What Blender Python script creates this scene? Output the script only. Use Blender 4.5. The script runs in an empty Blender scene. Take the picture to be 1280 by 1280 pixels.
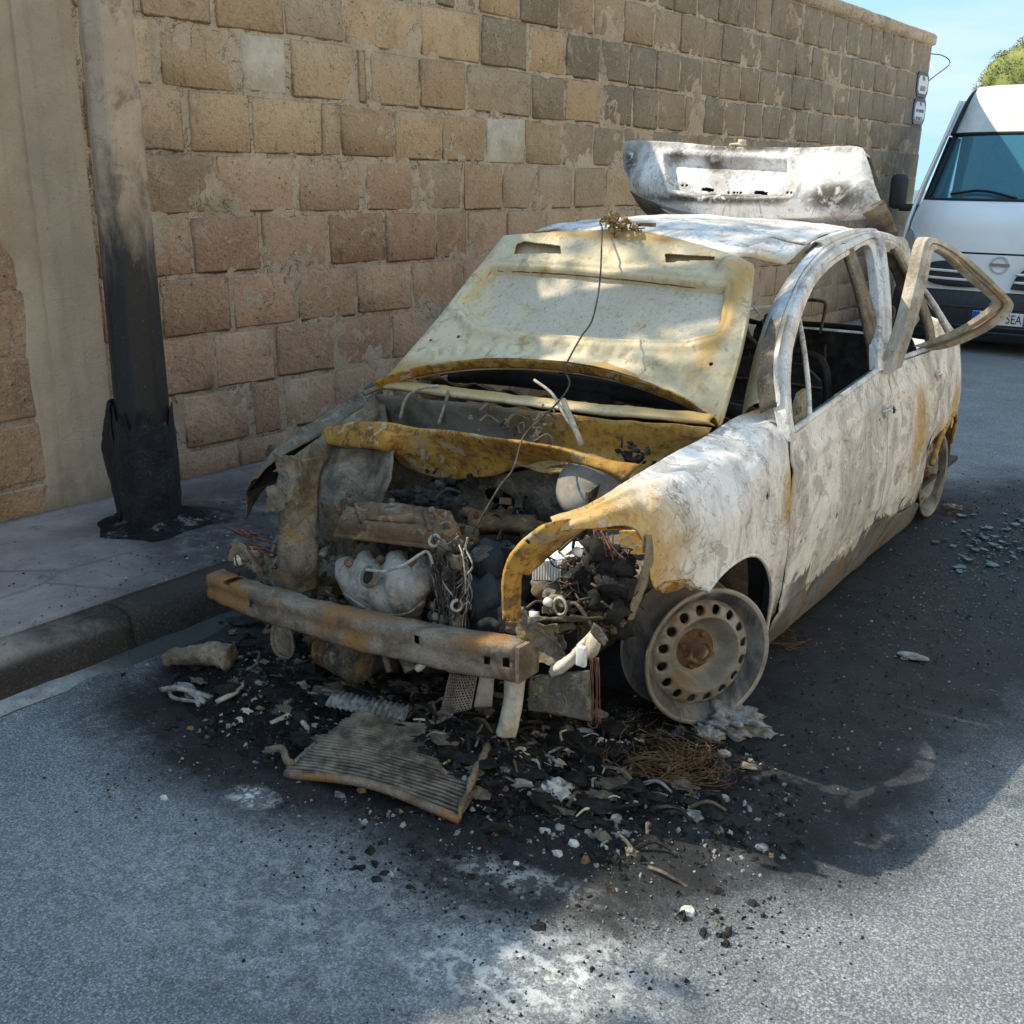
import bpy, bmesh, math, random
from mathutils import Vector, Matrix, noise as mnoise
random.seed(11)
SC = bpy.context.scene
COL = SC.collection

# ------------------------------------------------------------------ camera
FPX, CAM = 1322.18, Vector((1.8169, -2.5029, 1.4618))
YAW, PIT, ROL = -0.60542, 0.30282, 0.014289
_f = Vector((math.sin(YAW)*math.cos(PIT), math.cos(YAW)*math.cos(PIT), -math.sin(PIT)))
_r = Vector((math.cos(YAW), -math.sin(YAW), 0.0)); _u = _r.cross(_f)
R_ = _r*math.cos(ROL) + _u*math.sin(ROL); U_ = _u*math.cos(ROL) - _r*math.sin(ROL)
cd = bpy.data.cameras.new('camera'); cam = bpy.data.objects.new('camera', cd); COL.objects.link(cam)
M3 = Matrix((R_, U_, -_f)).transposed()
cam.matrix_world = Matrix.Translation(CAM) @ M3.to_4x4()
cd.sensor_width = 36.0; cd.lens = 36.0*FPX/1280.0; cd.clip_end = 2000; cd.clip_start = .05
SC.camera = cam

# ------------------------------------------------------------------ light
SUN = Vector((-1.0, -0.28, 0.985)).normalized()
W = bpy.data.worlds.new('World'); SC.world = W; W.use_nodes = True
nt = W.node_tree; bg = nt.nodes['Background']
sk = nt.nodes.new('ShaderNodeTexSky'); sk.sky_type = 'NISHITA'; sk.sun_disc = False
sk.sun_elevation = math.asin(SUN.z); sk.sun_rotation = math.atan2(SUN.x, SUN.y)
sk.air_density = 1.0; sk.dust_density = 0.5; sk.ozone_density = 2.0
# soft shoulder on the sky radiance (a hazy, even, cyan daytime sky) : c -> a c / (1 + 3 c)
vm = nt.nodes.new('ShaderNodeVectorMath'); vm.operation = 'MULTIPLY_ADD'; vm.inputs[1].default_value = (3, 3, 3); vm.inputs[2].default_value = (1, 1, 1)
vd = nt.nodes.new('ShaderNodeVectorMath'); vd.operation = 'DIVIDE'; vs_ = nt.nodes.new('ShaderNodeVectorMath'); vs_.operation = 'MULTIPLY'; vs_.inputs[1].default_value = (3.9, 6.3, 8.7)
nt.links.new(sk.outputs[0], vm.inputs[0]); nt.links.new(sk.outputs[0], vd.inputs[0]); nt.links.new(vm.outputs[0], vd.inputs[1]); nt.links.new(vd.outputs[0], vs_.inputs[0])
tcw = nt.nodes.new('ShaderNodeTexCoord'); mpw = nt.nodes.new('ShaderNodeMapping'); mpw.inputs[3].default_value = (1.2, 1.2, 6.0); nzw = nt.nodes.new('ShaderNodeTexNoise'); nzw.inputs['Scale'].default_value = 1.6; nzw.inputs['Detail'].default_value = 7; nzw.inputs['Roughness'].default_value = .62
nt.links.new(tcw.outputs['Generated'], mpw.inputs[0]); nt.links.new(mpw.outputs[0], nzw.inputs['Vector'])
mrw = nt.nodes.new('ShaderNodeMapRange'); mrw.inputs[1].default_value = .50; mrw.inputs[2].default_value = .72; mrw.inputs[4].default_value = .5; nt.links.new(nzw.outputs[0], mrw.inputs[0])
cmx = nt.nodes.new('ShaderNodeMix'); cmx.data_type = 'RGBA'; cmx.inputs[7].default_value = (2.3, 2.4, 2.5, 1); nt.links.new(mrw.outputs[0], cmx.inputs[0]); nt.links.new(vs_.outputs[0], cmx.inputs[6])
nt.links.new(cmx.outputs[2], bg.inputs[0]); bg.inputs[1].default_value = 0.15
sd = bpy.data.lights.new('sun', 'SUN'); sd.energy = 2.15; sd.angle = math.radians(0.53); sd.color = (1.0, .90, .71)
so = bpy.data.objects.new('sun', sd); COL.objects.link(so)
so.rotation_euler = SUN.to_track_quat('Z', 'Y').to_euler(); so.location = (-8, -3, 8)
SC.view_settings.view_transform = 'Standard'; SC.view_settings.look = 'None'
SC.view_settings.exposure = 1.6; SC.view_settings.gamma = 1.0
SC.view_settings.use_curve_mapping = False

# ------------------------------------------------------------------ helpers
def ray(px, py): return _f + R_*((px-640)/FPX) - U_*((py-640)/FPX)
def at(px, py, x=None, y=None, z=None, pl=None):
    d = ray(px, py)
    if x is not None: return CAM + d*((x-CAM.x)/d.x)
    if y is not None: return CAM + d*((y-CAM.y)/d.y)
    if z is not None: return CAM + d*((z-CAM.z)/d.z)
    P, n = Vector(pl[0]), Vector(pl[1])
    return CAM + d*((P-CAM).dot(n)/d.dot(n))
XK = [(.05,.70),(.12,.755),(.2,.785),(.35,.81),(.5,.82),(.65,.81),(.78,.79),(.87,.765),(1.0,.715),(1.15,.65),(1.25,.60),(1.32,.56),(1.4,.5)]
def XP(z, y):
    x = XK[0][1] if z < XK[0][0] else XK[-1][1]
    for (a, b), (c, d) in zip(XK, XK[1:]):
        if a <= z <= c: x = b+(d-b)*(z-a)/(c-a)
    if y > 1.7: x -= .055*((y-1.7)/.9)**2
    if y < -.05: x -= .34*(-.05-y)**1.15
    return x
def FL(px, py, dx=0.0):
    x = .8
    for _ in range(25):
        P = at(px, py, x=x); x = .5*x + .5*(XP(P.z, P.y)+dx)
    return at(px, py, x=x)
def nz(p, s=1.0, o=0.0): return mnoise.noise(Vector((p[0]*s+o, p[1]*s-o, p[2]*s+o*.7)))
def fbm(p, s=1.0, o=0.0, k=4): return mnoise.fractal(Vector((p[0]*s+o, p[1]*s-o, p[2]*s+o*.7)), .8, 2.1, k)
def link(name, me, parent=None):
    o = bpy.data.objects.new(name, me); COL.objects.link(o)
    if parent is not None: o.parent = parent
    return o
def mesh(name, vs, fs, mat, parent=None, smooth=True, solid=0, off=0, bevel=0, sub=0, base=None):
    me = bpy.data.meshes.new(name)
    if base is not None:
        b = Vector(base); vs = [Vector(v)-b for v in vs]
    me.from_pydata([tuple(v) for v in vs], [], fs)
    bm = bmesh.new(); bm.from_mesh(me); bmesh.ops.recalc_face_normals(bm, faces=bm.faces); bm.to_mesh(me); bm.free()
    for m in (mat if isinstance(mat, (list, tuple)) else [mat]): me.materials.append(m)
    if smooth: me.shade_smooth()
    o = link(name, me, parent)
    if base is not None: o.location = base
    if solid:
        m = o.modifiers.new('solid', 'SOLIDIFY'); m.thickness = solid; m.offset = off; m.use_even_offset = False
    if bevel:
        m = o.modifiers.new('bevel', 'BEVEL'); m.width = bevel; m.segments = 2; m.limit_method = 'ANGLE'; m.angle_limit = .6
    if sub:
        m = o.modifiers.new('sub', 'SUBSURF'); m.levels = sub; m.render_levels = sub
    if smooth and not solid:
        pass
    return o
def edge_split(o, ang=35):
    m = o.modifiers.new('split', 'EDGE_SPLIT'); m.split_angle = math.radians(ang); return o
def thing(name, label, cat, loc=(0, 0, 0), group=None, rz=0):
    o = bpy.data.objects.new(name, None); COL.objects.link(o); o.location = loc; o.rotation_euler = (0, 0, rz)
    o.empty_display_size = .1
    return tag(o, label, cat, group)
def tag(o, label, cat, group=None):
    o['label'] = label; o['category'] = cat
    if group: o['group'] = group
    return o
def kind(o, k): o['kind'] = k; return o
def resample(pts, n):
    pts = [Vector(p) for p in pts]
    if len(pts) == 2: return [pts[0].lerp(pts[1], i/(n-1)) for i in range(n)]
    dense = []
    P = [pts[0]*2-pts[1]] + pts + [pts[-1]*2-pts[-2]]
    for i in range(1, len(P)-2):
        for k in range(12):
            t = k/12; a, b, c, d = P[i-1], P[i], P[i+1], P[i+2]
            dense.append(.5*((2*b)+(c-a)*t+(2*a-5*b+4*c-d)*t*t+(3*b-a-3*c+d)*t**3))
    dense.append(pts[-1])
    L = [0]
    for a, b in zip(dense, dense[1:]): L.append(L[-1]+(b-a).length)
    out, j = [], 0
    for i in range(n):
        t = L[-1]*i/(n-1)
        while j < len(L)-2 and L[j+1] < t: j += 1
        w = (t-L[j])/max(1e-9, L[j+1]-L[j]); out.append(dense[j].lerp(dense[j+1], min(1, max(0, w))))
    return out
def loft(cols, nu, nv):
    rs = [resample(c, nv) for c in cols]
    if len(rs) == 2: return [[rs[0][j].lerp(rs[1][j], i/(nu-1)) for j in range(nv)] for i in range(nu)]
    rows = [resample([c[j] for c in rs], nu) for j in range(nv)]
    return [[rows[j][i] for j in range(nv)] for i in range(nu)]
def gridmesh(name, g, mat, parent=None, hole=None, disp=None, **kw):
    nu, nv = len(g), len(g[0])
    if disp:
        g2 = [[None]*nv for _ in range(nu)]
        for i in range(nu):
            for j in range(nv):
                a = g[min(i+1, nu-1)][j]-g[max(i-1, 0)][j]; b = g[i][min(j+1, nv-1)]-g[i][max(j-1, 0)]
                n = a.cross(b)
                if n.length > 1e-12: n.normalize()
                g2[i][j] = g[i][j] + n*disp(g[i][j], i/(nu-1), j/(nv-1))
        g = g2
    vs = [p for r in g for p in r]; fs = []
    for i in range(nu-1):
        for j in range(nv-1):
            if hole and hole((g[i][j]+g[i+1][j+1])*.5, (i+.5)/(nu-1), (j+.5)/(nv-1)): continue
            fs.append((i*nv+j, (i+1)*nv+j, (i+1)*nv+j+1, i*nv+j+1))
    return mesh(name, vs, fs, mat, parent, **kw)
class MB:
    def __init__(s): s.v = []; s.f = []; s.m = []; s.mi = 0
    def add(s, vs, fs):
        o = len(s.v); s.v += [Vector(v) for v in vs]; s.f += [tuple(i+o for i in f) for f in fs]; s.m += [s.mi]*len(fs); return s
    def box(s, c, d, rot=None):
        c = Vector(c); x, y, z = (k/2 for k in d)
        vs = [Vector((a*x, b*y, e*z)) for a in (-1, 1) for b in (-1, 1) for e in (-1, 1)]
        if rot is not None: vs = [rot @ v for v in vs]
        return s.add([v+c for v in vs], [(0,1,3,2),(4,6,7,5),(0,4,5,1),(2,3,7,6),(0,2,6,4),(1,5,7,3)])
    def tube(s, pts, r, n=6, smooth=0, cap=True):
        pts = [Vector(p) for p in pts]
        if smooth: pts = resample(pts, smooth)
        k = len(pts); rr = r if isinstance(r, (list, tuple)) else [r]*k
        if len(rr) != k: rr = [rr[0]+(rr[-1]-rr[0])*i/(k-1) for i in range(k)]
        vs = []; up = Vector((.13, .21, .97))
        for i, p in enumerate(pts):
            t = (pts[min(i+1, k-1)]-pts[max(i-1, 0)])
            t = t.normalized() if t.length > 1e-9 else Vector((0, 0, 1))
            a = t.cross(up)
            if a.length < .05: a = t.cross(Vector((1, 0, 0)))
            a.normalize(); b = t.cross(a); up = b if False else up
            for j in range(n):
                q = 2*math.pi*j/n; vs.append(p+(a*math.cos(q)+b*math.sin(q))*rr[i])
        fs = [(i*n+j, i*n+(j+1) % n, (i+1)*n+(j+1) % n, (i+1)*n+j) for i in range(k-1) for j in range(n)]
        if cap: fs += [tuple(range(n-1, -1, -1)), tuple((k-1)*n+j for j in range(n))]
        return s.add(vs, fs)
    def lathe(s, prof, o, ax, n=32, closed=False):
        o = Vector(o); ax = Vector(ax).normalized(); a = ax.orthogonal().normalized(); b = ax.cross(a)
        vs = [o+ax*h+(a*math.cos(2*math.pi*j/n)+b*math.sin(2*math.pi*j/n))*r for (r, h) in prof for j in range(n)]
        k = len(prof)
        fs = [(i*n+j, i*n+(j+1) % n, ((i+1) % k)*n+(j+1) % n, ((i+1) % k)*n+j) for i in range(k if closed else k-1) for j in range(n)]
        return s.add(vs, fs)
    def lump(s, c, r, seed=0, sub=2, amp=.35, fr=2.0, squash=(1, 1, 1)):
        bm = bmesh.new(); bmesh.ops.create_icosphere(bm, subdivisions=sub, radius=1)
        vs = []
        for v in bm.verts:
            k = 1+amp*nz(v.co, fr, seed*3.7)+amp*.5*nz(v.co, fr*2.7, seed*1.9)
            vs.append(Vector((v.co.x*squash[0], v.co.y*squash[1], v.co.z*squash[2]))*(r*k)+Vector(c))
        fs = [tuple(v.index for v in f.verts) for f in bm.faces]; bm.free(); return s.add(vs, fs)
    def prism(s, top, h):
        top = [Vector(p) for p in top]; n = len(top); h = Vector(h) if not isinstance(h, (int, float)) else Vector((0, 0, -h))
        vs = top + [p+h for p in top]
        return s.add(vs, [tuple(range(n)), tuple(range(2*n-1, n-1, -1))] + [(i, i+n, (i+1) % n+n, (i+1) % n) for i in range(n)])
    def build(s, name, mat, parent=None, **kw):
        o = mesh(name, s.v, s.f, mat, parent, **kw)
        if isinstance(mat, (list, tuple)) and len(mat) > 1:
            for p, m in zip(o.data.polygons, s.m): p.material_index = m
        return o
def voxel(o, size):
    m = o.modifiers.new('remesh', 'REMESH'); m.mode = 'VOXEL'; m.voxel_size = size; m.use_smooth_shade = True; return o

# ------------------------------------------------------------------ materials
class NT:
    def __init__(s, name):
        s.mat = bpy.data.materials.new(name); s.mat.use_nodes = True; s.t = s.mat.node_tree
        s.b = s.t.nodes['Principled BSDF']; s._pos = None
    def n(s, typ, **kw):
        q = s.t.nodes.new(typ)
        for k, v in kw.items(): setattr(q, k, v)
        return q
    def set(s, inp, v):
        if isinstance(v, bpy.types.NodeSocket): s.t.links.new(v, inp)
        elif isinstance(v, (tuple, list)) and len(v) == 3 and inp.type == 'RGBA': inp.default_value = (*v, 1)
        else: inp.default_value = v
    def pos(s):
        if s._pos is None: s._pos = s.n('ShaderNodeNewGeometry').outputs['Position']
        return s._pos
    def obj(s): return s.n('ShaderNodeTexCoord').outputs['Object']
    def map(s, v, scale=(1, 1, 1), loc=(0, 0, 0), rot=(0, 0, 0)):
        q = s.n('ShaderNodeMapping'); s.set(q.inputs[0], v); q.inputs[1].default_value = loc; q.inputs[2].default_value = rot; q.inputs[3].default_value = scale
        return q.outputs[0]
    def noise(s, scale, detail=4, rough=.55, dist=0, v=None):
        q = s.n('ShaderNodeTexNoise'); s.set(q.inputs['Vector'], v if v is not None else s.pos())
        q.inputs['Scale'].default_value = scale; q.inputs['Detail'].default_value = detail; q.inputs['Roughness'].default_value = rough; q.inputs['Distortion'].default_value = dist
        return q.outputs[0]
    def vor(s, scale, feature='F1', v=None):
        q = s.n('ShaderNodeTexVoronoi', feature=feature); s.set(q.inputs['Vector'], v if v is not None else s.pos()); q.inputs['Scale'].default_value = scale
        return q
    def math(s, op, a, b=0.0, c=None):
        q = s.n('ShaderNodeMath', operation=op); s.set(q.inputs[0], a); s.set(q.inputs[1], b)
        if c is not None: s.set(q.inputs[2], c)
        return q.outputs[0]
    def mr(s, v, a, b, c=0.0, d=1.0, smooth=True):
        q = s.n('ShaderNodeMapRange', interpolation_type='SMOOTHSTEP' if smooth else 'LINEAR'); s.set(q.inputs[0], v)
        for i, k in enumerate((a, b, c, d)): q.inputs[i+1].default_value = k
        return q.outputs[0]
    def mix(s, f, a, b, bt='MIX'):
        q = s.n('ShaderNodeMix', data_type='RGBA', blend_type=bt); s.set(q.inputs[0], f); s.set(q.inputs[6], a); s.set(q.inputs[7], b)
        return q.outputs[2]
    def ramp(s, f, st):
        q = s.n('ShaderNodeValToRGB'); s.set(q.inputs[0], f); e = q.color_ramp.elements
        while len(e) < len(st): e.new(.5)
        for i, (p, c) in enumerate(st): e[i].position = p; e[i].color = (*c, 1)
        return q.outputs[0]
    def xyz(s):
        q = s.n('ShaderNodeSeparateXYZ'); s.set(q.inputs[0], s.pos()); return q.outputs
    def ell(s, c, r, ang=0.0, warp=None, wamp=.35, soft=.5):
        """soft mask 1 inside an ellipse/ellipsoid (c, r) in world space, edge broken by `warp` (a noise socket)"""
        v = s.n('ShaderNodeVectorMath', operation='SUBTRACT'); s.set(v.inputs[0], s.pos()); v.inputs[1].default_value = (*c, 0)[:3] if len(c) == 2 else c
        m = s.n('ShaderNodeMapping', vector_type='TEXTURE'); s.set(m.inputs[0], v.outputs[0]); m.inputs[2].default_value = (0, 0, ang)
        rr = (*r, 1000.)[:3]; m.inputs[3].default_value = rr
        l = s.n('ShaderNodeVectorMath', operation='LENGTH'); s.set(l.inputs[0], m.outputs[0]); d = l.outputs['Value']
        if warp is not None: d = s.math('ADD', d, s.math('MULTIPLY', s.math('SUBTRACT', warp, .5), wamp*2))
        return s.mr(d, 1-soft, 1+soft*.3, 1, 0)
    def bump(s, h, strength=.5, dist=.01, prev=None):
        q = s.n('ShaderNodeBump'); q.inputs['Strength'].default_value = strength; q.inputs['Distance'].default_value = dist; s.set(q.inputs['Height'], h)
        if prev is not None: s.set(q.inputs['Normal'], prev)
        return q.outputs[0]
    def out(s, col, rough=.8, metal=0.0, nrm=None, spec=.3):
        s.set(s.b.inputs['Base Color'], col); s.set(s.b.inputs['Roughness'], rough); s.set(s.b.inputs['Metallic'], metal)
        s.b.inputs['Specular IOR Level'].default_value = spec
        if nrm is not None: s.set(s.b.inputs['Normal'], nrm)
        return s.mat
def simple(name, c, rough=.7, metal=0.0, var=.35, sc=18, bump=.3, dark=None, spec=.3, bdist=.004):
    n = NT(name); a = n.noise(sc, 6, .65); b = n.noise(sc*7, 3, .6)
    dk = dark or tuple(k*(1-var) for k in c); lt = tuple(min(1, k*(1+var*.6)) for k in c)
    col = n.mix(n.mr(a, .35, .68), dk, lt); col = n.mix(n.mr(b, .55, .75, 0, .4), col, tuple(k*.6 for k in dk))
    return n.out(col, rough, metal, n.bump(n.math('ADD', a, n.math('MULTIPLY', b, .4)), bump, bdist), spec)
M = {}
def mats():
    # asphalt with soot, ash and wear
    n = NT('asphalt'); w = n.noise(2.6, 6, .62); w2 = n.noise(9, 8, .68); g1 = n.noise(170, 3, .7); g2 = n.noise(420, 2, .6); v = n.vor(150)
    base = n.mix(n.mr(w, .3, .7), (.36, .405, .45), (.48, .525, .565))
    g3 = n.noise(95, 4, .75); base = n.mix(n.mr(g1, .40, .60), n.mix(.58, base, (.05, .058, .068)), n.mix(.30, base, (.46, .47, .47)))
    base = n.mix(n.mr(g3, .56, .70, 0, .5), base, (.045, .05, .056)); base = n.mix(n.mr(v.outputs['Color'], .78, .95, 0, .4), base, (.56, .56, .54))
    base = n.mix(n.mr(n.noise(5.5, 6, .75), .56, .70, 0, .4), base, (.065, .07, .078)); base = n.mix(n.mr(n.noise(48, 5, .8), .69, .72, 0, .8), base, (.02, .021, .024))
    sv = n.vor(210); base = n.mix(n.mr(sv.outputs['Color'], .1, .9, .55, 0, False), base, (.055, .06, .068)); base = n.mix(n.mr(sv.outputs['Distance'], .42, .62, 0, .5), base, (.05, .054, .06))
    ash = n.mix(n.mr(w2, .42, .62), base, (.36, .37, .38)); base = n.mix(n.mr(w, .5, .72, 0, .35), base, ash)
    W1 = n.math('ADD', n.math('ADD', n.math('MULTIPLY', w, .45), n.math('MULTIPLY', w2, .35)), n.math('MULTIPLY', n.noise(34, 6, .75), .22))
    masks = [n.ell((.15, -.46), (1.22, .60), .28, W1, .45, .3), n.ell((0, 1.2), (1.0, 2.0), 0, W1, .2, .3), n.ell((1.02, 1.6), (.66, 2.3), -.03, W1, .5, .35),
             n.ell((.72, -.70), (.58, .36), .5, W1, .6, .4), n.ell((1.02, -.05), (.46, .66), 0, W1, .6, .4), n.ell((-1.65, .12), (.42, .3), .2, W1, .8, .5), n.ell((-.78, -.22), (.34, .42), .1, W1, .5, .4)]
    soot = masks[0]
    for k in masks[1:]: soot = n.math('MAXIMUM', soot, k)
    speck = n.mr(n.noise(60, 4, .7), .42, .60)
    col = n.mix(n.math('MULTIPLY', soot, .97), base, n.mix(n.math('MULTIPLY', n.mr(g1, .50, .72), n.mr(w2, .42, .6)), (.008, .0085, .010), (.075, .078, .085)))
    halo = n.math('MAXIMUM', n.ell((.45, -.62), (1.0, .48), .3, W1, .7, .7), n.ell((.6, .2), (1.1, 2.2), 0, W1, .5, .6))
    col = n.mix(n.math('MULTIPLY', n.math('MULTIPLY', halo, n.mr(w2, .40, .6)), .55), col, (.028, .028, .032))
    streak = n.math('MAXIMUM', n.ell((.87, -.845), (.20, .030), -.35, W1, .5, .5), n.ell((.62, -.98), (.16, .02), .1, W1, .6, .5))
    col = n.mix(n.math('MULTIPLY', streak, .85), col, (.018, .018, .020))
    wa = n.math('MAXIMUM', n.math('MULTIPLY', n.ell((.90, -1.08), (.32, .17), .45, W1, .7, .8), .72), n.ell((.0, -.985), (.075, .05), .2, W1, .9, .8))
    wa = n.math('MAXIMUM', wa, n.math('MULTIPLY', n.ell((.72, -.86), (.22, .06), .2, W1, .9, .9), .5))
    wa = n.math('MAXIMUM', wa, n.math('MULTIPLY', n.ell((.3, -1.25), (.9, .35), .3, W1, .9, .9), .22))
    fl = n.math('MAXIMUM', n.mr(n.noise(26, 6, .75), .44, .60), .15)
    col = n.mix(n.math('MULTIPLY', wa, fl), col, (.74, .75, .74))
    col = n.mix(n.math('MULTIPLY', n.math('MULTIPLY', soot, n.mr(n.noise(34, 5, .8), .60, .72)), .6), col, (.30, .31, .33))
    h = n.math('ADD', n.math('MULTIPLY', g1, .7), n.math('MULTIPLY', g2, .4))
    M['asphalt'] = n.out(col, n.mix(soot, (.85,)*3, (.62,)*3), 0, n.bump(h, .75, .006, n.bump(w2, .15, .03)), .3)
    # pavement
    n = NT('pavement'); w = n.noise(3, 6, .6); w2 = n.noise(14, 5, .65); g = n.noise(150, 3, .7)
    base = n.mix(n.mr(w, .3, .7), (.25, .22, .215), (.34, .31, .30)); base = n.mix(n.mr(w2, .5, .75, 0, .7), base, (.10, .095, .09)); base = n.mix(n.mr(g, .55, .75, 0, .5), base, (.42, .40, .38))
    W1 = n.math('ADD', n.math('MULTIPLY', w, .5), n.math('MULTIPLY', w2, .5))
    so_ = n.math('MAXIMUM', n.ell((-1.62, .17), (.26, .17), .3, W1, .5, .35), n.math('MULTIPLY', n.ell((-1.25, .35), (.9, 1.1), .1, W1, .8, .6), .85))
    col = n.mix(n.math('MULTIPLY', so_, n.mr(w2, .3, .55, .6, 1)), base, (.018, .018, .02))
    # scored joints in the cast surface
    vj = n.vor(1.25, 'DISTANCE_TO_EDGE', n.map(n.pos(), (1, .8, 1), rot=(0, 0, .5))); jn = n.mr(n.math('ADD', vj.outputs['Distance'], n.math('MULTIPLY', n.math('SUBTRACT', w2, .5), .02)), .006, .013, 1, 0)
    col = n.mix(n.math('MULTIPLY', jn, .38), col, (.07, .066, .066))
    col = n.mix(n.math('MULTIPLY', n.mr(n.noise(44, 4, .8), .64, .72), .7), col, (.55, .54, .52)); col = n.mix(n.mr(n.noise(70, 5, .8), .60, .68, 0, .7), col, (.05, .05, .055))
    M['pavement'] = n.out(col, .85, 0, n.bump(n.math('ADD', w2, n.math('MULTIPLY', g, .5)), .6, .01), .3)
    # kerb
    n = NT('kerb_concrete'); w = n.noise(5, 6, .65); w2 = n.noise(28, 5, .7); z = n.xyz()
    base = n.mix(n.mr(w, .35, .65), (.29, .255, .22), (.42, .375, .33)); base = n.mix(n.mr(w2, .55, .7, 0, .7), base, (.10, .09, .08))
    sm = n.math('MULTIPLY', n.mr(z[2], .128, .085, .1, 1), n.mr(w, .3, .5, .85, 1)); sm = n.math('MAXIMUM', sm, n.ell((-1.0, .15), (.8, 1.15), 0, w, .5, .4))
    col = n.mix(n.math('MULTIPLY', sm, .92), base, (.020, .017, .016))
    M['kerb'] = n.out(n.mix(n.mr(n.noise(120, 4, .75), .54, .68, 0, .5), col, (.20, .19, .175)), .9, 0, n.bump(n.math('ADD', w2, n.noise(70, 4, .7)), .9, .014), .25)
    n = NT('gutter_concrete'); a = n.noise(9, 6, .7); b = n.noise(90, 4, .75); y = n.xyz(); col = n.mix(n.mr(a, .35, .65), (.20, .20, .19), (.38, .39, .37)); col = n.mix(n.mr(b, .52, .66, 0, .6), col, (.08, .08, .08))
    sm = n.mr(n.math('ADD', y[1], n.math('MULTIPLY', n.math('SUBTRACT', a, .5), .5)), -.95, -.66); col = n.mix(n.math('MULTIPLY', sm, .93), col, (.035, .034, .034)); M['gutter'] = n.out(col, .9, 0, n.bump(b, .5, .006), .2)
    # tuff stone, each block its own tone
    n = NT('tuff_stone'); oi = n.n('ShaderNodeObjectInfo'); isl = n.n('ShaderNodeNewGeometry'); rnd = n.math('FRACT', n.math('ADD', oi.outputs['Random'], isl.outputs['Random Per Island'])); a = n.noise(6, 6, .7); b = n.noise(38, 5, .7); z = n.xyz()
    p = n.map(n.pos(), (1, 1, 1), rot=(0.6, 0.2, 0)); wv = n.n('ShaderNodeTexWave', wave_type='BANDS', bands_direction='Z'); n.set(wv.inputs[0], p); wv.inputs['Scale'].default_value = 9; wv.inputs['Distortion'].default_value = 14; wv.inputs['Detail'].default_value = 5; wv.inputs['Detail Roughness'].default_value = .7
    tan = n.ramp(rnd, [(0, (.54, .375, .225)), (.35, (.61, .445, .275)), (.7, (.64, .48, .305)), (1, (.67, .525, .355))])
    pink = n.ramp(rnd, [(0, (.42, .265, .185)), (.4, (.50, .325, .23)), (.75, (.54, .37, .265)), (1, (.47, .315, .225))])
    heat = n.mr(n.math('ADD', n.math('ADD', z[2], n.math('MULTIPLY', a, .5)), n.math('MULTIPLY', z[1], .10)), 1.55, 2.15)
    col = n.mix(heat, pink, tan); r9 = n.math('FRACT', n.math('MULTIPLY', rnd, 37.7)); col = n.mix(n.mr(r9, 0, 1, .42, 0, False), col, (.20, .135, .085))
    orange = n.mr(z[1], -.35, -.15, 1, 0); col = n.mix(n.math('MULTIPLY', orange, .8), col, (.44, .27, .13))
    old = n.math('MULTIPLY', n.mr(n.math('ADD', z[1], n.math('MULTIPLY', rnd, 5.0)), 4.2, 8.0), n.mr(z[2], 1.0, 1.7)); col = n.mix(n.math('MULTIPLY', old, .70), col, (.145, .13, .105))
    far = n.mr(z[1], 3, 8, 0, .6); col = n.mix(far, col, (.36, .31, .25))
    col = n.mix(n.mr(a, .48, .72, 0, .6), col, n.mix(.5, col, (.12, .085, .06))); col = n.mix(n.mr(b, .56, .74, 0, .65), col, (.13, .09, .065)); col = n.mix(n.mr(b, .42, .30, 0, .35), col, (.52, .43, .31))
    wth = n.noise(1.1, 6, .7, .4); col = n.mix(n.mr(wth, .50, .66, 0, .45), col, (.17, .125, .09)); col = n.mix(n.mr(wth, .44, .32, 0, .30), col, (.56, .47, .35))
    pit = n.mr(n.vor(26).outputs['Distance'], .05, .16, 1, 0); pit = n.math('MULTIPLY', pit, n.mr(a, .45, .6)); col = n.mix(n.math('MULTIPLY', pit, .7), col, (.06, .045, .035))
    st = n.noise(30, 5, .75, 0, n.map(n.pos(), (1, 1, .22), rot=(.5, 0, 0)))
    col = n.mix(n.mr(st, .56, .72, 0, .45), col, (.16, .11, .075))
    fg = n.noise(110, 4, .78); col = n.mix(n.mr(fg, .54, .66, 0, .5), col, (.15, .10, .068)); col = n.mix(n.mr(fg, .46, .34, 0, .45), col, (.66, .50, .33)); bl = n.noise(12, 5, .7, 1.0); col = n.mix(n.mr(bl, .56, .66, 0, .55), col, (.52, .41, .29)); ck = n.math('ABSOLUTE', n.math('SUBTRACT', n.noise(4.3, 6, .65, .5), .5)); col = n.mix(n.mr(ck, .007, .0, 0, .5), col, (.09, .06, .045))
    h = n.math('ADD', n.math('ADD', n.math('MULTIPLY', wv.outputs[1], .14), n.math('ADD', b, n.math('MULTIPLY', st, .6))), n.math('MULTIPLY', pit, -1.2))
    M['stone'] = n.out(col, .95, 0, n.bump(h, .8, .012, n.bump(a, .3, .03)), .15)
    n = NT('pale_stone'); a = n.noise(9, 6, .7); b = n.noise(40, 4, .7)
    M['pale_stone'] = n.out(n.mix(n.mr(a, .35, .65), (.46, .40, .32), (.62, .56, .47)), .95, 0, n.bump(n.math('ADD', a, b), .7, .015), .15)
    n = NT('mortar'); a = n.noise(5, 6, .7); b = n.noise(45, 5, .75); z = n.xyz()
    col = n.mix(n.mr(a, .3, .7), (.55, .43, .305), (.67, .545, .405)); heat = n.mr(n.math('ADD', z[2], n.math('MULTIPLY', a, .6)), 1.15, 1.9)
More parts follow.
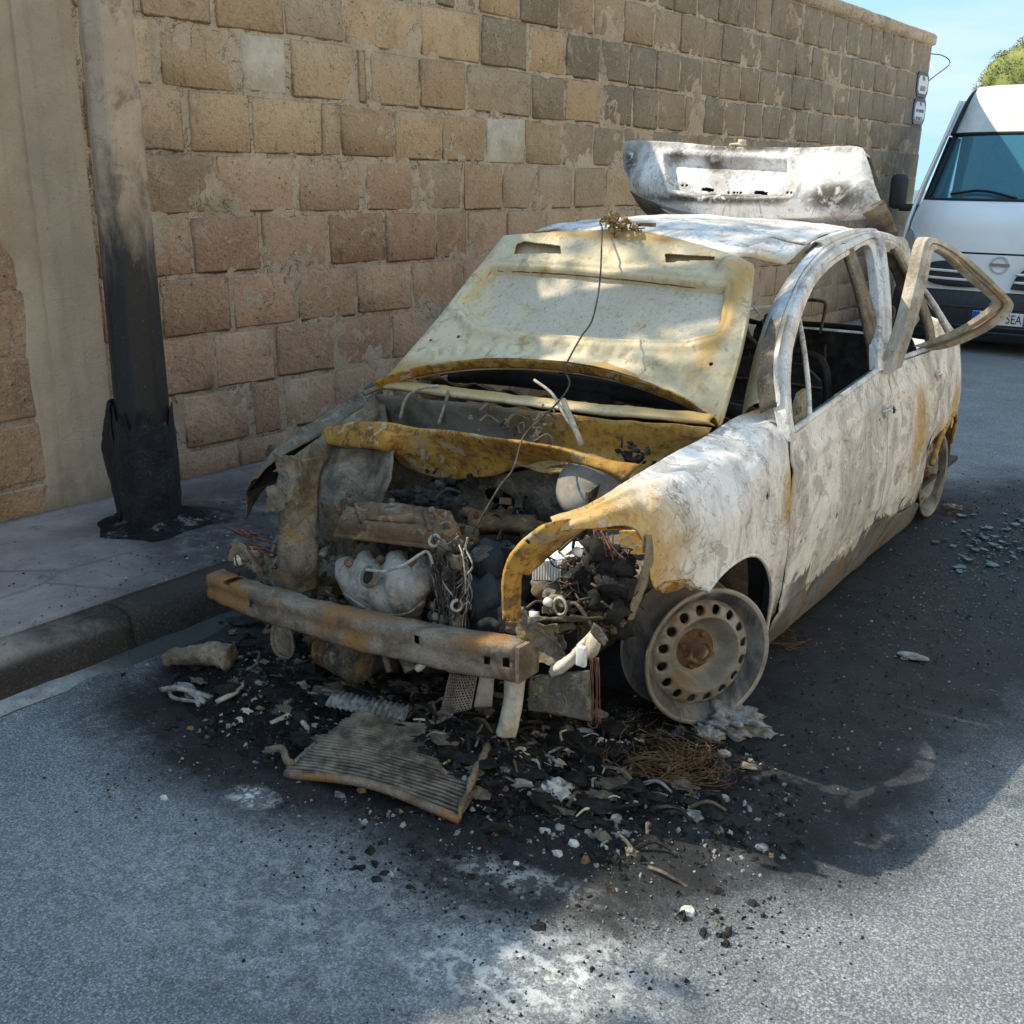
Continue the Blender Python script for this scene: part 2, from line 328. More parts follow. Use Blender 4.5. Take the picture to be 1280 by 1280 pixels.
    col = n.mix(heat, n.mix(.65, col, (.43, .345, .27)), col); col = n.mix(n.mr(b, .54, .70, 0, .65), col, (.22, .17, .125)); col = n.mix(n.mr(n.noise(110, 4, .75), .54, .68, 0, .5), col, (.20, .155, .115)); wth = n.noise(1.1, 6, .7, .4); col = n.mix(n.mr(wth, .50, .66, 0, .45), col, (.17, .125, .09)); ck = n.math('ABSOLUTE', n.math('SUBTRACT', n.noise(5, 6, .65, .5), .5)); col = n.mix(n.mr(ck, .014, .0, 0, .8), col, (.09, .065, .05))
    foot_dark = n.mr(n.math('ADD', z[2], n.math('MULTIPLY', n.math('SUBTRACT', a, .5), .25)), .26, .17); col = n.mix(n.math('MULTIPLY', foot_dark, .75), col, (.075, .062, .05))  # mortar gets darker towards the bottom, edge broken by noise
    M['mortar'] = n.out(col, .95, 0, n.bump(n.math('ADD', a, b), .9, .02), .15)
    n = NT('pillar_concrete'); a = n.noise(4, 6, .65); b = n.noise(60, 4, .7); st = n.noise(9, 4, .6, 0, n.map(n.pos(), (3, 3, .12))); z = n.xyz()
    col = n.mix(n.mr(a, .3, .7), (.42, .33, .245), (.52, .42, .315)); col = n.mix(n.mr(st, .48, .68, 0, .2), col, (.26, .225, .18)); col = n.mix(n.mr(b, .62, .75, 0, .6), col, (.15, .135, .11))
    foot_dark = n.mr(n.math('ADD', z[2], n.math('MULTIPLY', n.math('SUBTRACT', a, .5), .3)), .30, .16); col = n.mix(n.math('MULTIPLY', foot_dark, .5), col, (.12, .10, .075))  # darker band at the pillar bottom
    rp = n.n('ShaderNodeTexWave', wave_type='BANDS', bands_direction='Z'); n.set(rp.inputs[0], n.pos()); rp.inputs['Scale'].default_value = 22; rp.inputs['Distortion'].default_value = 2
    M['pillar'] = n.out(col, .92, 0, n.bump(n.math('ADD', n.math('MULTIPLY', rp.outputs[1], .03), n.math('ADD', n.math('MULTIPLY', st, .35), b)), .5, .012), .2)
    # pole: grey paint, brown scale, soot up from the foot
    n = NT('pole_steel'); a = n.noise(5, 6, .7); b = n.noise(55, 5, .75); z = n.xyz(); st = n.noise(8, 6, .7, .6, n.map(n.pos(), (1.5, 1.5, .5)))
    col = n.mix(n.mr(a, .35, .65), (.40, .30, .215), (.48, .38, .285))
    col = n.mix(n.mr(n.noise(9, 6, .75, .5), .50, .66, 0, .7), col, (.17, .12, .08)); col = n.mix(n.mr(n.noise(75, 5, .75), .58, .68, 0, .6), col, (.09, .065, .05))
    lf = n.mr(n.math('SUBTRACT', n.math('MULTIPLY', z[0], .82), n.math('MULTIPLY', z[1], .57)), -1.45, -1.385, 1.0, 0)
    lo = n.mr(n.math('SUBTRACT', n.math('ADD', z[2], n.math('MULTIPLY', n.math('SUBTRACT', st, .5), .9)), lf), 1.62, 1.05)
    side = 1.0
    col = n.mix(n.math('MULTIPLY', lo, side), col, (.022, .021, .022)); col = n.mix(n.math('MULTIPLY', n.mr(b, .60, .70), .5), col, (.20, .19, .18))
    M['pole'] = n.out(col, .6, 0, n.bump(b, .25, .004), .4)
    n = NT('charred_sleeve'); a = n.noise(11, 6, .7); b = n.noise(48, 5, .8)
    col = n.mix(n.mr(a, .35, .7), (.010, .010, .012), (.03, .03, .034)); col = n.mix(n.math('MULTIPLY', n.mr(b, .60, .70), n.mr(a, .45, .6)), col, (.30, .29, .28))
    M['sleeve'] = n.out(col, .55, 0, n.bump(n.math('ADD', a, b), .9, .02), .4)
    # burnt car paint: white ash with marbled scorch lines, rust and bare steel
    n = NT('ash_paint'); p = n.map(n.pos(), (1, 1, .62)); q = n.noise(3.2, 3, .5, 1.4, p); r2 = n.noise(7.5, 4, .55, 1.0, p); f = n.noise(60, 5, .7); m2 = n.noise(15, 6, .7, .6); z = n.xyz()
    def lines(src, k, wd):
        fr = n.math('FRACT', n.math('MULTIPLY', src, k)); return n.mr(n.math('ABSOLUTE', n.math('SUBTRACT', fr, .5)), 0, wd, 1, 0)
    col = n.mix(n.mr(r2, .35, .65), (.61, .57, .545), (.80, .77, .745))
    col = n.mix(n.mr(q, .54, .58, 0, .65), col, (.50, .465, .445)); dr = n.noise(7, 5, .65, .8, n.map(n.pos(), (1, 1, .6))); col = n.mix(n.mr(dr, .575, .60, 0, .35), col, (.42, .39, .37)); col = n.mix(n.mr(dr, .45, .41, 0, .7), col, (.82, .80, .775))
    pl = n.noise(3.6, 9, .62, 1.1, n.map(n.pos(), (1, 1, .75))); pl2 = n.noise(8.5, 8, .6, .9, n.map(n.pos(), (1, 1, .8)))
    col = n.mix(n.mr(pl, .555, .565, 0, .45), col, (.38, .36, .34)); col = n.mix(n.mr(pl, .455, .445, 0, .6), col, (.84, .825, .80)); col = n.mix(n.mr(pl2, .60, .608, 0, .5), col, (.27, .25, .23))
    def rim(src, c, wd): return n.mr(n.math('ABSOLUTE', n.math('SUBTRACT', src, c)), 0, wd, 1, 0)
    col = n.mix(n.math('MULTIPLY', rim(pl, .56, .008), .7), col, (.13, .115, .10)); col = n.mix(n.math('MULTIPLY', rim(pl, .45, .006), .5), col, (.20, .18, .16)); col = n.mix(n.math('MULTIPLY', rim(pl, .62, .007), .5), col, (.62, .60, .57)); col = n.mix(n.math('MULTIPLY', rim(pl2, .47, .006), .45), col, (.17, .15, .135))
    col = n.mix(n.math('MULTIPLY', n.math('MULTIPLY', lines(q, 7, .08), n.mr(m2, .42, .58)), .55), col, (.15, .13, .11))
    col = n.mix(n.math('MULTIPLY', n.math('MULTIPLY', lines(r2, 6, .06), n.mr(q, .44, .56)), .40), col, (.19, .17, .15))
    col = n.mix(n.mr(m2, .62, .74, 0, .4), col, (.30, .275, .26)); col = n.mix(n.mr(f, .60, .72, 0, .4), col, (.26, .235, .215)); col = n.mix(n.mr(m2, .40, .28, 0, .6), col, (.80, .77, .73))
    wz = n.math('ADD', n.math('MULTIPLY', m2, .6), n.math('MULTIPLY', r2, .4))
    sm = n.ell((-.70, 1.95, 1.58), (.07, .2, .12), 0, wz, .8, .5)
    for c, r in [((.30, 2.0, 1.42), (.16, .2, .07)), ((-.45, 1.95, 1.58), (.10, .2, .05)), ((-.1, 2.0, 1.62), (.35, .2, .025)), ((-.2, 2.0, 1.40), (.55, .2, .03)), ((-.28, 2.0, 1.56), (.06, .2, .06))]: sm = n.math('MAXIMUM', sm, n.ell(c, r, 0, wz, .8, .6))
    col = n.mix(n.math('MULTIPLY', sm, n.mr(m2, .36, .52)), col, (.10, .088, .07))
    ru = n.ell((.66, -.46, .60), (.22, .30, .26), 0, wz, .6, .5)
    for c, r in [((.78, 1.75, .55), (.12, .16, .22)), ((.74, 2.5, .50), (.2, .2, .16)), ((.60, -.62, .70), (.14, .18, .12)), ((.80, .33, .62), (.08, .05, .12)), ((.5, .82, 1.24), (.16, .12, .07)), ((.62, .45, .95), (.10, .2, .3)), ((-.5, .9, 1.26), (.2, .2, .1)), ((.8, 2.15, .35), (.1, .2, .2))]:
        ru = n.math('MAXIMUM', ru, n.math('MULTIPLY', n.ell(c, r, 0, wz, .7, .6), .85))
    rc = n.mix(n.mr(m2, .35, .65), (.45, .24, .05), (.54, .37, .14)); rc = n.mix(n.mr(f, .55, .7), rc, (.20, .10, .04))
    col = n.mix(n.math('MULTIPLY', ru, n.mr(m2, .34, .5, .55, 1)), col, rc)
    bare = n.mr(n.math('ADD', z[2], n.math('MULTIPLY', n.math('SUBTRACT', pl, .5), .55)), .268, .252); bare = n.math('MULTIPLY', bare, n.mr(z[1], .35, .5))
    bc = n.mix(n.mr(r2, .35, .6), (.085, .075, .07), (.14, .15, .165)); bc = n.mix(n.mr(q, .5, .6), bc, (.20, .13, .085)); col = n.mix(n.math('MULTIPLY', bare, .92), col, bc)
    h = n.math('ADD', n.math('ADD', n.math('MULTIPLY', n.mr(pl, .50, .54), .7), n.math('MULTIPLY', m2, .6)), n.math('MULTIPLY', f, .5))
    M['ash_paint'] = n.out(col, .78, 0, n.bump(h, .6, .012), .3)
    # hood underside
    n = NT('heat_stained_primer'); a = n.noise(4.5, 6, .65, .4); b = n.noise(22, 6, .7, .3); f = n.noise(90, 4, .7)
    col = n.mix(n.mr(a, .3, .7), (.56, .455, .285), (.68, .58, .415)); col = n.mix(n.mr(b, .50, .66, 0, .75), col, (.44, .335, .17)); col = n.mix(n.mr(n.noise(16, 6, .75, .5), .58, .64, 0, .55), col, (.27, .215, .13)); col = n.mix(n.mr(n.noise(7, 5, .6, .6), .60, .70, 0, .9), col, (.42, .255, .08)); col = n.mix(n.mr(f, .58, .72, 0, .45), col, (.22, .17, .09)); col = n.mix(n.mr(b, .40, .30, 0, .6), col, (.66, .65, .60))
    lip = n.ell((0, .2, .84), (1.2, .10, .07), 0, b, .5, .5); lip = n.math('MAXIMUM', lip, n.ell((-.6, .44, 1.02), (.05, .4, .35), 0, b, .6, .6)); lip = n.math('MAXIMUM', lip, n.ell((0, .70, 1.30), (.55, .06, .03), 0, b, .9, .6)); lip = n.math('MAXIMUM', lip, n.ell((.5, .5, 1.1), (.05, .3, .3), 0, b, .9, .6)); col = n.mix(n.math('MULTIPLY', lip, .75), col, (.44, .25, .055))
    M['hood'] = n.out(col, .75, 0, n.bump(n.math('ADD', a, n.math('ADD', b, f)), .35, .006), .3)
    n = NT('ash_pad'); a = n.noise(6, 5, .6); b = n.noise(60, 5, .75); col = n.mix(n.mr(a, .3, .7), (.54, .47, .365), (.65, .58, .46)); col = n.mix(n.mr(b, .52, .68, 0, .6), col, (.28, .25, .20)); col = n.mix(n.mr(n.noise(14, 6, .7, .6), .56, .66, 0, .6), col, (.36, .29, .18)); col = n.mix(n.mr(n.noise(160, 3, .7), .55, .68, 0, .5), col, (.22, .20, .17))
    M['pad'] = n.out(col, .9, 0, n.bump(b, .5, .006), .2)
    # ochre rust
    n = NT('ochre_rust'); a = n.noise(6, 6, .65, .5); b = n.noise(34, 6, .75); f = n.noise(140, 3, .7)
    col = n.mix(n.mr(a, .3, .68), (.36, .175, .035), (.55, .33, .075)); col = n.mix(n.mr(b, .48, .60, 0, .8), col, (.16, .08, .028)); col = n.mix(n.mr(a, .56, .68, 0, .85), col, (.42, .345, .23)); col = n.mix(n.mr(n.noise(11, 6, .7, .7), .55, .61, 0, .65), col, (.075, .05, .03)); col = n.mix(n.mr(n.noise(17, 7, .7, .6), .57, .60, 0, .7), col, (.50, .43, .32)); col = n.mix(n.mr(f, .6, .72, 0, .5), col, (.10, .06, .03))
    M['ochre'] = n.out(col, .8, 0, n.bump(n.math('ADD', a, b), .5, .008), .25)
    n = NT('brown_rust'); a = n.noise(9, 6, .7, .3); b = n.noise(50, 5, .75)
    col = n.mix(n.mr(a, .32, .66), (.085, .055, .038), (.22, .125, .065)); col = n.mix(n.mr(n.noise(13, 5, .6), .56, .66, 0, .8), col, (.34, .22, .10)); col = n.mix(n.mr(b, .55, .72, 0, .7), col, (.035, .028, .024)); col = n.mix(n.mr(a, .36, .24, 0, .5), col, (.34, .30, .26))
    col = n.mix(n.mr(n.noise(19, 7, .7, .6), .57, .61, 0, .6), col, (.36, .25, .14)); M['rust'] = n.out(col, .82, 0, n.bump(n.math('ADD', a, b), .6, .008), .25)
    n = NT('beam_steel'); a = n.noise(10, 6, .7, .4); b = n.noise(70, 5, .75); c = n.noise(5, 4, .5)
    col = n.mix(n.mr(a, .32, .66), (.12, .085, .06), (.31, .25, .195)); col = n.mix(n.mr(c, .49, .60, 0, .9), col, (.30, .15, .048)); col = n.mix(n.mr(b, .55, .72, 0, .6), col, (.07, .05, .04))
    col = n.mix(n.mr(n.noise(150, 4, .75), .52, .66, 0, .55), col, (.06, .042, .03)); M['beam'] = n.out(col, .8, 0, n.bump(n.math('ADD', a, b), .6, .008), .25)
    n = NT('scorched_steel'); a = n.noise(7, 6, .7, .5); b = n.noise(40, 6, .75)
    col = n.mix(n.mr(a, .3, .68), (.05, .042, .034), (.19, .155, .115)); col = n.mix(n.mr(n.noise(11, 5, .6, .4), .55, .66, 0, .8), col, (.22, .145, .06)); col = n.mix(n.mr(b, .56, .70, 0, .65), col, (.34, .32, .29)); col = n.mix(n.mr(b, .42, .32, 0, .7), col, (.025, .023, .022))
    col = n.mix(n.mr(n.noise(130, 4, .75), .54, .66, 0, .5), col, (.28, .25, .21)); col = n.mix(n.mr(n.noise(15, 7, .7, .6), .56, .60, 0, .6), col, (.30, .26, .205)); M['scorched'] = n.out(col, .8, 0, n.bump(n.math('ADD', a, b), .6, .010), .25)
    n = NT('flaking_ash_steel'); a = n.noise(9, 6, .7, .6); b = n.noise(44, 6, .75)
    col = n.mix(n.mr(a, .32, .66), (.12, .095, .07), (.34, .29, .225)); col = n.mix(n.mr(n.noise(14, 5, .6, .4), .55, .66, 0, .8), col, (.30, .19, .06)); col = n.mix(n.mr(b, .56, .70, 0, .65), col, (.10, .09, .08)); col = n.mix(n.mr(b, .40, .30, 0, .5), col, (.52, .50, .46))
    col = n.mix(n.mr(n.noise(120, 4, .75), .52, .66, 0, .6), col, (.045, .04, .035)); M['flaking'] = n.out(col, .85, 0, n.bump(n.math('ADD', a, b), .8, .012), .2)
    n = NT('pale_frame_steel'); a = n.noise(8, 6, .7, .6, n.map(n.pos(), (1, 1, .4))); b = n.noise(50, 6, .75)
    col = n.mix(n.mr(a, .36, .62), (.34, .28, .21), (.66, .585, .49)); col = n.mix(n.mr(b, .54, .68, 0, .7), col, (.22, .165, .10)); col = n.mix(n.mr(n.noise(13, 5, .6), .58, .66, 0, .6), col, (.42, .29, .12))
    M['pale_frame'] = n.out(col, .8, 0, n.bump(n.math('ADD', a, b), .6, .01), .25)
    n = NT('scuttle_steel'); a = n.noise(8, 6, .7, .5); b = n.noise(40, 6, .75); W1 = a
    col = n.mix(n.mr(a, .3, .68), (.10, .09, .075), (.26, .23, .19)); oc = n.ell((.42, .05, .72), (.42, .4, .3), 0, a, .8, .6); col = n.mix(oc, col, n.mix(n.mr(b, .4, .65), (.52, .34, .10), (.30, .17, .05))); col = n.mix(n.mr(b, .58, .70, 0, .6), col, (.05, .04, .035))
    M['scuttle'] = n.out(col, .8, 0, n.bump(n.math('ADD', a, b), .6, .01), .25)
    M['cloth'] = simple('burnt_cloth', (.40, .28, .14), .9, 0, .5, 60, .6)
    M['alu'] = simple('ashy_aluminium', (.34, .30, .26), .7, 0, .4, 9, .35, spec=.4)
    n = NT('sooted_casting'); a = n.noise(7, 7, .68, .7); b = n.noise(46, 6, .78); c = n.noise(15, 7, .7, .5)
    col = n.mix(n.mr(a, .34, .62), (.20, .17, .14), (.46, .42, .375)); col = n.mix(n.mr(c, .53, .60, 0, .7), col, (.13, .10, .075)); col = n.mix(n.mr(b, .54, .68, 0, .6), col, (.10, .085, .07)); col = n.mix(n.mr(c, .42, .37, 0, .6), col, (.56, .53, .49))
    M['casting'] = n.out(col, .75, 0, n.bump(n.math('ADD', n.math('ADD', a, c), b), .9, .012), .3)
    M['cab_seat'] = simple('cab_seat_cloth', (.02, .03, .04), .9, 0, .2, 20, .1)
    M['char'] = simple('char_black', (.022, .021, .021), .8, 0, .6, 30, .9, bdist=.01)
    M['interior'] = simple('sooted_steel', (.030, .031, .034), .65, 0, .5, 14, .5, spec=.4)
    n = NT('seat_soot'); a = n.noise(16, 6, .7); M['seat'] = n.out(n.mix(n.mr(a, .35, .7), (.012, .014, .018), (.05, .055, .065)), .6, 0, n.bump(a, .6, .01), .35)
    M['rim'] = None
    n = NT('burnt_rim'); a = n.noise(8, 6, .7, .5); b = n.noise(60, 5, .7)
    col = n.mix(n.mr(a, .34, .66), (.19, .165, .135), (.36, .335, .295)); col = n.mix(n.mr(n.noise(12, 5, .6), .56, .68, 0, .7), col, (.23, .145, .08)); col = n.mix(n.mr(b, .58, .72, 0, .6), col, (.09, .075, .06))
    M['rim'] = n.out(col, .6, .25, n.bump(n.math('ADD', a, b), .3, .004), .4)
    n = NT('burnt_barrel'); a = n.noise(8, 6, .7, .5, n.map(n.pos(), (1, 1, .5))); b = n.noise(60, 5, .7)
    col = n.mix(n.mr(a, .38, .62), (.05, .049, .048), (.21, .20, .19)); col = n.mix(n.mr(a, .60, .72, 0, .7), col, (.26, .23, .19)); col = n.mix(n.mr(b, .55, .70, 0, .4), col, (.16, .145, .13)); M['barrel'] = n.out(col, .55, 0, n.bump(n.math('ADD', a, b), .3, .004), .4)
    M['wire_rust'] = simple('rusty_wire', (.16, .095, .045), .8, 0, .6, 30, .3)
    M['wire_pale'] = simple('ashy_wire', (.42, .385, .32), .7, 0, .4, 40, .2)
    M['wire_dark'] = simple('burnt_wire', (.075, .062, .052), .7, 0, .5, 40, .2)
    M['wire_copper'] = simple('oxidised_copper', (.17, .062, .045), .7, 0, .4, 40, .2)
    M['ash_grey'] = simple('grey_ash', (.34, .335, .33), .95, 0, .55, 40, 1.0, bdist=.01)
    M['ash_pale'] = simple('pale_ash', (.58, .57, .55), .95, 0, .35, 40, .8, bdist=.006)
    M['fins'] = simple('burnt_aluminium_fins', (.17, .145, .115), .8, .0, .6, 22, .8)
    M['shard'] = simple('sooted_glass_shards', (.05, .085, .10), .3, 0, .4, 30, .1, spec=.5)
    M['white_box'] = simple('heat_whitened_plastic', (.72, .71, .68), .6, 0, .15, 12, .2)
    n = NT('char_heap'); a = n.noise(12, 6, .75); b = n.noise(60, 5, .8); c_ = n.noise(5, 4, .6)
    colh = n.mix(n.mr(b, .45, .75), (.010, .010, .011), (.045, .043, .042)); colh = n.mix(n.math('MULTIPLY', n.mr(a, .52, .64), n.mr(c_, .45, .6)), colh, (.28, .27, .265)); colh = n.mix(n.mr(b, .64, .74, 0, .7), colh, (.34, .33, .32)); colh = n.mix(n.math('MULTIPLY', n.mr(a, .40, .32), n.mr(c_, .5, .4)), colh, (.10, .085, .07))
    M['heap'] = n.out(colh, .9, 0, n.bump(n.math('ADD', a, b), 1.0, .015), .2)
    # van
    n = NT('van_white'); a = n.noise(3, 3, .5); M['van_white'] = n.out(n.mix(n.mr(a, .3, .7), (.74, .755, .77), (.80, .81, .82)), .28, 0, None, .5)
    M['van_roof'] = simple('van_dusty_white', (.66, .635, .585), .5, 0, .12, 6, .05)
    M['van_black'] = simple('van_grey_plastic', (.030, .034, .044), .5, 0, .2, 30, .15, spec=.4)
    M['van_dark'] = simple('van_cabin_dark', (.24, .34, .38), .8, 0, .2, 20, .1)
    M['rubber'] = simple('rubber_black', (.018, .018, .02), .7, 0, .3, 40, .2)
    n = NT('van_glass'); g = n.n('ShaderNodeBsdfGlossy'); g.inputs['Roughness'].default_value = .03; t = n.n('ShaderNodeBsdfTransparent'); t.inputs[0].default_value = (.42, .66, .68, 1); fr = n.n('ShaderNodeFresnel'); fr.inputs[0].default_value = 1.75
    mx = n.n('ShaderNodeMixShader'); n.t.links.new(fr.outputs[0], mx.inputs[0]); n.t.links.new(t.outputs[0], mx.inputs[1]); n.t.links.new(g.outputs[0], mx.inputs[2]); df = n.n('ShaderNodeBsdfDiffuse'); df.inputs[0].default_value = (.10, .40, .55, 1); m3 = n.n('ShaderNodeMixShader'); m3.inputs[0].default_value = .33; n.t.links.new(mx.outputs[0], m3.inputs[1]); n.t.links.new(df.outputs[0], m3.inputs[2]); n.t.links.new(m3.outputs[0], n.t.nodes['Material Output'].inputs[0]); M['glass'] = n.mat
    n = NT('lamp_lens'); M['lens'] = n.out((.55, .60, .63), .08, .3, None, .6)
    n = NT('chrome'); M['chrome'] = n.out((.62, .64, .66), .2, .9, None, .5)
    n = NT('plate_white'); M['plate_white'] = n.out((.74, .75, .74), .4)
    n = NT('plate_blue'); M['plate_blue'] = n.out((.01, .10, .52), .4)
    n = NT('plate_ink'); M['ink'] = n.out((.015, .015, .02), .5)
    n = NT('sign_enamel'); M['sign_white'] = n.out((.70, .74, .77), .3)
    n = NT('sign_navy'); M['sign_navy'] = n.out((.02, .045, .10), .35)
    M['plaster'] = simple('ochre_plaster', (.74, .62, .46), .9, 0, .12, 3, .3); M['leaf_paint'] = simple('green_paint', (.06, .12, .08), .6, 0, .2, 8, .1)
    # foliage
    for nm, c1, c2 in (('leaf', (.035, .060, .014), (.085, .105, .028)), ('leaf_topiary', (.12, .15, .03), (.26, .26, .06))):
        n = NT(nm); oi = n.noise(3.0, 3, .6); r = n.noise(40, 2, .5); col = n.mix(n.mr(oi, .35, .65), c1, c2); col = n.mix(n.mr(r, .6, .7, 0, .5), col, c2)
        if nm == 'leaf_topiary':
            z = n.xyz(); col = n.mix(n.math('MULTIPLY', n.mr(z[2], 4.75, 5.1), n.mr(oi, .45, .6)), col, (.34, .13, .07))
        M[nm] = n.out(col, .6, 0, None, .3)
    M['bark'] = simple('bark', (.11, .085, .06), .9, 0, .4, 12, .8)
mats()
# ================================================================== SETTING
WY, WX, WZ0, WH = 0.059015, -2.13148, 1.55954, 0.26
WD = Vector((math.sin(WY), math.cos(WY), 0)); WN = Vector((math.cos(WY), -math.sin(WY), 0)); W0 = Vector((WX, 0, 0))
def wp(px, py, off=0.0):
    P = at(px, py, pl=(W0+WN*off, WN)); return (P-W0).dot(WD), P.z
def wl(s, n, z): return W0 + WD*s + WN*n + Vector((0, 0, z))
PAV = .125       # pavement height

def build_ground():
    vs, fs = [], []
    # near part is a slightly uneven grid, then one sheet to the horizon
    xs = [-.93+i*.05 for i in range(0, 81)]; ys = [-3.2+i*.06 for i in range(0, 165)]
    g = [[Vector((x, y, .006*fbm((x, y, 0), 1.2, 3, 2) if abs(y-1.7) < 4.7 and x < 2.9 and x > -.9 else 0)) for y in ys] for x in xs]
    gridmesh_parts = [p for r in g for p in r]; nv = len(ys); nu = len(xs)
    fs = [(i*nv+j, (i+1)*nv+j, (i+1)*nv+j+1, i*nv+j+1) for i in range(nu-1) for j in range(nv-1)]
    x0, x1, y0, y1 = xs[0], xs[-1], ys[0], ys[-1]; B = 600
    o = len(gridmesh_parts); gridmesh_parts += [Vector(p) for p in [(-B, -B, 0), (B, -B, 0), (B, B, 0), (-B, B, 0), (x0, -B, 0), (x0, B, 0)]]
    a, b, c, d, e, f2 = range(o, o+6)
    k00, k10, k11, k01 = 0, (nu-1)*nv, (nu-1)*nv+nv-1, nv-1
    left = [j for j in range(nv)]; right = [(nu-1)*nv+j for j in range(nv)]; bot = [i*nv for i in range(nu)]; top = [i*nv+nv-1 for i in range(nu)]
    fs += [tuple([a, e]+left+[f2, d]), tuple([e, b]+bot[::-1]), tuple([b, c]+right[::-1]), tuple([c, f2]+top)]
    kind(mesh('road', gridmesh_parts, fs, M['asphalt']), 'structure')
    # gutter strip along the kerb, 4 mm above the road
    kl = [(-1.03, -6), (-.965, -1.1), (-.955, -.2), (-.90, 1.0), (-.60, 6), (-.36, 10.2)]
    def kx(y):
        for (x0, y0), (x1, y1) in zip(kl, kl[1:]):
            if y0 <= y <= y1: return x0+(x1-x0)*(y-y0)/(y1-y0)
        return kl[-1][0]
    ys2 = [-4+i*.07 for i in range(0, 64)]
    g = [[Vector((kx(y)+w+(.045*fbm((0, y, 0), 3, 9) if w > .05 else 0), y, .010 if w < .05 else .001)) for y in ys2] for w in (-.01, .04, .085)]
    kind(gridmesh('gutter', g, M['gutter']), 'structure')
    # pavement slab
    n = 90; m = 26; g = []
    for i in range(m):
        r = []
        for j in range(n):
            y = -3.5+13.6*(j/(n-1))**1.25; xk = kx(y)-.16; xw = (W0+WD*y).x+.02; t = i/(m-1)
            p = Vector((xk+(xw-xk)*t, y, PAV)); p.z += .006*fbm(p, 2.0, 5) + .012*t; r.append(p)
        g.append(r)
    kind(gridmesh('pavement', g, M['pavement'], solid=.09, off=-1), 'structure')
    # kerb: rounded cast lengths with open joints
    root = bpy.data.objects.new('kerb', None); COL.objects.link(root); root['kind'] = 'structure'
    y = -3.62
    prof = [(-.165, .0), (-.165, PAV-.004), (-.10, PAV+.004), (-.045, PAV-.002), (-.016, PAV-.018), (-.002, PAV-.05), (.0, .05), (.012, -.02)]
    k = 0
    while y < 10:
        L = 1.0; ns = 26; vs = []
        for i in range(ns):
            yy = y+.004+(L-.008)*i/(ns-1)
            for (dx, z) in prof:
                p = Vector((kx(yy)+dx, yy, z)); d = (fbm(p, 7, 2)*.012-.022*max(0, fbm(p, 3.3, 9)-.22)) if dx > -.14 else 0
                vs.append(p+Vector((d, 0, d*.6 if z > .08 else 0)))
        q = len(prof); fs = [(i*q+j, (i+1)*q+j, (i+1)*q+j+1, i*q+j+1) for i in range(ns-1) for j in range(q-1)]
        fs += [tuple(range(q)), tuple((ns-1)*q+j for j in range(q))]
        o = mesh('kerbstone', vs, fs, M['kerb'], root); y += L; k += 1
build_ground()

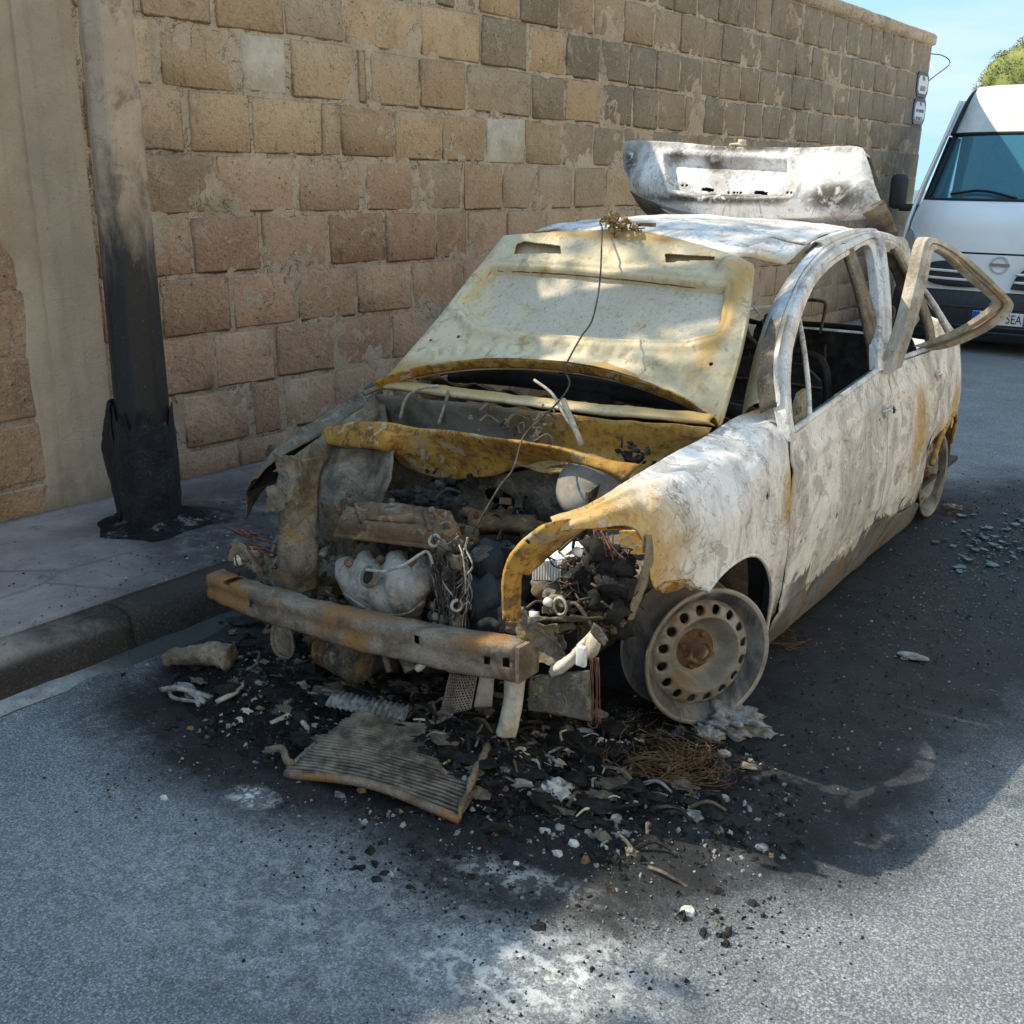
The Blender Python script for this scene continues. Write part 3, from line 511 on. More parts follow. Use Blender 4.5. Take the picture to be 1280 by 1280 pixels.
# ------------------------------------------------------------------ stone wall
WTOP = 3.02; WEND = 10.10; WBEG = -14.0
def build_wall():
    root = thing('stone_wall', 'tall wall of tan tuff blocks with pale mortar behind the burnt car', 'wall', W0, rz=-WY)
    # core (mortar plane), local x = out of the wall, y = along
    vs = []; ny, nzv = 620, 150
    for i in range(ny):
        for j in range(nzv):
            s = -2.5 + (WEND+2.5)*i/(ny-1); z = -.2+(WTOP-.10+.2)*j/(nzv-1)
            vs.append(Vector((-.0042+.0058*fbm((s, z, 0), 4.5, 1)+.0042*fbm((s, z, 0), 15, 3), s, z)))
    fs = [(i*nzv+j, (i+1)*nzv+j, (i+1)*nzv+j+1, i*nzv+j+1) for i in range(ny-1) for j in range(nzv-1)]
    mesh('mortar_bed', vs, fs, M['mortar'], root)
    mb = MB(); mb.box((-.20, (WBEG+WEND-.02)/2, 1.41), (.34, WEND-.02-WBEG, 2.98)); mb.box((-.03, (WBEG-2.5)/2, 1.41), (.06, -2.5-WBEG, 2.98))
    mb.build('core', M['mortar'], root, smooth=False)
    # coping
    g = []
    for i in range(120):
        s = WBEG if i == 0 else -2.5+(WEND+.03+2.5)*(i-1)/118
        a = .008*fbm((s, 1, 0), 2.2, 7)
        g.append([Vector((x, s, z+a)) for x, z in ((.0, WTOP-.115), (.028, WTOP-.10), (.034, WTOP-.03), (.012, WTOP), (-.36, WTOP+.01), (-.40, WTOP-.05), (-.38, WTOP-.11), (.0, WTOP-.116))])
    gridmesh('coping', g, M['mortar'], root)
    # blocks
    rng = random.Random(5)
    def block_mesh(seed, n=6, m=5):
        r = random.Random(seed); vs = []; fs = []; U = [-.5, -.465, -.17, .17, .465, .5]; V = [-.5, -.45, 0, .45, .5]; tl = r.uniform(-.004, .004); tv = r.uniform(-.004, .004)
        for i in range(n):
            for j in range(m):
                ed = (i in (0, n-1)) or (j in (0, m-1)); co = (i in (0, n-1)) and (j in (0, m-1)); u, v = U[i], V[j]
                if co: u *= r.uniform(.95, .99); v *= r.uniform(.93, .99)
                x = tl*2*u+tv*2*v+r.uniform(-.0012, .0012) if not ed else -.006+r.uniform(-.003, .003)
                vs.append((x, u+r.uniform(-.012, .012), v+r.uniform(-.016, .016)))
        fs = [(i*m+j, (i+1)*m+j, (i+1)*m+j+1, i*m+j+1) for i in range(n-1) for j in range(m-1)]
        ring = [i*m for i in range(n)] + [(n-1)*m+j for j in range(1, m)] + [i*m+m-1 for i in range(n-2, -1, -1)] + [j for j in range(m-2, 0, -1)]
        o = len(vs); vs += [(-.06, vs[k][1], vs[k][2]) for k in ring]; q = len(ring); nf = len(fs)
        fs += [(ring[a], ring[(a+1) % q], o+(a+1) % q, o+a) for a in range(q)]
        me = bpy.data.meshes.new('brick'); me.from_pydata(vs, [], fs)
        bm = bmesh.new(); bm.from_mesh(me); bmesh.ops.recalc_face_normals(bm, faces=bm.faces); bm.to_mesh(me); bm.free()
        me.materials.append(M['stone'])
        for k, p in enumerate(me.polygons): p.use_smooth = k < nf
        return me
    variants = [block_mesh(k) for k in range(14)]
    pale = [v.copy() for v in variants[:2]]
    for p in pale: p.materials.clear(); p.materials.append(M['pale_stone'])
    mids = {-3: [(355, 20), (430, 25), (524, 20), (602, 24), (660, 30)], -2: [(195, 60), (295, 82), (364, 85), (442, 95), (463, 105), (525, 108), (583, 112), (665, 125), (706, 130), (752, 135)],
            -1: [(236, 160), (315, 160), (402, 160), (425, 165), (493, 170), (553, 175), (607, 180), (656, 185), (702, 188), (742, 190)],
            0: [(272, 228), (368, 230), (455, 232), (517, 232), (580, 232), (628, 234), (672, 236), (717, 238), (757, 240)],
            1: [(240, 300), (326, 300), (412, 300), (482, 300), (545, 298), (585, 297)],
            2: [(290, 375), (372, 368), (446, 362), (515, 355)], 3: [(268, 448), (345, 440), (420, 430), (490, 420)], 4: [(312, 515), (356, 507), (420, 495)], 5: [(300, 580), (370, 565)]}
    pale_at = [wp(332, 82), wp(631, 180)]
    specs = []
    for k in range(-5, 6):
        ztop, zbot = WZ0-k*WH, WZ0-(k+1)*WH
        if k == -5: ztop = WTOP-.115
        if k == 5: zbot = .08
        js = sorted(wp(*q)[0] for q in mids.get(k, []))
        if not js: js = [.30+rng.uniform(0, .35)]
        s = js[0]; left = []
        while s > .24: s -= rng.uniform(.36, .42); left.append(s)
        left = [max(x, .18) for x in left[:-1]] + [.17]
        s = js[-1]; right = []
        while s < WEND-.15:
            s += rng.uniform(.35, .43) if s < 2.5 else (rng.uniform(.31, .39) if s < 4.8 else rng.uniform(.27, .345)); right.append(min(s, WEND-.005))
        if WEND-.005-right[-1] < .15: right[-1] = WEND-.005
        js = sorted(set(left+js+right))
        lj = [-2.4]; 
        while lj[-1] < -.55: lj.append(lj[-1]+rng.uniform(.36, .44))
        lj[-1] = -.155 if k < 2 else -.13+(k-2)*.012
        for a, b in list(zip(js, js[1:]))+list(zip(lj, lj[1:])):
            if a < -.6 and k < -2: continue
            if a < -.1 and k < 1 and a > -.6: pass
            gap = rng.choice([.006, .008, .012, .018, .03, .05, .06]) if b < 3 else rng.choice([.008, .012, .018]); gz = rng.uniform(.006, .020)
            w = b-a-gap; h = ztop-zbot-gz
            if w < .05: continue
            cy, cz = (a+b)/2, (ztop+zbot)/2
            pl = any(abs(cy-p[0]) < .19 and abs(cz-p[1]) < .12 for p in pale_at)
            me = rng.choice(pale) if pl else rng.choice(variants)
            specs.append((me, (.0015+rng.uniform(-.004, .003), cy, cz+rng.uniform(-.004, .004)), (1, w, h), (rng.uniform(-.012, .012), 0, rng.uniform(-.01, .01)), a))
    specs.sort(key=lambda q: (q[4] < -.6, abs(q[4])))          # nearest blocks first: they show largest
    rest = MB()
    for k, (me, lo, sc, ro, a) in enumerate(specs):
        if k < 300:
            o = link('brick', me, root); o.location = lo; o.scale = sc; o.rotation_euler = ro
        else:
            X = Matrix.LocRotScale(Vector(lo), Matrix.Rotation(ro[2], 3, 'Z'), Vector(sc)); rest.add([X @ v.co for v in me.vertices], [tuple(p.vertices) for p in me.polygons])
    if rest.v: kind(rest.build('far_bricks', M['stone'], root, smooth=False), 'stuff')
    # cast pillar in the wall, left of the pole
    pts = []
    sa0, sb0 = -.145, .155
    g = []
    for i in range(40):
        z = -.1+(WTOP-.1+.1)*i/39
        row = []
        lw = sa0 + .02*fbm((0, z, 0), 3, 4) - (.0 if z < 1.18 else min(.5, (z-1.18)*1.6))
        for (s, x) in ((lw-.03, -.012), (lw, .012), (lw+.05, .016), (-.085, .017), (-.083, .027), (.0, .030), (.08, .029), (sb0-.012, .030), (sb0, .022), (sb0+.002, -.02)):
            row.append(Vector((x+.002*fbm((s, z, 0), 8, 6), s, z)))
        g.append(row)
    edge_split(gridmesh('concrete_pillar', g, M['pillar'], root), 50)
    return root
build_wall()

# ------------------------------------------------------------------ lamp pole
def build_pole():
    B = at(191, 655, z=PAV); 
    root = thing('street_pole', 'tapering grey steel pole blackened by fire, standing on the pavement', 'pole', B)
    def W_(p): return Vector(p)
    n = 8; vs = []; H = 4.2
    prof = [(0, .112), (.50, .106), (1.2, .100), (H, .074)]
    def rad(z):
        for (a, ra), (b, rb) in zip(prof, prof[1:]):
            if a <= z <= b: return ra+(rb-ra)*(z-a)/(b-a)
        return prof[-1][1]
    mb = MB(); zs = [.0, .3, .6, .9, 1.2, 1.6, 2, 2.5, 3, 3.6, H]
    for z in zs:
        for j in range(n):
            q = 2*math.pi*(j+.5)/n+.35; r = rad(z)*.98/math.cos(math.pi/n)*.94
            mb.v.append(Vector((r*math.cos(q), r*math.sin(q), z)))
    for i in range(len(zs)-1):
        for j in range(n): mb.f.append((i*n+j, i*n+(j+1) % n, (i+1)*n+(j+1) % n, (i+1)*n+j)); mb.m.append(0)
    mb.f.append(tuple((len(zs)-1)*n+j for j in range(n))); mb.m.append(0)
    mb.build('shaft', M['pole'], root, smooth=False, bevel=.012)
    # melted plastic sleeve, torn open on the left
    g = []
    for i in range(30):
        z = .0+.475*i/29; row = []
        for j in range(41):
            q = 2*math.pi*j/40; r = .117+.008*fbm((math.cos(q), math.sin(q), z*3), 2, 3)+.004*fbm((math.cos(q)*3, math.sin(q)*3, z*9), 2, 6)-.006*z
            zz = z*(1+.16*fbm((math.cos(q)*2, math.sin(q)*2, 0), 1.8, 8)+.08*fbm((math.cos(q)*6, math.sin(q)*6, 0), 2, 3))
            row.append(Vector((r*math.cos(q), r*math.sin(q), zz)))
        g.append(row)
    gridmesh('melted_sleeve', g, M['sleeve'], root, solid=.004)
    # flap of the torn sleeve
    L = -Vector((R_.x, R_.y, 0)).normalized(); Bk = Vector((-L.y, L.x, 0))
    cols = []
    for (z, d, w) in ((.03, .10, .03), (.10, .135, .05), (.20, .165, .07), (.30, .18, .08), (.38, .165, .07), (.44, .135, .05), (.50, .118, .02)):
        p = L*.105; q = L*d; cols.append([p+Bk*.05+Vector((0, 0, z)), p*1.15+Bk*.01+L*(w*.4)+Vector((0, 0, z+.004)), q-Bk*.015+Vector((0, 0, z+.008)), q-L*.03-Bk*.055+Vector((0, 0, z))])
    gridmesh('sleeve_flap', loft(cols, 24, 12), M['sleeve'], root, disp=lambda P, u, v: .008*fbm(P, 12, 2), solid=.005)
    # ash collar at the foot
    g = []
    for i in range(14):
        row = []
        for j in range(49):
            q = 2*math.pi*j/48; r = .10+.125*(i/13)*(1+.35*fbm((math.cos(q), math.sin(q), 0), 1.6, 4)); z = .028*(1-i/13)**1.6+.012*fbm((math.cos(q)*r, math.sin(q)*r, 0), 24, 7)*(1-i/13)-(.004 if i == 13 else 0)
            row.append(Vector((r*math.cos(q), r*math.sin(q), z+.014)))
        g.append(row)
    kind(gridmesh('ash_collar', g, M['heap'], root), 'stuff')
    return root
build_pole()

# ------------------------------------------------------------------ street signs on the wall end
def glyphs(name, txt, size, mat, parent, loc, rot, ext=.0008, xs=1.0):
    c = bpy.data.curves.new(name, 'FONT'); c.body = txt; c.size = size; c.align_x = 'CENTER'; c.align_y = 'CENTER'; c.extrude = ext
    o0 = bpy.data.objects.new(name+'_tmp', c); COL.objects.link(o0)
    dg = bpy.context.evaluated_depsgraph_get(); me = bpy.data.meshes.new_from_object(o0.evaluated_get(dg)); bpy.data.objects.remove(o0); bpy.data.curves.remove(c)
    me.materials.clear(); me.materials.append(mat); me.name = name
    o = link(name, me, parent); o.location = loc; o.rotation_euler = rot; o.scale = (xs, 1, 1); return o
def street_sign(px0, px1, py0, py1, lines, label):
    a = wp(px0, (py0+py1)/2, .012); b = wp(px1, (py0+py1)/2, .012); s = (a[0]+b[0])/2; w = max(.36, b[0]-a[0])
    zt = wp((px0+px1)/2, py0, .012)[1]; zb = wp((px0+px1)/2, py1, .012)[1]; z = (zt+zb)/2; h = zt-zb
    s = min(s, WEND-.01-w/2)
    root = thing('street_sign', label, 'sign', wl(s, .016, z), 'street name plates on the wall end', rz=-WY)
    def plate(w, h, c, x, t):
        p = [(-w/2+c, -h/2), (w/2-c, -h/2), (w/2, -h/2+c), (w/2, h/2-c), (w/2-c, h/2), (-w/2+c, h/2), (-w/2, h/2-c), (-w/2, -h/2+c)]
        return MB().prism([(x, q[0], q[1]) for q in p], (-t, 0, 0))
    plate(w, h, .05, .0, .014).build('border', M['sign_navy'], root, smooth=False)
    plate(w-.07, h-.07, .04, .004, .004).build('face', M['sign_white'], root, smooth=False)
    for t, dz, sz in lines: glyphs('lettering', t, sz, M['sign_navy'], root, (.0052, 0, dz), (math.pi/2, 0, math.pi/2), xs=.8)
street_sign(1146, 1160, 90, 122, [('VIA', .06, .07), ('GIUSTI', -.04, .07)], 'upper white street name plate with navy border at the wall end')
street_sign(1142, 1157, 123, 156, [('VIA', .075, .05), ('DEI CAVALIERI', .005, .045), ('DI MALTA', -.075, .06)], 'lower white street name plate with three lines of lettering at the wall end')
# bent wire sticking out of the wall end
def wall_wire():
    b = wl(WEND, -.05, 2.83)
    pts = [Vector((0, 0, 0)), WD*.10+WN*.14+Vector((0, 0, -.02)), WD*.12+WN*.22+Vector((0, 0, -.10)), WD*.06+WN*.10+Vector((0, 0, -.22)), Vector((0, 0, -.34))-WN*.02]
    o = MB().tube(pts, .0055, 5, 24).build('wire_loop', M['wire_dark']); o.location = b
    tag(o, 'thin bent wire looping out from the far end of the wall', 'wire')
wall_wire()
# ================================================================== VAN
def build_van():
    xc, y0 = -.17, 8.0; hw = .96
    root = thing('parked_van', 'white high roofed van with dark grey bumper parked behind the burnt car', 'van', (xc, y0, 0))
    # front centre-line profile (y offset, z, half width, corner roundness)
    def row(dy, z, w, rnd, n=33, full=True):
        out = []
        for i in range(n):
            t = -1+2*i/(n-1); x = w*t; out.append(Vector((x, dy+rnd*abs(t)**5, z)))
        return out
    def band(name, rows, mat, nv=14, **kw): return gridmesh(name, loft([row(*r) for r in rows], nv, 41), mat, root, **kw)
    nose = band('bonnet', [(.10, .90, hw-.02, .30), (.13, 1.02, hw-.02, .32), (.20, 1.18, hw-.025, .34), (.40, 1.33, hw-.04, .30), (.50, 1.345, hw-.06, .28)], M['van_white'], 20)
    band('grille_panel', [(.03, .56, hw-.01, .28), (.055, .70, hw-.01, .29), (.085, .885, hw-.015, .30)], M['van_white'], 10)
    band('bumper', [(.10, .10, hw-.02, .30), (.02, .13, hw-.01, .28), (-.02, .25, hw, .26), (-.035, .42, hw, .26), (.0, .545, hw-.005, .28), (.05, .555, hw-.02, .28)], M['van_black'], 26)
    # lower bumper slots and ribs
    for z in (.20, .25, .42): MB().tube([Vector((-.80, .045, z)), Vector((-.4, -.028, z)), Vector((0, -.034, z)), Vector((.4, -.028, z)), Vector((.80, .045, z))], .012, 6, 20).build('bumper_rib', M['van_black'], root)
    for sx in (-1, 1):
        pts = lambda z: [Vector((sx*x, .012+.30*(x/hw)**5+(z-.56)*.09, z)) for x in (.12, .2, .35, .5, .62, .72)]
        up = [Vector((sx*x, .012+.30*(x/hw)**5+.02, z)) for x, z in ((.13, .60), (.17, .72), (.27, .80), (.42, .82), (.58, .80), (.70, .74))]
        lo = [Vector((sx*x, .006+.30*(x/hw)**5+.0, z)) for x, z in ((.13, .60), (.2, .595), (.3, .59), (.45, .595), (.58, .62), (.70, .70))]
        gridmesh('grille', loft([lo, up], 6, 20), M['van_black'], root, solid=.01)
        for z in (.655, .725):
            MB().tube([Vector((sx*x, -.002+.30*(x/hw)**5+(z-.58)*.09, z+.03*(x/.7)**2*.4)) for x in (.15, .3, .45, .6, .69)], .013, 6, 14).build('grille_bar', M['van_white'], root)
        # headlamp
        f = [Vector((sx*x, .10+.30*(x/hw)**5+(z-.8)*.10-.012, z)) for x, z in ((.74, .78), (.86, .80), (.925, .86), (.935, 1.02), (.90, 1.10), (.84, 1.06), (.78, .93))]
        MB().prism(f, (0, .05, 0)).build('headlight', M['lens'], root, smooth=False, bevel=.012)
        # mirror
        mm = MB(); mm.box((sx*1.13, .62, 1.42), (.17, .10, .33)); m_ = mm.build('wing_mirror', M['van_black'], root, bevel=.05)
        a_ = MB().box((sx*1.02, .66, 1.27), (.20, .07, .07)).build('mirror_arm', M['van_black'], m_, smooth=False, bevel=.02)
        # pillar strip by the windscreen and side of the body with a window opening
        sidep = [[(.30, .12), (.32, .60), (.40, 1.02), (.60, 1.33), (1.15, 1.98), (1.42, 2.30)], [(.62, .12), (.62, .60), (.62, 1.02), (.74, 1.33), (1.22, 1.94), (1.50, 2.30)]]
        def sx_(z): return hw-.0-max(0, z-1.2)*.105
        gridmesh('front_wing', loft([[Vector((sx*(sx_(z)+.004), y, z)) for y, z in c] for c in sidep], 6, 30), M['van_white'], root, solid=.02)
        q = lambda pts: MB().prism([Vector((sx*sx_(z), y, z)) for y, z in pts], (-sx*.03, 0, 0))
        q([(.62, .2), (1.75, .2), (1.75, 1.30), (.74, 1.30), (.62, 1.02)]).build('cab_door', M['van_white'], root, smooth=False)
        q([(1.20, 1.96), (1.75, 1.96), (1.75, 2.30), (1.50, 2.30)]).build('upper_side', M['van_white'], root, smooth=False)
        q([(1.75, .2), (4.9, .2), (4.9, 2.30), (1.75, 2.30)]).build('body_side', M['van_white'], root, smooth=False)
        MB().prism([Vector((sx*(sx_(z)-.012), y, z)) for y, z in [(.78, 1.31), (1.74, 1.31), (1.74, 1.95), (1.24, 1.95)]], (-sx*.006, 0, 0)).build('side_window', M['glass'], root, smooth=False)
        for yw in (.78, 4.0):
            w = MB().lathe([(.20, -.11), (.30, -.10), (.325, -.06), (.325, .06), (.30, .10), (.20, .11)], (sx*(hw-.13), yw, .325), (1, 0, 0), 28).build('wheel', M['rubber'], root)
            MB().lathe([(0, .0), (.06, .02), (.10, 0), (.17, .02), (.20, .035), (.205, -.03)], (sx*(hw-.03), yw, .325), (sx, 0, 0), 24).build('rim', M['chrome'], w)
        st = [Vector((sx*(sx_(z)-.055), y-.02, z)) for y, z in ((1.20, 1.97), (1.36, 2.15), (1.55, 2.32), (1.78, 2.41), (2.1, 2.44))]
        MB().tube(st, .020, 6, 24).build('roof_seal', M['rubber'], root)
        # seat
        s = MB(); s.box((sx*.48, 1.75, 1.20), (.46, .14, .62)); s.box((sx*.48, 1.70, 1.62), (.27, .12, .22)); s.box((sx*.48, 1.50, .86), (.46, .5, .16)); s.build('cab_seat', M['cab_seat'], root, bevel=.05)
    # glass and its black surround
    ws = [(.49, 1.335, hw-.075, .26), (.72, 1.62, hw-.11, .25), (1.02, 1.97, hw-.145, .24)]
    band('windscreen', [(.505, 1.345, hw-.10, .26), (.73, 1.62, hw-.13, .25), (1.01, 1.955, hw-.16, .24)], M['glass'], 10)
    L = [Vector((-(hw-.085), .49+.25, 1.34)), Vector((-(hw-.12), .72+.24, 1.62)), Vector((-(hw-.155), 1.02+.23, 1.965))]
    for sx in (-1, 1): MB().tube([Vector((sx*-p.x, p.y, p.z)) for p in L], .030, 6, 12).build('screen_pillar', M['rubber'], root)
    MB().tube(row(.475, 1.345, hw-.09, .26, 21), .026, 6).build('scuttle', M['rubber'], root)
    MB().tube(row(1.02, 1.965, hw-.15, .24, 21), .020, 6).build('screen_header', M['rubber'], root)
    band('roof', [(1.03, 1.985, hw-.10, .27), (1.17, 2.14, hw-.115, .28), (1.33, 2.31, hw-.125, .28), (1.55, 2.425, hw-.14, .26), (1.9, 2.47, hw-.15, .2), (3, 2.48, hw-.15, .0), (4.9, 2.46, hw-.15, .0)], M['van_roof'], 40)
    for sx in (-1, 1): MB().prism([Vector((sx*(hw-.12), 1.5, 2.28)), Vector((sx*(hw-.15), 1.9, 2.385)), Vector((sx*(hw-.15), 4.9, 2.38)), Vector((sx*(hw-.115), 4.9, 2.28))], (-sx*.02, 0, -.01)).build('roof_edge', M['van_white'], root, smooth=False)
    MB().box((0, 4.9, 1.3), (2*hw-.1, .04, 2.1)).build('rear_wall', M['van_white'], root, smooth=False)
    MB().box((0, 2.75, 1.3), (2*hw-.16, .04, 2.0)).build('bulkhead', M['van_dark'], root, smooth=False)
    MB().box((0, 2.5, .40), (2*hw-.1, 4.6, .06)).build('floor_pan', M['rubber'], root, smooth=False)
    d = MB(); d.prism([Vector((-hw+.13, .56, 1.30)), Vector((hw-.13, .56, 1.30)), Vector((hw-.13, 1.05, 1.22)), Vector((-hw+.13, 1.05, 1.22))], .3); d.build('dashboard', M['van_dark'], root, smooth=False)
    # wipers
    for a, b, c in (((-.02, .505, 1.375), (-.34, .545, 1.44), (-.62, .56, 1.405)), ((.62, .54, 1.37), (.35, .53, 1.42), (.06, .515, 1.385))):
        MB().tube([Vector(a), Vector(b), Vector(c)], .013, 5, 10).build('wiper', M['rubber'], root)
    MB().tube([Vector((.06, .52, 1.37)), Vector((.10, .70, 1.62)), Vector((.09, 1.0, 1.96))], .006, 5, 12).build('aerial_wire', M['rubber'], root)
    # round badge: ring with a crossbar
    e = MB(); e.lathe([(.066, -.004), (.078, -.004), (.078, .010), (.066, .010)], (0, .066, .80), (0, -1, .1), 28, closed=True); e.box((0, .060, .80), (.17, .014, .026)); e.build('badge', M['chrome'], root, smooth=False)
    # number plate
    c = Vector((.10, -.044, .335)); pw, ph = .50, .115
    pl = MB().box(c, (pw, .012, ph)).build('number_plate', M['plate_white'], root, smooth=False, bevel=.004)
    for sx in (-1, 1): MB().box(c+Vector((sx*(pw/2-.034), -.0075, 0)), (.062, .004, ph-.006)).build('blue_band', M['plate_blue'], pl, smooth=False)
    for t, dx in (('CS', -.115), ('8', -.02), ('5EA', .105)): glyphs('lettering', t, .112, M['ink'], pl, c+Vector((dx, -.0082, -.003)), (math.pi/2, 0, 0), xs=.72)
    glyphs('country_letter', 'I', .045, M['plate_white'], pl, c+Vector((-pw/2+.034, -.011, -.03)), (math.pi/2, 0, 0))
    MB().box(c+Vector((0, .012, 0)), (pw+.10, .02, ph+.06)).build('plate_holder', M['van_black'], root, smooth=False, bevel=.01)
    sc_ = MB()
    for k in range(3): sc_.box((-.01+k*.022, -.038, .475), (.006, .004, .05), Matrix.Rotation(.5, 3, 'Y'))
    sc_.build('scratch_mark', M['chrome'], root, smooth=False)
    return root
build_van()

# ------------------------------------------------------------------ trees
def crown(name, centers, nleaf, size, mat, parent, seed, flat=.0):
    r = random.Random(seed); vs, fs = [], []
    tot = sum(c[1]**2 for c in centers)
    for c, rad, sq in centers:
        for _ in range(int(nleaf*rad*rad/tot)):
            d = Vector((r.gauss(0, 1), r.gauss(0, 1), r.gauss(0, 1))).normalized(); k = r.uniform(.55, 1.0)**.5
            q = Vector(c)+Vector((d.x, d.y, d.z*sq))*rad*k*(1+.22*nz(d, 2.2, seed+rad))
            if fbm(q, .9, seed) < -.28: continue
            n = (d+Vector((r.uniform(-1, 1), r.uniform(-1, 1), r.uniform(-.6, 1)))).normalized(); a = n.orthogonal().normalized(); a.rotate(Matrix.Rotation(r.uniform(0, 6.28), 3, n)); b = n.cross(a)
            s = size*r.uniform(.6, 1.25); o = len(vs)
            vs += [q-a*s, q+b*s*.42, q+a*s, q-b*s*.42]; fs.append((o, o+1, o+2, o+3))
    return mesh(name, vs, fs, mat, parent, smooth=False)
def tree(name, label, base, trunk, centers, nleaf, size, mat, seed):
    root = thing(name, label, 'tree', base); r = random.Random(seed)
    mb = MB(); mb.tube([Vector((0, 0, -.1)), Vector((.05, .03, trunk*.5)), Vector((.0, .06, trunk))], [.16, .12, .09], 9, 9)
    for c, rad, sq in centers:
        mb.tube([Vector((0, .05, trunk*r.uniform(.7, .98))), Vector(c)*.5+Vector((0, 0, trunk*.45)), Vector(c)], [.07, .045, .02], 6, 7)
    if 'round' in name:
        cm = MB()
        for c, rad, sq in centers: cm.lump(c, rad*.93, 3, 4, .10, 2.0, (1, 1, sq))
        cm.build('inner_foliage', mat, root)
    mb.build('trunk', M['bark'], root); crown('crown', centers, nleaf, size, mat, root, seed)
    return root
# clipped round tree behind the van
T1 = at(1288, 112, y=20.0); T0 = Vector((T1.x, 20.0, 0))
tree('round_tree', 'clipped rounded green tree with reddish top showing above the white van roof', T0, 2.6, [((0, 0, T1.z), .95, .9), ((-.25, .2, T1.z-.25), .80, .85), ((.5, 0, T1.z-.1), .9, .9)], 90000, .024, M['leaf_topiary'], 4)
# olive tree behind the wall whose branches dapple the car and the pole
B = W0+WD*(-.9)-WN*1.9
tree('olive_tree', 'loose leafy tree beyond the wall casting dappled shade on the car', B, 3.6,
     [((.0, .15, 5.25), .80, .6), ((-.2, -1.95, 5.0), .5, .6)], 1900, .058, M['leaf'], 9)
# added house front, out of view, to bounce warm sunlight onto wall and car
def house():
    root = thing('bounce_house_front', 'added unseen pale ochre house front across the street, bouncing warm light', 'house', (6.6, 8, 0))
    mb = MB(); mb.box((.15, 0, 3.4), (.3, 44, 7.0)); mb.build('wall', M['plaster'], root, smooth=False)
    for k in range(9):
        y = -20+k*5
        for z in (1.5, 4.8):
            f = MB().box((-.02, y, z), (.08, 1.25, 1.75)).build('window', M['pale_stone'], root, smooth=False); MB().box((-.07, y, z), (.03, 1.05, 1.55)).build('shutter', M['leaf_paint'], f, smooth=False)
    MB().box((-.15, 0, 6.95), (.7, 44.2, .18)).build('eaves', M['pale_stone'], root, smooth=False)
house()
# ================================================================== BURNT CAR
CAR = thing('burnt_car', 'burnt out small hatchback with bonnet and tailgate open and front end stripped bare', 'car', (0, 0, 0))
def mir(o, name=None, dx=.13):
    """mirror copy of a car part to the far side (own mesh)"""
    me = o.data.copy(); me.transform(Matrix.Translation((dx, 0, 0)) @ Matrix.Scale(-1, 4, (1, 0, 0))); me.flip_normals()
    q = o.copy(); q.data = me; COL.objects.link(q); return q
def dent(P, u=0, v=0): return .006*fbm(P, 3.2, 1) + .0025*fbm(P, 11, 4)
def FP(*pts, dx=0.0): return [FL(px, py, dx) for px, py in pts]
def nearhole(cs, rx=.013):
    cs = [(FL(*c), s) for c, s in cs]
    return lambda P, u, v: any((P-c).length < s*(1+.35*nz(P, 60, 2)) for c, s in cs)

# ---- left front wing (fender)
IN = lambda px, py, x: at(px, py, x=x)
cols = [
    [IN(692, 664, .600), IN(691, 659, .598), IN(690, 655, .592), IN(690, 651, .585), IN(688, 648, .575)],
    [IN(738, 661, .665), IN(738, 652, .660), IN(738, 645, .648), IN(739, 638, .625), IN(739, 629, .600)],
    [FL(796, 664), IN(795, 652, .700), IN(793, 637, .690), IN(792, 618, .655), IN(793, 597, .605)],
    [FL(820, 736), FL(824, 700), FL(826, 668), IN(828, 622, .715), IN(832, 572, .615)],
    [FL(850, 728), FL(860, 692), FL(868, 650), IN(874, 600, .735), IN(878, 547, .625)],
    [FL(884, 739), FL(895, 700), FL(905, 645), IN(912, 588, .748), IN(912, 526, .635)],
    [FL(900, 718), FL(910, 690), FL(920, 640), IN(927, 580, .755), IN(930, 517, .642)],
    [FL(917, 703), FL(925, 675), FL(934, 628), IN(940, 570, .760), IN(945, 511, .650)],
    [FL(936, 693), FL(940, 665), FL(947, 615), IN(953, 560, .765), IN(957, 507, .665)],
    [FL(950, 696), FL(955, 665), FL(960, 610), IN(965, 553, .768), IN(966, 504, .680)],
    [FL(960, 712), FL(964, 680), FL(970, 610), IN(975, 550, .772), IN(971, 503, .690)],
    [FL(964, 740), FL(968, 690), FL(976, 610), IN(980, 549, .774), IN(974, 503, .695)],
    [FL(957, 804), FL(977, 733), FL(984, 640), FL(985, 555), IN(976, 504, .698)],
]
g = loft(cols, 130, 60)
wing = gridmesh('front_wing', g, M['ash_paint'], CAR, hole=nearhole([((959, 621), .010), ((999-38, 624), .004)]),
    disp=lambda P, u, v: dent(P)+.012*math.exp(-((v-.62)/.10)**2)*min(1, u*3)-.008*math.exp(-((u-.30)/.05)**2)*(1-v), solid=.004)
# rolled lip round the wheel arch
arch = FP((822, 737), (850, 729), (884, 740), (900, 719), (917, 704), (936, 694), (950, 697), (960, 713), (964, 741), (958, 790))
MB().tube(arch[2:], .006, 6, 40).build('arch_lip', M['ash_paint'], wing)
# ragged rusty tongue ahead of the arch
gridmesh('torn_flange', loft([FP((822, 735), (838, 727), (856, 727), (876, 736)), [p+Vector((.0, .02, 0)) for p in FP((822, 745), (838, 744), (852, 738), (876, 742), dx=-.02)]], 9, 30), M['ochre'], wing, disp=lambda P, u, v: .012*fbm(P, 25, 3), solid=.004)

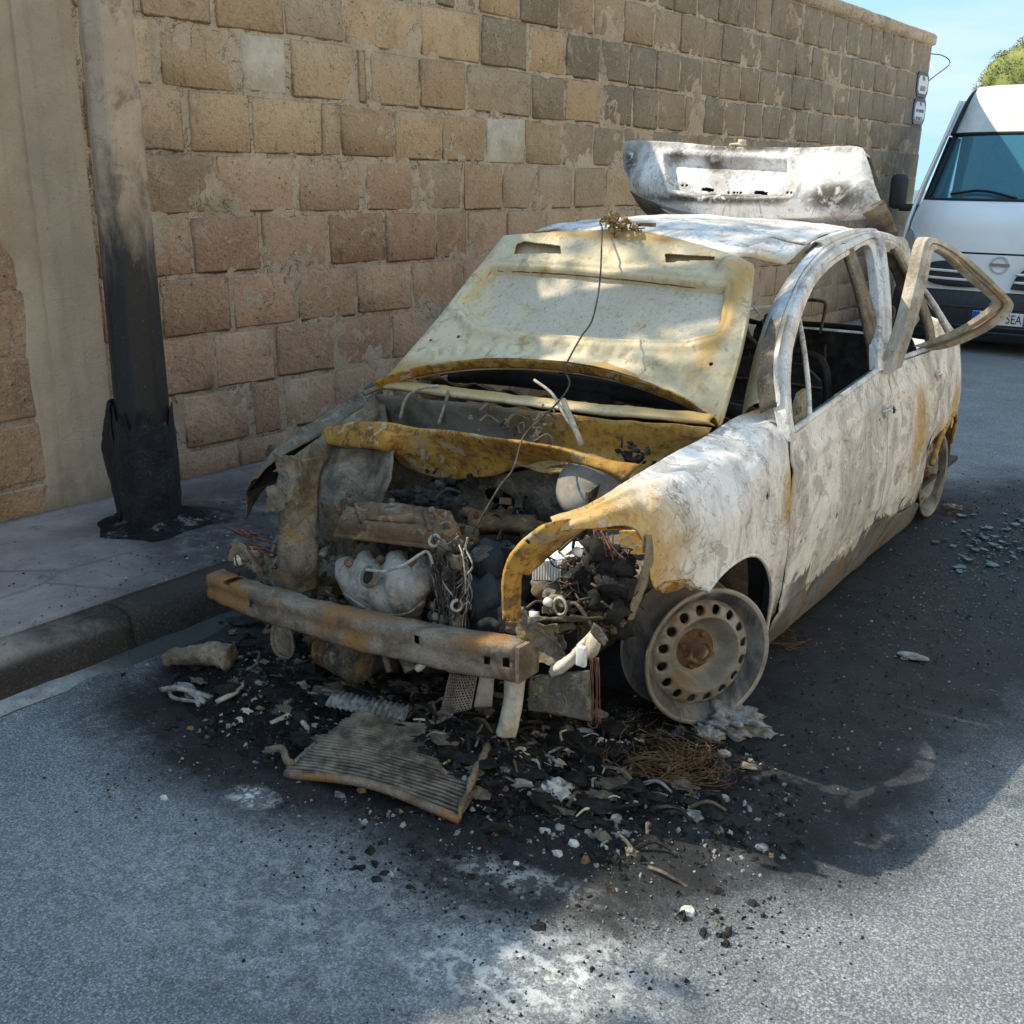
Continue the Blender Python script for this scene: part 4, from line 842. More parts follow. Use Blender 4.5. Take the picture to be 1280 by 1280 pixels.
# ---- headlamp surround (yellow arch strip) and post down to the beam
outer = [at(*q, y=-.60) for q in ((629, 775), (627, 745), (630, 712), (642, 688), (662, 667), (688, 653))] + [at(722, 648, y=-.52), at(760, 652, y=-.45)]
inner = [at(*q, y=-.585) for q in ((643, 773), (641, 745), (645, 716), (656, 698), (672, 682), (692, 668))] + [at(722, 660, y=-.51), at(760, 662, y=-.44)]
gridmesh('headlamp_frame', loft([outer, [a.lerp(b, .5)+Vector((0, -.012, .006)) for a, b in zip(outer, inner)], inner, [p+Vector((.0, .03, -.005)) for p in inner]], 18, 60), M['ochre'], CAR, disp=lambda P, u, v: .003*fbm(P, 18, 3),
    hole=lambda P, u, v: any((P-h).length < .006 for h in (at(660, 677, y=-.60), at(676, 670, y=-.59))), solid=.003)
gridmesh('headlamp_return', loft([inner[2:], [p+Vector((.02, .10*w, -.01)) for p, w in zip(inner[2:], (.25, .8, 1, 1, .8, .6))]], 10, 40), M['ochre'], CAR, disp=lambda P, u, v: .004*fbm(P, 14, 6), solid=.003)
# yellow plates inside the lamp opening
MB().prism([at(*q, y=-.18) for q in ((774, 664), (804, 664), (803, 692), (774, 686))], (0, .012, 0)).build('lamp_bracket', M['ochre'], CAR, smooth=False)
gridmesh('wing_stay', loft([[at(806, 668, y=-.36), at(803, 705, y=-.38), at(792, 745, y=-.40), at(784, 775, y=-.42)], [at(820, 670, y=-.30), at(818, 705, y=-.32), at(804, 745, y=-.34), at(790, 776, y=-.37)]], 8, 30), M['flaking'], CAR, disp=lambda P, u, v: .005*fbm(P, 10, 6), solid=.004)

# ---- doors, sill, rear quarter
front_edge = [FL(*q) for q in ((987, 547), (988, 590), (986, 650), (983, 700), (972, 766))]
rear_edge = [FL(*q) for q in ((1111, 457), (1108, 520), (1107, 570), (1103, 607), (1094, 653))]
DOORHOLES = [((1116, 511), .016), ((1100, 525), .007), ((1101, 530), .006), ((1075, 628), .008), ((1068, 630), .008), ((1046, 645), .010), ((1024, 661), .008), ((1006, 674), .007), ((1000, 677), .007), ((1104, 601), .007)]
def doordisp(P, u, v):
    return dent(P)+.007*math.exp(-((v-.83)/.035)**2)-.004*math.exp(-((v-.05)/.04)**2)
fd = gridmesh('front_door', loft([front_edge, rear_edge], 110, 80) if False else [[ (lambda a, b: (lambda q: Vector((XP(q.z, q.y), q.y, q.z)))(a.lerp(b, i/109)))(a, b) for a, b in zip(resample(front_edge[::-1], 80), resample(rear_edge[::-1], 80))] for i in range(110)],
    M['ash_paint'], CAR, hole=nearhole(DOORHOLES[1:]), disp=lambda P, u, v: doordisp(P, u, v), solid=.004)
rd_f = [p+Vector((0, .008, 0)) for p in rear_edge]
rd_r = [FL(*q) for q in ((1182, 431), (1181, 485), (1175, 522), (1160, 557), (1151, 612), (1146, 627))]
rd = gridmesh('rear_door', [[(lambda q: Vector((XP(q.z, q.y), q.y, q.z)))(a.lerp(b, i/79)) for a, b in zip(resample(rd_f[::-1], 80), resample(rd_r[::-1], 80))] for i in range(80)],
    M['ash_paint'], CAR, hole=nearhole([((1173, 470), .014), ((1117, 512), .016), ((1172, 466), .008)]), disp=lambda P, u, v: doordisp(P, u, v), solid=.004)
for d, c in ((fd, (1109, 514)), (rd, (1173, 469))):
    P = FL(*c, dx=.012); mb = MB(); mb.lathe([(.020, -.008), (.024, 0), (.020, .004), (.016, -.006)], P, (1, 0, .1), 14); mb.tube([P+Vector((.0, -.05, .005)), P+Vector((.012, -.02, .01)), P+Vector((.004, .03, .0))], .005, 5, 10); mb.build('handle_recess', M['ash_paint'], d)
# belt line rails (dark inner edge of the window slot)
MB().tube([p+Vector((-.012, 0, .004)) for p in (front_edge[0], front_edge[0].lerp(rear_edge[0], .5)+Vector((.004, 0, .0)), rear_edge[0])], .011, 6, 20).build('window_ledge', M['ash_paint'], fd)
MB().tube([p+Vector((-.03, 0, -.005)) for p in (front_edge[0], rear_edge[0])], .010, 6, 12).build('window_ledge', M['scorched'], fd)
MB().tube([p+Vector((-.012, 0, .004)) for p in (rd_f[0], rd_r[0])], .011, 6, 20).build('window_ledge', M['ash_paint'], rd)
sill_t = FP((956, 800), (972, 767), (1030, 712), (1094, 654), (1122, 642), (1146, 628), dx=-.006); sill_b = FP((953, 809), (985, 783), (1040, 735), (1100, 683), (1130, 660), (1147, 643), dx=-.012)
sill = gridmesh('sill', loft([sill_t, [a.lerp(b, .5)+Vector((.012, 0, 0)) for a, b in zip(sill_t, sill_b)], sill_b, [p+Vector((-.10, .0, -.01)) for p in sill_b]], 24, 90), M['ash_paint'], CAR, disp=lambda P, u, v: .004*fbm(P, 6, 3), solid=.004)
qf = [p+Vector((0, .006, 0)) for p in rd_r[:4]]
ye = 2.98
def qz(y, z): return Vector((XP(z, y), y, z))
qcols = [qf, [qz(2.36, .80), qz(2.36, .68), qz(2.38, .58), qz(2.40, .475)], [qz(2.62, .82), qz(2.66, .68), qz(2.70, .56), qz(2.68, .45)], [qz(2.85, .84)-Vector((.06, 0, 0)), qz(2.9, .68)-Vector((.05, 0, 0)), qz(2.94, .55)-Vector((.05, 0, 0)), qz(2.9, .36)-Vector((.05, 0, 0))], [Vector((.5, 2.98, .86)), Vector((.5, 3.03, .68)), Vector((.5, 3.06, .55)), Vector((.5, 3.02, .36))]]
quarter = gridmesh('rear_quarter', loft(qcols, 60, 40), M['ash_paint'], CAR, disp=lambda P, u, v: dent(P), solid=.004)
MB().tube([qz(2.12, .33), qz(2.2, .44), qz(2.36, .485), qz(2.54, .48), qz(2.68, .42), qz(2.75, .30)], .012, 6, 30).build('arch_lip', M['ochre'], quarter)

# ---- roof, roof rails, pillars
def ZR(x, y):
    pts = [(.78, 1.245), (.95, 1.30), (1.2, 1.335), (1.5, 1.342), (1.9, 1.315), (2.2, 1.27), (2.4, 1.23)]
    z = pts[-1][1]
    for (a, b), (c, d) in zip(pts, pts[1:]):
        if a <= y <= c: t = (y-a)/(c-a); z = b+(d-b)*t; break
    return z - .035*(x/.55)**2
rw = lambda y: .545-.02*max(0, y-1.6)
groof = [[Vector((x*rw(y), y+.06*(x*x)*(1 if y < 1 else 0), ZR(x*rw(y), y)+.005*fbm((x, y, 0), 2.4, 3))) for x in [(-1+2*i/50) for i in range(51)]] for y in [.80+1.58*j/50 for j in range(51)]]
roof = gridmesh('roof', groof, M['ash_paint'], CAR, disp=lambda P, u, v: .004*fbm(P, 4, 8)-.006*math.exp(-((abs(v-.5)-.40)/.02)**2), solid=.005)
outr = FP((976, 504), (972, 472), (973, 440), (985, 390), (1006, 343), (1034, 313), (1064, 298), (1096, 291))
outr += [Vector((XP(1.29, y)+.005, y, z)) for y, z in ((1.75, 1.262), (2.0, 1.225), (2.25, 1.14), (2.5, 1.0), (2.68, .86))]
inr = [at(*q, x=x) for q, x in (((936, 508), .64), ((944, 462), .62), ((957, 412), .595), ((973, 370), .575), ((992, 338), .555), ((1018, 306), .535))]
inr += [Vector((rw(y)+.012, y, ZR(rw(y), y)+.004)) for y in (1.05, 1.35, 1.7, 2.0, 2.25)] + [Vector((.53, 2.5, .98)), Vector((.52, 2.7, .86))]
RP = [(0, -.03), (0, -.002), (.03, .006), (.12, .007), (.16, .002), (.24, .002), (.30, .010), (.62, .013), (.86, .009), (.94, .0), (1.0, -.006), (1.0, -.04)]
ra, rb_ = resample(outr, 130), resample(inr, 130)
rail = edge_split(gridmesh('roof_rail', [[p.lerp(q, t)+Vector((h*.6, -h*.4, h*.9)) for p, q in zip(ra, rb_)] for t, h in RP], M['ash_paint'], CAR, disp=lambda P, u, v: .002*fbm(P, 8, 3), solid=.004), 28)
# second inner rail seen between the body and the door frame
in2 = [p+Vector((-.035, .012, -.022)) for p in resample(outr, 40)]
gridmesh('door_aperture', loft([[p+Vector((-.012, .006, -.012)) for p in resample(outr, 40)], in2, [p+Vector((-.03, .01, -.02)) for p in in2]], 8, 90), M['scorched'], CAR, solid=.004)

def frame(name, o_, i_, parent, mat='ash_paint', depth=.035, n=90, prof=None):
    """folded pressing between an outer and an inner edge: flat outer land, seal groove, inner flange"""
    a = resample(o_, n); b = resample(i_, n)
    prof = prof or [(.04, -depth), (0, -.004), (.0, .004), (.04, .009), (.40, .010), (.44, .006), (.47, -.004), (.56, -.004), (.59, .003), (.90, .002), (1.0, -.003), (1.0, -depth)]
    gg = [[p.lerp(q, t)+Vector((h, -.25*h, 0)) for p, q in zip(a, b)] for t, h in prof]
    return edge_split(gridmesh(name, gg, M[mat], parent, disp=lambda P, u, v: .0012*fbm(P, 14, 3), solid=.003), 25)
fo = FP((988, 552), (980, 505), (979, 455), (987, 402), (1004, 356), (1030, 322), (1060, 303), (1092, 290), (1102, 297), (1109, 350), (1112, 400), (1110, 440), (1111, 458), dx=.006)
fi = FP((993, 543), (989, 505), (989, 452), (999, 405), (1016, 361), (1040, 333), (1064, 317), (1083, 306), (1091, 315), (1097, 350), (1100, 400), (1098, 440), (1099, 464), dx=.004)
frame('window_frame', fo, fi, fd)
# quarter-light bar and mirror triangle
MB().tube([FL(996, 388, -.03), FL(1004, 430, -.03), FL(1010, 480, -.025), FL(1012, 522, -.015)], .0085, 6, 20).build('quarter_light_bar', M['ash_paint'], fd)
tri = FP((993, 537), (994, 510), (1000, 492), (1008, 486), (1011, 522), dx=-.02)
tm = MB(); tm.prism(tri, (-.012, 0, 0)); tm.build('mirror_base', M['flaking'], fd, smooth=False); 
tm = MB(); tm.lathe([(.012, 0), (.017, .004), (.012, .008), (.010, 0)], FL(997, 512, -.012), (1, 0, 0), 14); tm.build('mirror_socket', M['flaking'], fd)
# rear door frame, bent outwards
yp = lambda q, y: at(*q, y=y)
ro = [yp((1106, 468), 1.27), yp((1128, 405), 1.32), yp((1143, 345), 1.36), yp((1153, 303), 1.40), yp((1165, 298), 1.44), yp((1195, 313), 1.55), yp((1228, 341), 1.70), yp((1258, 371), 1.84), yp((1264, 384), 1.90), yp((1254, 398), 1.92), yp((1222, 419), 1.93), yp((1185, 434), 1.94), yp((1150, 440), 1.95)]
ri = [yp((1128, 458), 1.30), yp((1148, 395), 1.35), yp((1160, 350), 1.38), yp((1166, 318), 1.41), yp((1172, 312), 1.44), yp((1192, 325), 1.55), yp((1219, 350), 1.69), yp((1246, 373), 1.82), yp((1249, 380), 1.87), yp((1240, 389), 1.89), yp((1214, 407), 1.90), yp((1180, 423), 1.91), yp((1150, 434), 1.92)]
fr = frame('window_frame', ro, ri, rd, 'pale_frame', depth=.03, n=80)
MB().tube([p.lerp(q, .55)+Vector((-.005, -.008, .0)) for p, q in zip(ro, ri)][3:], .006, 5, 70).build('window_seal_channel', M['beam'], rd)
# body B-pillar, C-pillar, quarter window post
def strip(name, A_, B_, mat, parent=CAR, n=30, sd=.02, disp=.002):
    return gridmesh(name, loft([A_, [p.lerp(q, .5)+Vector((.012, 0, 0)) for p, q in zip(resample(A_, n), resample(B_, n))], B_] if len(A_) == n else [resample(A_, n), [p.lerp(q, .5)+Vector((.010, 0, 0)) for p, q in zip(resample(A_, n), resample(B_, n))], resample(B_, n)], 10, n), M[mat], parent, disp=lambda P, u, v: disp*fbm(P, 9, 3), solid=sd)
bp = strip('centre_pillar', [Vector((.585, 1.27, 1.27)), Vector((.66, 1.29, 1.08)), Vector((.72, 1.31, .86)), Vector((.74, 1.34, .5)), Vector((.74, 1.36, .22))], [Vector((.585, 1.36, 1.265)), Vector((.66, 1.40, 1.08)), Vector((.72, 1.45, .86)), Vector((.74, 1.48, .5)), Vector((.74, 1.50, .22))], 'flaking')
cp = strip('rear_pillar', [Vector((.575, 1.93, 1.225)), Vector((.63, 2.06, 1.08)), Vector((.70, 2.15, .86)), Vector((.72, 2.14, .6))], [Vector((.57, 2.03, 1.20)), Vector((.63, 2.18, 1.05)), Vector((.70, 2.25, .86)), Vector((.72, 2.22, .6))], 'flaking')
qp = strip('tail_pillar', [Vector((.56, 2.20, 1.14)), Vector((.62, 2.42, 1.0)), Vector((.69, 2.55, .84))], [Vector((.54, 2.32, 1.11)), Vector((.59, 2.62, .95)), Vector((.64, 2.78, .84))], 'ash_paint')
# far side of the shell: mirrored panels
for o in (fd, rd, rail, bp, cp, qp, quarter, sill): 
    m_ = mir(o, dx=.23); m_.parent = CAR
    if o is rail:
        bm = bmesh.new(); bm.from_mesh(m_.data); bmesh.ops.delete(bm, geom=[v for v in bm.verts if v.co.z < .885 and v.co.y < 1], context='VERTS'); bm.to_mesh(m_.data); bm.free()
for o in [c for c in fd.children if c.name.startswith('window_frame')]:
    m_ = mir(o, dx=.24); m_.parent = CAR; m_.name = 'far_window_frame'
far = strip('far_window_frame', [Vector((-0.470, 1.42, 1.27)), Vector((-0.570, 1.42, 1.05)), Vector((-0.645, 1.42, .87))], [Vector((-0.470, 1.48, 1.265)), Vector((-0.570, 1.48, 1.05)), Vector((-0.645, 1.48, .87))], 'flaking')
strip('far_window_frame', [Vector((-0.470, 1.42, 1.27)), Vector((-0.460, 1.7, 1.25)), Vector((-0.500, 2.0, 1.1)), Vector((-0.590, 2.16, .87))], [Vector((-0.485, 1.42, 1.235)), Vector((-0.480, 1.68, 1.215)), Vector((-0.520, 1.94, 1.08)), Vector((-0.600, 2.10, .87))], 'flaking')

# ---- floor, bulkheads, tail panel
mb = MB(); mb.box((0, 1.75, .17), (1.44, 2.5, .02)); mb.box((0, .50, .33), (1.40, .02, .34)); fl = mb.build('floor_pan', M['interior'], CAR, smooth=False)
MB().box((0, 1.25, .27), (.24, 1.5, .18)).build('tunnel', M['interior'], CAR, bevel=.03)
gridmesh('tail_panel', [[Vector((x, 3.0-.10*abs(x/.6)**3+.03*math.sin((z-.3)*5), z)) for z in (.28, .38, .48, .58, .68, .76)] for x in [-.6+1.2*i/20 for i in range(21)]], M['ash_paint'], CAR, disp=lambda P, u, v: dent(P), solid=.01)
for sx in (-1, 1):
    q = [[Vector((sx*.55, 2.46+.33*math.cos(a)+0, .20+.33*math.sin(a))) for a in [math.pi*k/14 for k in range(15)]], [Vector((sx*.73, 2.46+.30*math.cos(a), .20+.30*math.sin(a))) for a in [math.pi*k/14 for k in range(15)]]]
    gridmesh('wheel_tub', loft(q, 5, 15), M['scorched'], CAR, solid=.01)
# dashboard cross-beam and remains under the screen
mb = MB(); mb.tube([Vector((-.66, .52, .78)), Vector((-.3, .55, .80)), Vector((.3, .55, .80)), Vector((.66, .52, .78))], .032, 8, 16); mb.box((.36, .56, .74), (.14, .10, .12)); mb.box((0, .56, .62), (.22, .12, .34)); mb.tube([Vector((.36, .60, .78)), Vector((.36, .84, .86))], .02, 6); dsh = mb.build('dash_frame', M['interior'], CAR)
mb = MB(); mb.lathe([(.175, -.01), (.185, 0), (.175, .01), (.165, 0)], Vector((.36, .84, .87)), Vector((0, .9, .45)), 28, closed=True); mb.tube([Vector((.36, .84, .87)), Vector((.50, .82, .93))], .008, 5); mb.tube([Vector((.36, .84, .87)), Vector((.22, .82, .93))], .008, 5); mb.build('steering_wheel', M['interior'], CAR)
# seats
def seat(x, y, ang):
    r = Matrix.Rotation(ang, 3, 'X'); t = bpy.data.objects.new('front_seat', None); COL.objects.link(t); t.parent = CAR; t.location = (x, y, .30)
    fr = [Vector((-.22, 0, 0)), Vector((-.23, 0, .30)), Vector((-.20, 0, .52)), Vector((-.12, 0, .58)), Vector((.12, 0, .58)), Vector((.20, 0, .52)), Vector((.23, 0, .30)), Vector((.22, 0, 0))]
    MB().tube([r @ p for p in fr], .016, 6, 40).build('seat_frame', M['interior'], t)
    MB().prism([r @ (p*.93) for p in fr], (0, .02, 0)).build('seat_panel', M['seat'], t, smooth=False)
    c = MB()
    for k in range(5): c.tube([r @ Vector((-.20, -.01, .10+k*.09)), r @ Vector((0, -.02, .105+k*.09)), r @ Vector((.20, -.01, .10+k*.09))], .005, 5, 8)
    for s in (-1, 1): c.tube([r @ Vector((s*.06, 0, .58)), r @ Vector((s*.065, .0, .70)), r @ Vector((s*.02, .0, .72))], .006, 5, 8)
    c.tube([r @ Vector((-.02, 0, .72)), r @ Vector((.02, 0, .72))], .006, 5)
    c.build('seat_springs', M['scorched'], t)
    MB().box((0, -.25, .03), (.46, .46, .07)).build('seat_base', M['seat'], t, bevel=.03)
seat(.36, 1.22, -.20); seat(-.36, 1.22, -.20)
rb = bpy.data.objects.new('rear_bench', None); COL.objects.link(rb); rb.parent = CAR; rb.location = (0, 2.05, .30)
r = Matrix.Rotation(-.28, 3, 'X')
for x0, w in ((-.37, .60), (.32, .74)):
    fr = [Vector((x0+sx*w/2, 0, z)) for sx, z in ((-1, .0), (-1, .50))]+[Vector((x0-w/2+.05, 0, .58)), Vector((x0+w/2-.05, 0, .58)), Vector((x0+w/2, 0, .50)), Vector((x0+w/2, 0, 0))]
    MB().tube([r @ p for p in fr], .014, 6, 50).build('bench_frame', M['interior'], rb)
    MB().prism([r @ (Vector((x0, 0, .28))+(p-Vector((x0, 0, .28)))*.95) for p in fr], (0, .015, 0)).build('bench_panel', M['seat'], rb, smooth=False)
    for dx in (-.14, .16):
        MB().tube([r @ Vector((x0+dx-.05, -.01, .55)), r @ Vector((x0+dx-.055, -.02, .66)), r @ Vector((x0+dx-.04, -.02, .69)), r @ Vector((x0+dx+.04, -.02, .69)), r @ Vector((x0+dx+.055, -.02, .66)), r @ Vector((x0+dx+.05, -.01, .55))], .008, 6, 30).build('headrest_loop', M['scorched'], rb)
    MB().tube([r @ Vector((x0-.05, -.03, .50)), r @ Vector((x0-.02, -.035, .3)), r @ Vector((x0-.06, -.03, .05))], .006, 5, 14).build('bench_rod', M['scorched'], rb)
MB().box((0, -.28, .05), (1.24, .48, .10)).build('bench_base', M['seat'], rb, bevel=.03)
gridmesh('dash_bulkhead', [[Vector((-.64+1.28*i/60, .36+.30*j/14-.05*math.cos(3*(i/60-.5)), .80-.12*(j/14)+.012*math.sin(i*.9)*(1 if i % 7 < 4 else .2))) for j in range(15)] for i in range(61)], M['scorched'], CAR, disp=lambda P, u, v: .012*fbm(P, 7, 3), solid=.004)
# spare fabric lump seen through the window
MB().lump((.50, 1.02, .80), .035, 5, 2, .2).build('melted_lump', M['white_box'], CAR)

# ---- bonnet, thrown back on to the windscreen, underside towards the camera
HPL = (Vector((0, .20, .805)), Vector((0, .70, -.715)).normalized() if False else Vector((.03, -.70, .71)).normalized())
hp = lambda q: at(*q, pl=HPL)
hb = [hp(q) for q in ((470, 482), (496, 471), (530, 462), (580, 455), (640, 453), (700, 457), (760, 467), (815, 484), (860, 503), (897, 528))]
ht = [hp(q) for q in ((628, 292), (660, 289), (720, 286), (780, 284), (830, 292), (880, 305), (922, 318), (940, 327))]
hl = [hp(q) for q in ((470, 482), (505, 442), (548, 392), (590, 340), (628, 292))]; hr = [hp(q) for q in ((897, 528), (914, 470), (927, 420), (936, 370), (940, 327))]
NU, NV = 320, 200
B_, T_, L_, Rr = resample(hb, NU), resample(ht, NU), resample(hl, NV), resample(hr, NV)
gh = []
for i in range(NU):
    u = i/(NU-1); row = []
    for j in range(NV):
        v = j/(NV-1)
        row.append(B_[i]*(1-v)+T_[i]*v+L_[j]*(1-u)+Rr[j]*u-(B_[0]*(1-u)*(1-v)+B_[-1]*u*(1-v)+T_[0]*(1-u)*v+T_[-1]*u*v))
    gh.append(row)
HN = HPL[1]
# project helpers in pixel polygon space of the plane
def poly_sd(P, poly):
    best = 1e9; ins = False; n = len(poly)
    for k in range(n):
        a, b = poly[k], poly[(k+1) % n]; ab = b-a; t = max(0, min(1, (P-a).dot(ab)/ab.length_squared)); best = min(best, (P-a-ab*t).length)
        if (a.z > P.z) != (b.z > P.z):
            xx = a.x+(P.z-a.z)/(b.z-a.z)*(b.x-a.x)
            if P.x < xx: ins = not ins
    return -best if ins else best
PAD = [hp(q) for q in ((612, 338), (622, 336), (700, 340), (780, 347), (860, 356), (905, 361), (900, 400), (893, 415), (860, 424), (780, 424), (700, 418), (640, 408), (602, 404), (590, 392), (577, 378))]
SL1 = [hp(q) for q in ((646, 305), (655, 302), (700, 308), (701, 317), (643, 317))]
SL2 = [hp(q) for q in ((832, 318), (893, 321), (893, 326), (848, 326), (843, 328), (833, 328))]
BEAD = [hp(q) for q in ((540, 440), (640, 436), (760, 440), (860, 462), (888, 490))]
def hdisp(P, u, v):
    s = poly_sd(P, PAD); d = -.026*max(0, min(1, (.004-s)/.010)); d += .006*math.exp(-(s-.012)**2/.00006)
    d += .010*math.exp(-(s-.035)**2/.0003)
    ln = min((P-BEAD[k].lerp(BEAD[k+1], t/6)).length for k in range(4) for t in range(7)); d += .010*math.exp(-(ln/.02)**2)
    e = min(u, 1-u, 1-v); d += -.012*math.exp(-(e/.018)**2) + .004*fbm(P, 3, 2) + .0015*fbm(P, 16, 4)
    d += .022*math.exp(-(v/.06)**2)*math.exp(-((u-.5)/.45)**4)
    d += .03*math.exp(-((P-hp((912, 333))).length/.03)**2)
    return d if True else 0
gtest = (gh[1][0]-gh[0][0]).cross(gh[0][1]-gh[0][0]); sgn = 1 if gtest.dot(HN) > 0 else -1
HOLES = [hp(q) for q in ((628, 417), (806, 434), (573, 421), (538, 425), (882, 480), (889, 455))]
bon = gridmesh('bonnet', gh, M['hood'], CAR, disp=lambda P, u, v: sgn*hdisp(P, u, v), hole=lambda P, u, v: poly_sd(P, SL1) < .002 or poly_sd(P, SL2) < .002 or any((P-h).length < .0065 for h in HOLES), solid=.003)
gs = [[p-HN*(.036-.03*max(0, 1-min(i, NU//2-1-i if False else i)/3)*0) for p in r[::4]] for i, r in enumerate(gh[::4])]
sk_ = gridmesh('bonnet_skin', gs, M['hood'], bon, solid=.003)
edge = [gh[i][NV-1] for i in range(0, NU, 5)]
for nm, ln in (('bonnet_edge', [r[NV-1] for r in gh]), ('bonnet_edge', gh[0]), ('bonnet_edge', gh[-1])):
    gridmesh(nm, loft([[p+HN*-.012 for p in ln], [p-HN*.037 for p in ln]], 4, 60), M['hood'], bon, solid=.003)
gridmesh('bonnet_lip', loft([[p+HN*.018 for p in hb], [p-HN*.022+Vector((0, 0, -.004)) for p in hb], [p-HN*.030+Vector((0, 0, .012)) for p in hb]], 8, 90), M['ochre'], bon, disp=lambda P, u, v: .002*fbm(P, 12, 5), solid=.004)
pad = []
gp = []
cen = sum(PAD, Vector())/len(PAD)
for k in range(14):
    t = k/13; gp.append([cen.lerp(p, t*.985)+HN*(-.022+.003*fbm(cen.lerp(p, t), 9, 2)) for p in resample(PAD+[PAD[0]], 80)])
gridmesh('insulation_pad', gp, M['pad'], bon)
pr = resample(PAD+[PAD[0]], 120); MB().tube([p+HN*(-.010+.003*fbm(p, 20, 3)) for p in pr], [.0035]*120, 5).build('pad_edge', M['rust'], bon)
# bonnet latch hook tied with burnt cloth at the top, hinges
r_ = random.Random(3); k0 = hp((772, 287))+HN*.02; mb = MB()
for k in range(26):
    a = k0+Vector((r_.uniform(-.035, .045), r_.uniform(-.03, .03), r_.uniform(-.03, .03))); pts = [a]
    for _ in range(5): pts.append(pts[-1]+Vector((r_.uniform(-.025, .025), r_.uniform(-.02, .02), r_.uniform(-.018, .018))))
    mb.tube(pts, r_.uniform(.003, .006), 5, 14)
mb.build('knotted_cloth', M['cloth'], CAR)
MB().box(hp((800, 289))+HN*.0+Vector((0, .04, .02)), (.06, .03, .012)).build('latch', M['scorched'], bon, smooth=False)
MB().tube([hp((756, 292))+HN*.03, at(750, 350, y=.42), at(741, 398, y=.27), at(727, 420, y=.20), at(712, 447, y=.10), at(706, 462, y=.05), at(712, 480, y=.02), at(700, 500, y=-.02), at(680, 520, y=-.06), at(655, 545, y=-.14), at(642, 585, y=-.25), at(622, 612, y=-.33), at(590, 668, y=-.42)], .0028, 5, 90).build('hanging_cable', M['wire_dark'], CAR)
MB().tube([at(668, 475, y=.10), at(690, 492, y=.06), at(706, 520, y=.0), at(728, 552, y=-.05)], .005, 5, 20).build('cable', M['wire_pale'], CAR)
MB().tube([at(704, 500, y=.02), at(727, 556, y=-.06)], .0085, 6).build('wiper_link', M['wire_pale'], CAR)
for q in (((500, 525), (508, 498), (528, 485), (548, 483)), ((548, 530), (556, 508), (561, 488))): MB().tube([at(*p, y=.12) for p in q], .006, 5, 16).build('scuttle_rod', M['wire_pale'], CAR)

# ---- scuttle bar, plenum, firewall, crossmember
bt = [at(*q, y=y) for q, y in (((478, 478), .20), ((520, 484), .17), ((600, 494), .13), ((680, 504), .11), ((760, 512), .12), ((840, 519), .16), ((888, 524), .20))]
bb = [at(*q, y=y) for q, y in (((478, 484), .18), ((520, 489), .15), ((600, 499), .11), ((680, 509), .09), ((760, 517), .10), ((840, 524), .14), ((888, 529), .18))]
gridmesh('windscreen_rail', loft([[p+Vector((0, .04, .006)) for p in bt], bt, bb, [p+Vector((0, .03, -.012)) for p in bb]], 12, 80), M['hood'], CAR, disp=lambda P, u, v: .003*fbm(P, 14, 2), solid=.003)
# trough behind the plenum
tb = [at(*q, y=y) for q, y in (((470, 492), .16), ((600, 506), .10), ((760, 524), .09), ((890, 534), .16))]
tl = [at(*q, y=y) for q, y in (((420, 560), .06), ((560, 570), -.01), ((700, 590), -.02), ((800, 600), .04))]
gridmesh('scuttle_trough', loft([tb, [a.lerp(b, .5)+Vector((0, .09, -.05)) for a, b in zip(tb, tl)], tl], 20, 60), M['scuttle'], CAR, disp=lambda P, u, v: .010*fbm(P, 7, 2), solid=.003)
def hardware(name, mat, spots, n, ext, seed, parent=CAR, s0=.008, s1=.03):
    """clutter of small burnt brackets, clips, tubes and stubs around the given points"""
    r = random.Random(seed); mb = MB()
    for (px, py, y) in spots:
        for k in range(n):
            c = at(px, py, y=y)+Vector((r.gauss(0, ext), r.gauss(0, ext*.5), r.gauss(0, ext*.8))); s = r.uniform(s0, s1); rot = Matrix.Rotation(r.uniform(0, 3.1), 3, 'Z') @ Matrix.Rotation(r.uniform(-.8, .8), 3, 'X'); t = r.random()
            if t < .35: mb.box(c, (s*r.uniform(.8, 2.2), s*r.uniform(.12, .5), s*r.uniform(.5, 1.4)), rot)
            elif t < .6: mb.lathe([(0, -s*.6), (s*.45, -s*.6), (s*.5, -s*.4), (s*.5, s*.3), (s*.3, s*.35), (s*.28, s*.7), (0, s*.7)], c, rot @ Vector((0, .4, 1)), 10)
            elif t < .85:
                d = rot @ Vector((1, 0, .2)); mb.tube([c, c+d*s*1.5+Vector((0, 0, s*.6)), c+d*s*3+Vector((r.uniform(-s, s), 0, -s*r.uniform(0, 2)))], s*.18, 6, 10)
            else: mb.lump(c, s*.7, k+seed, 2, .5, 2.4, (1.3, .8, .8))
    return kind(edge_split(mb.build(name, M[mat], parent)), 'stuff')
hardware('wiper_linkage', 'scorched', [(690, 528, .0), (668, 548, -.02), (640, 540, .0)], 7, .022, 5)
hardware('wiper_linkage', 'flaking', [(600, 530, .02), (655, 535, .0)], 4, .03, 6, s1=.02)
hardware('melted_relay', 'char', [(800, 572, -.02), (785, 562, -.02)], 8, .016, 7, s1=.022)
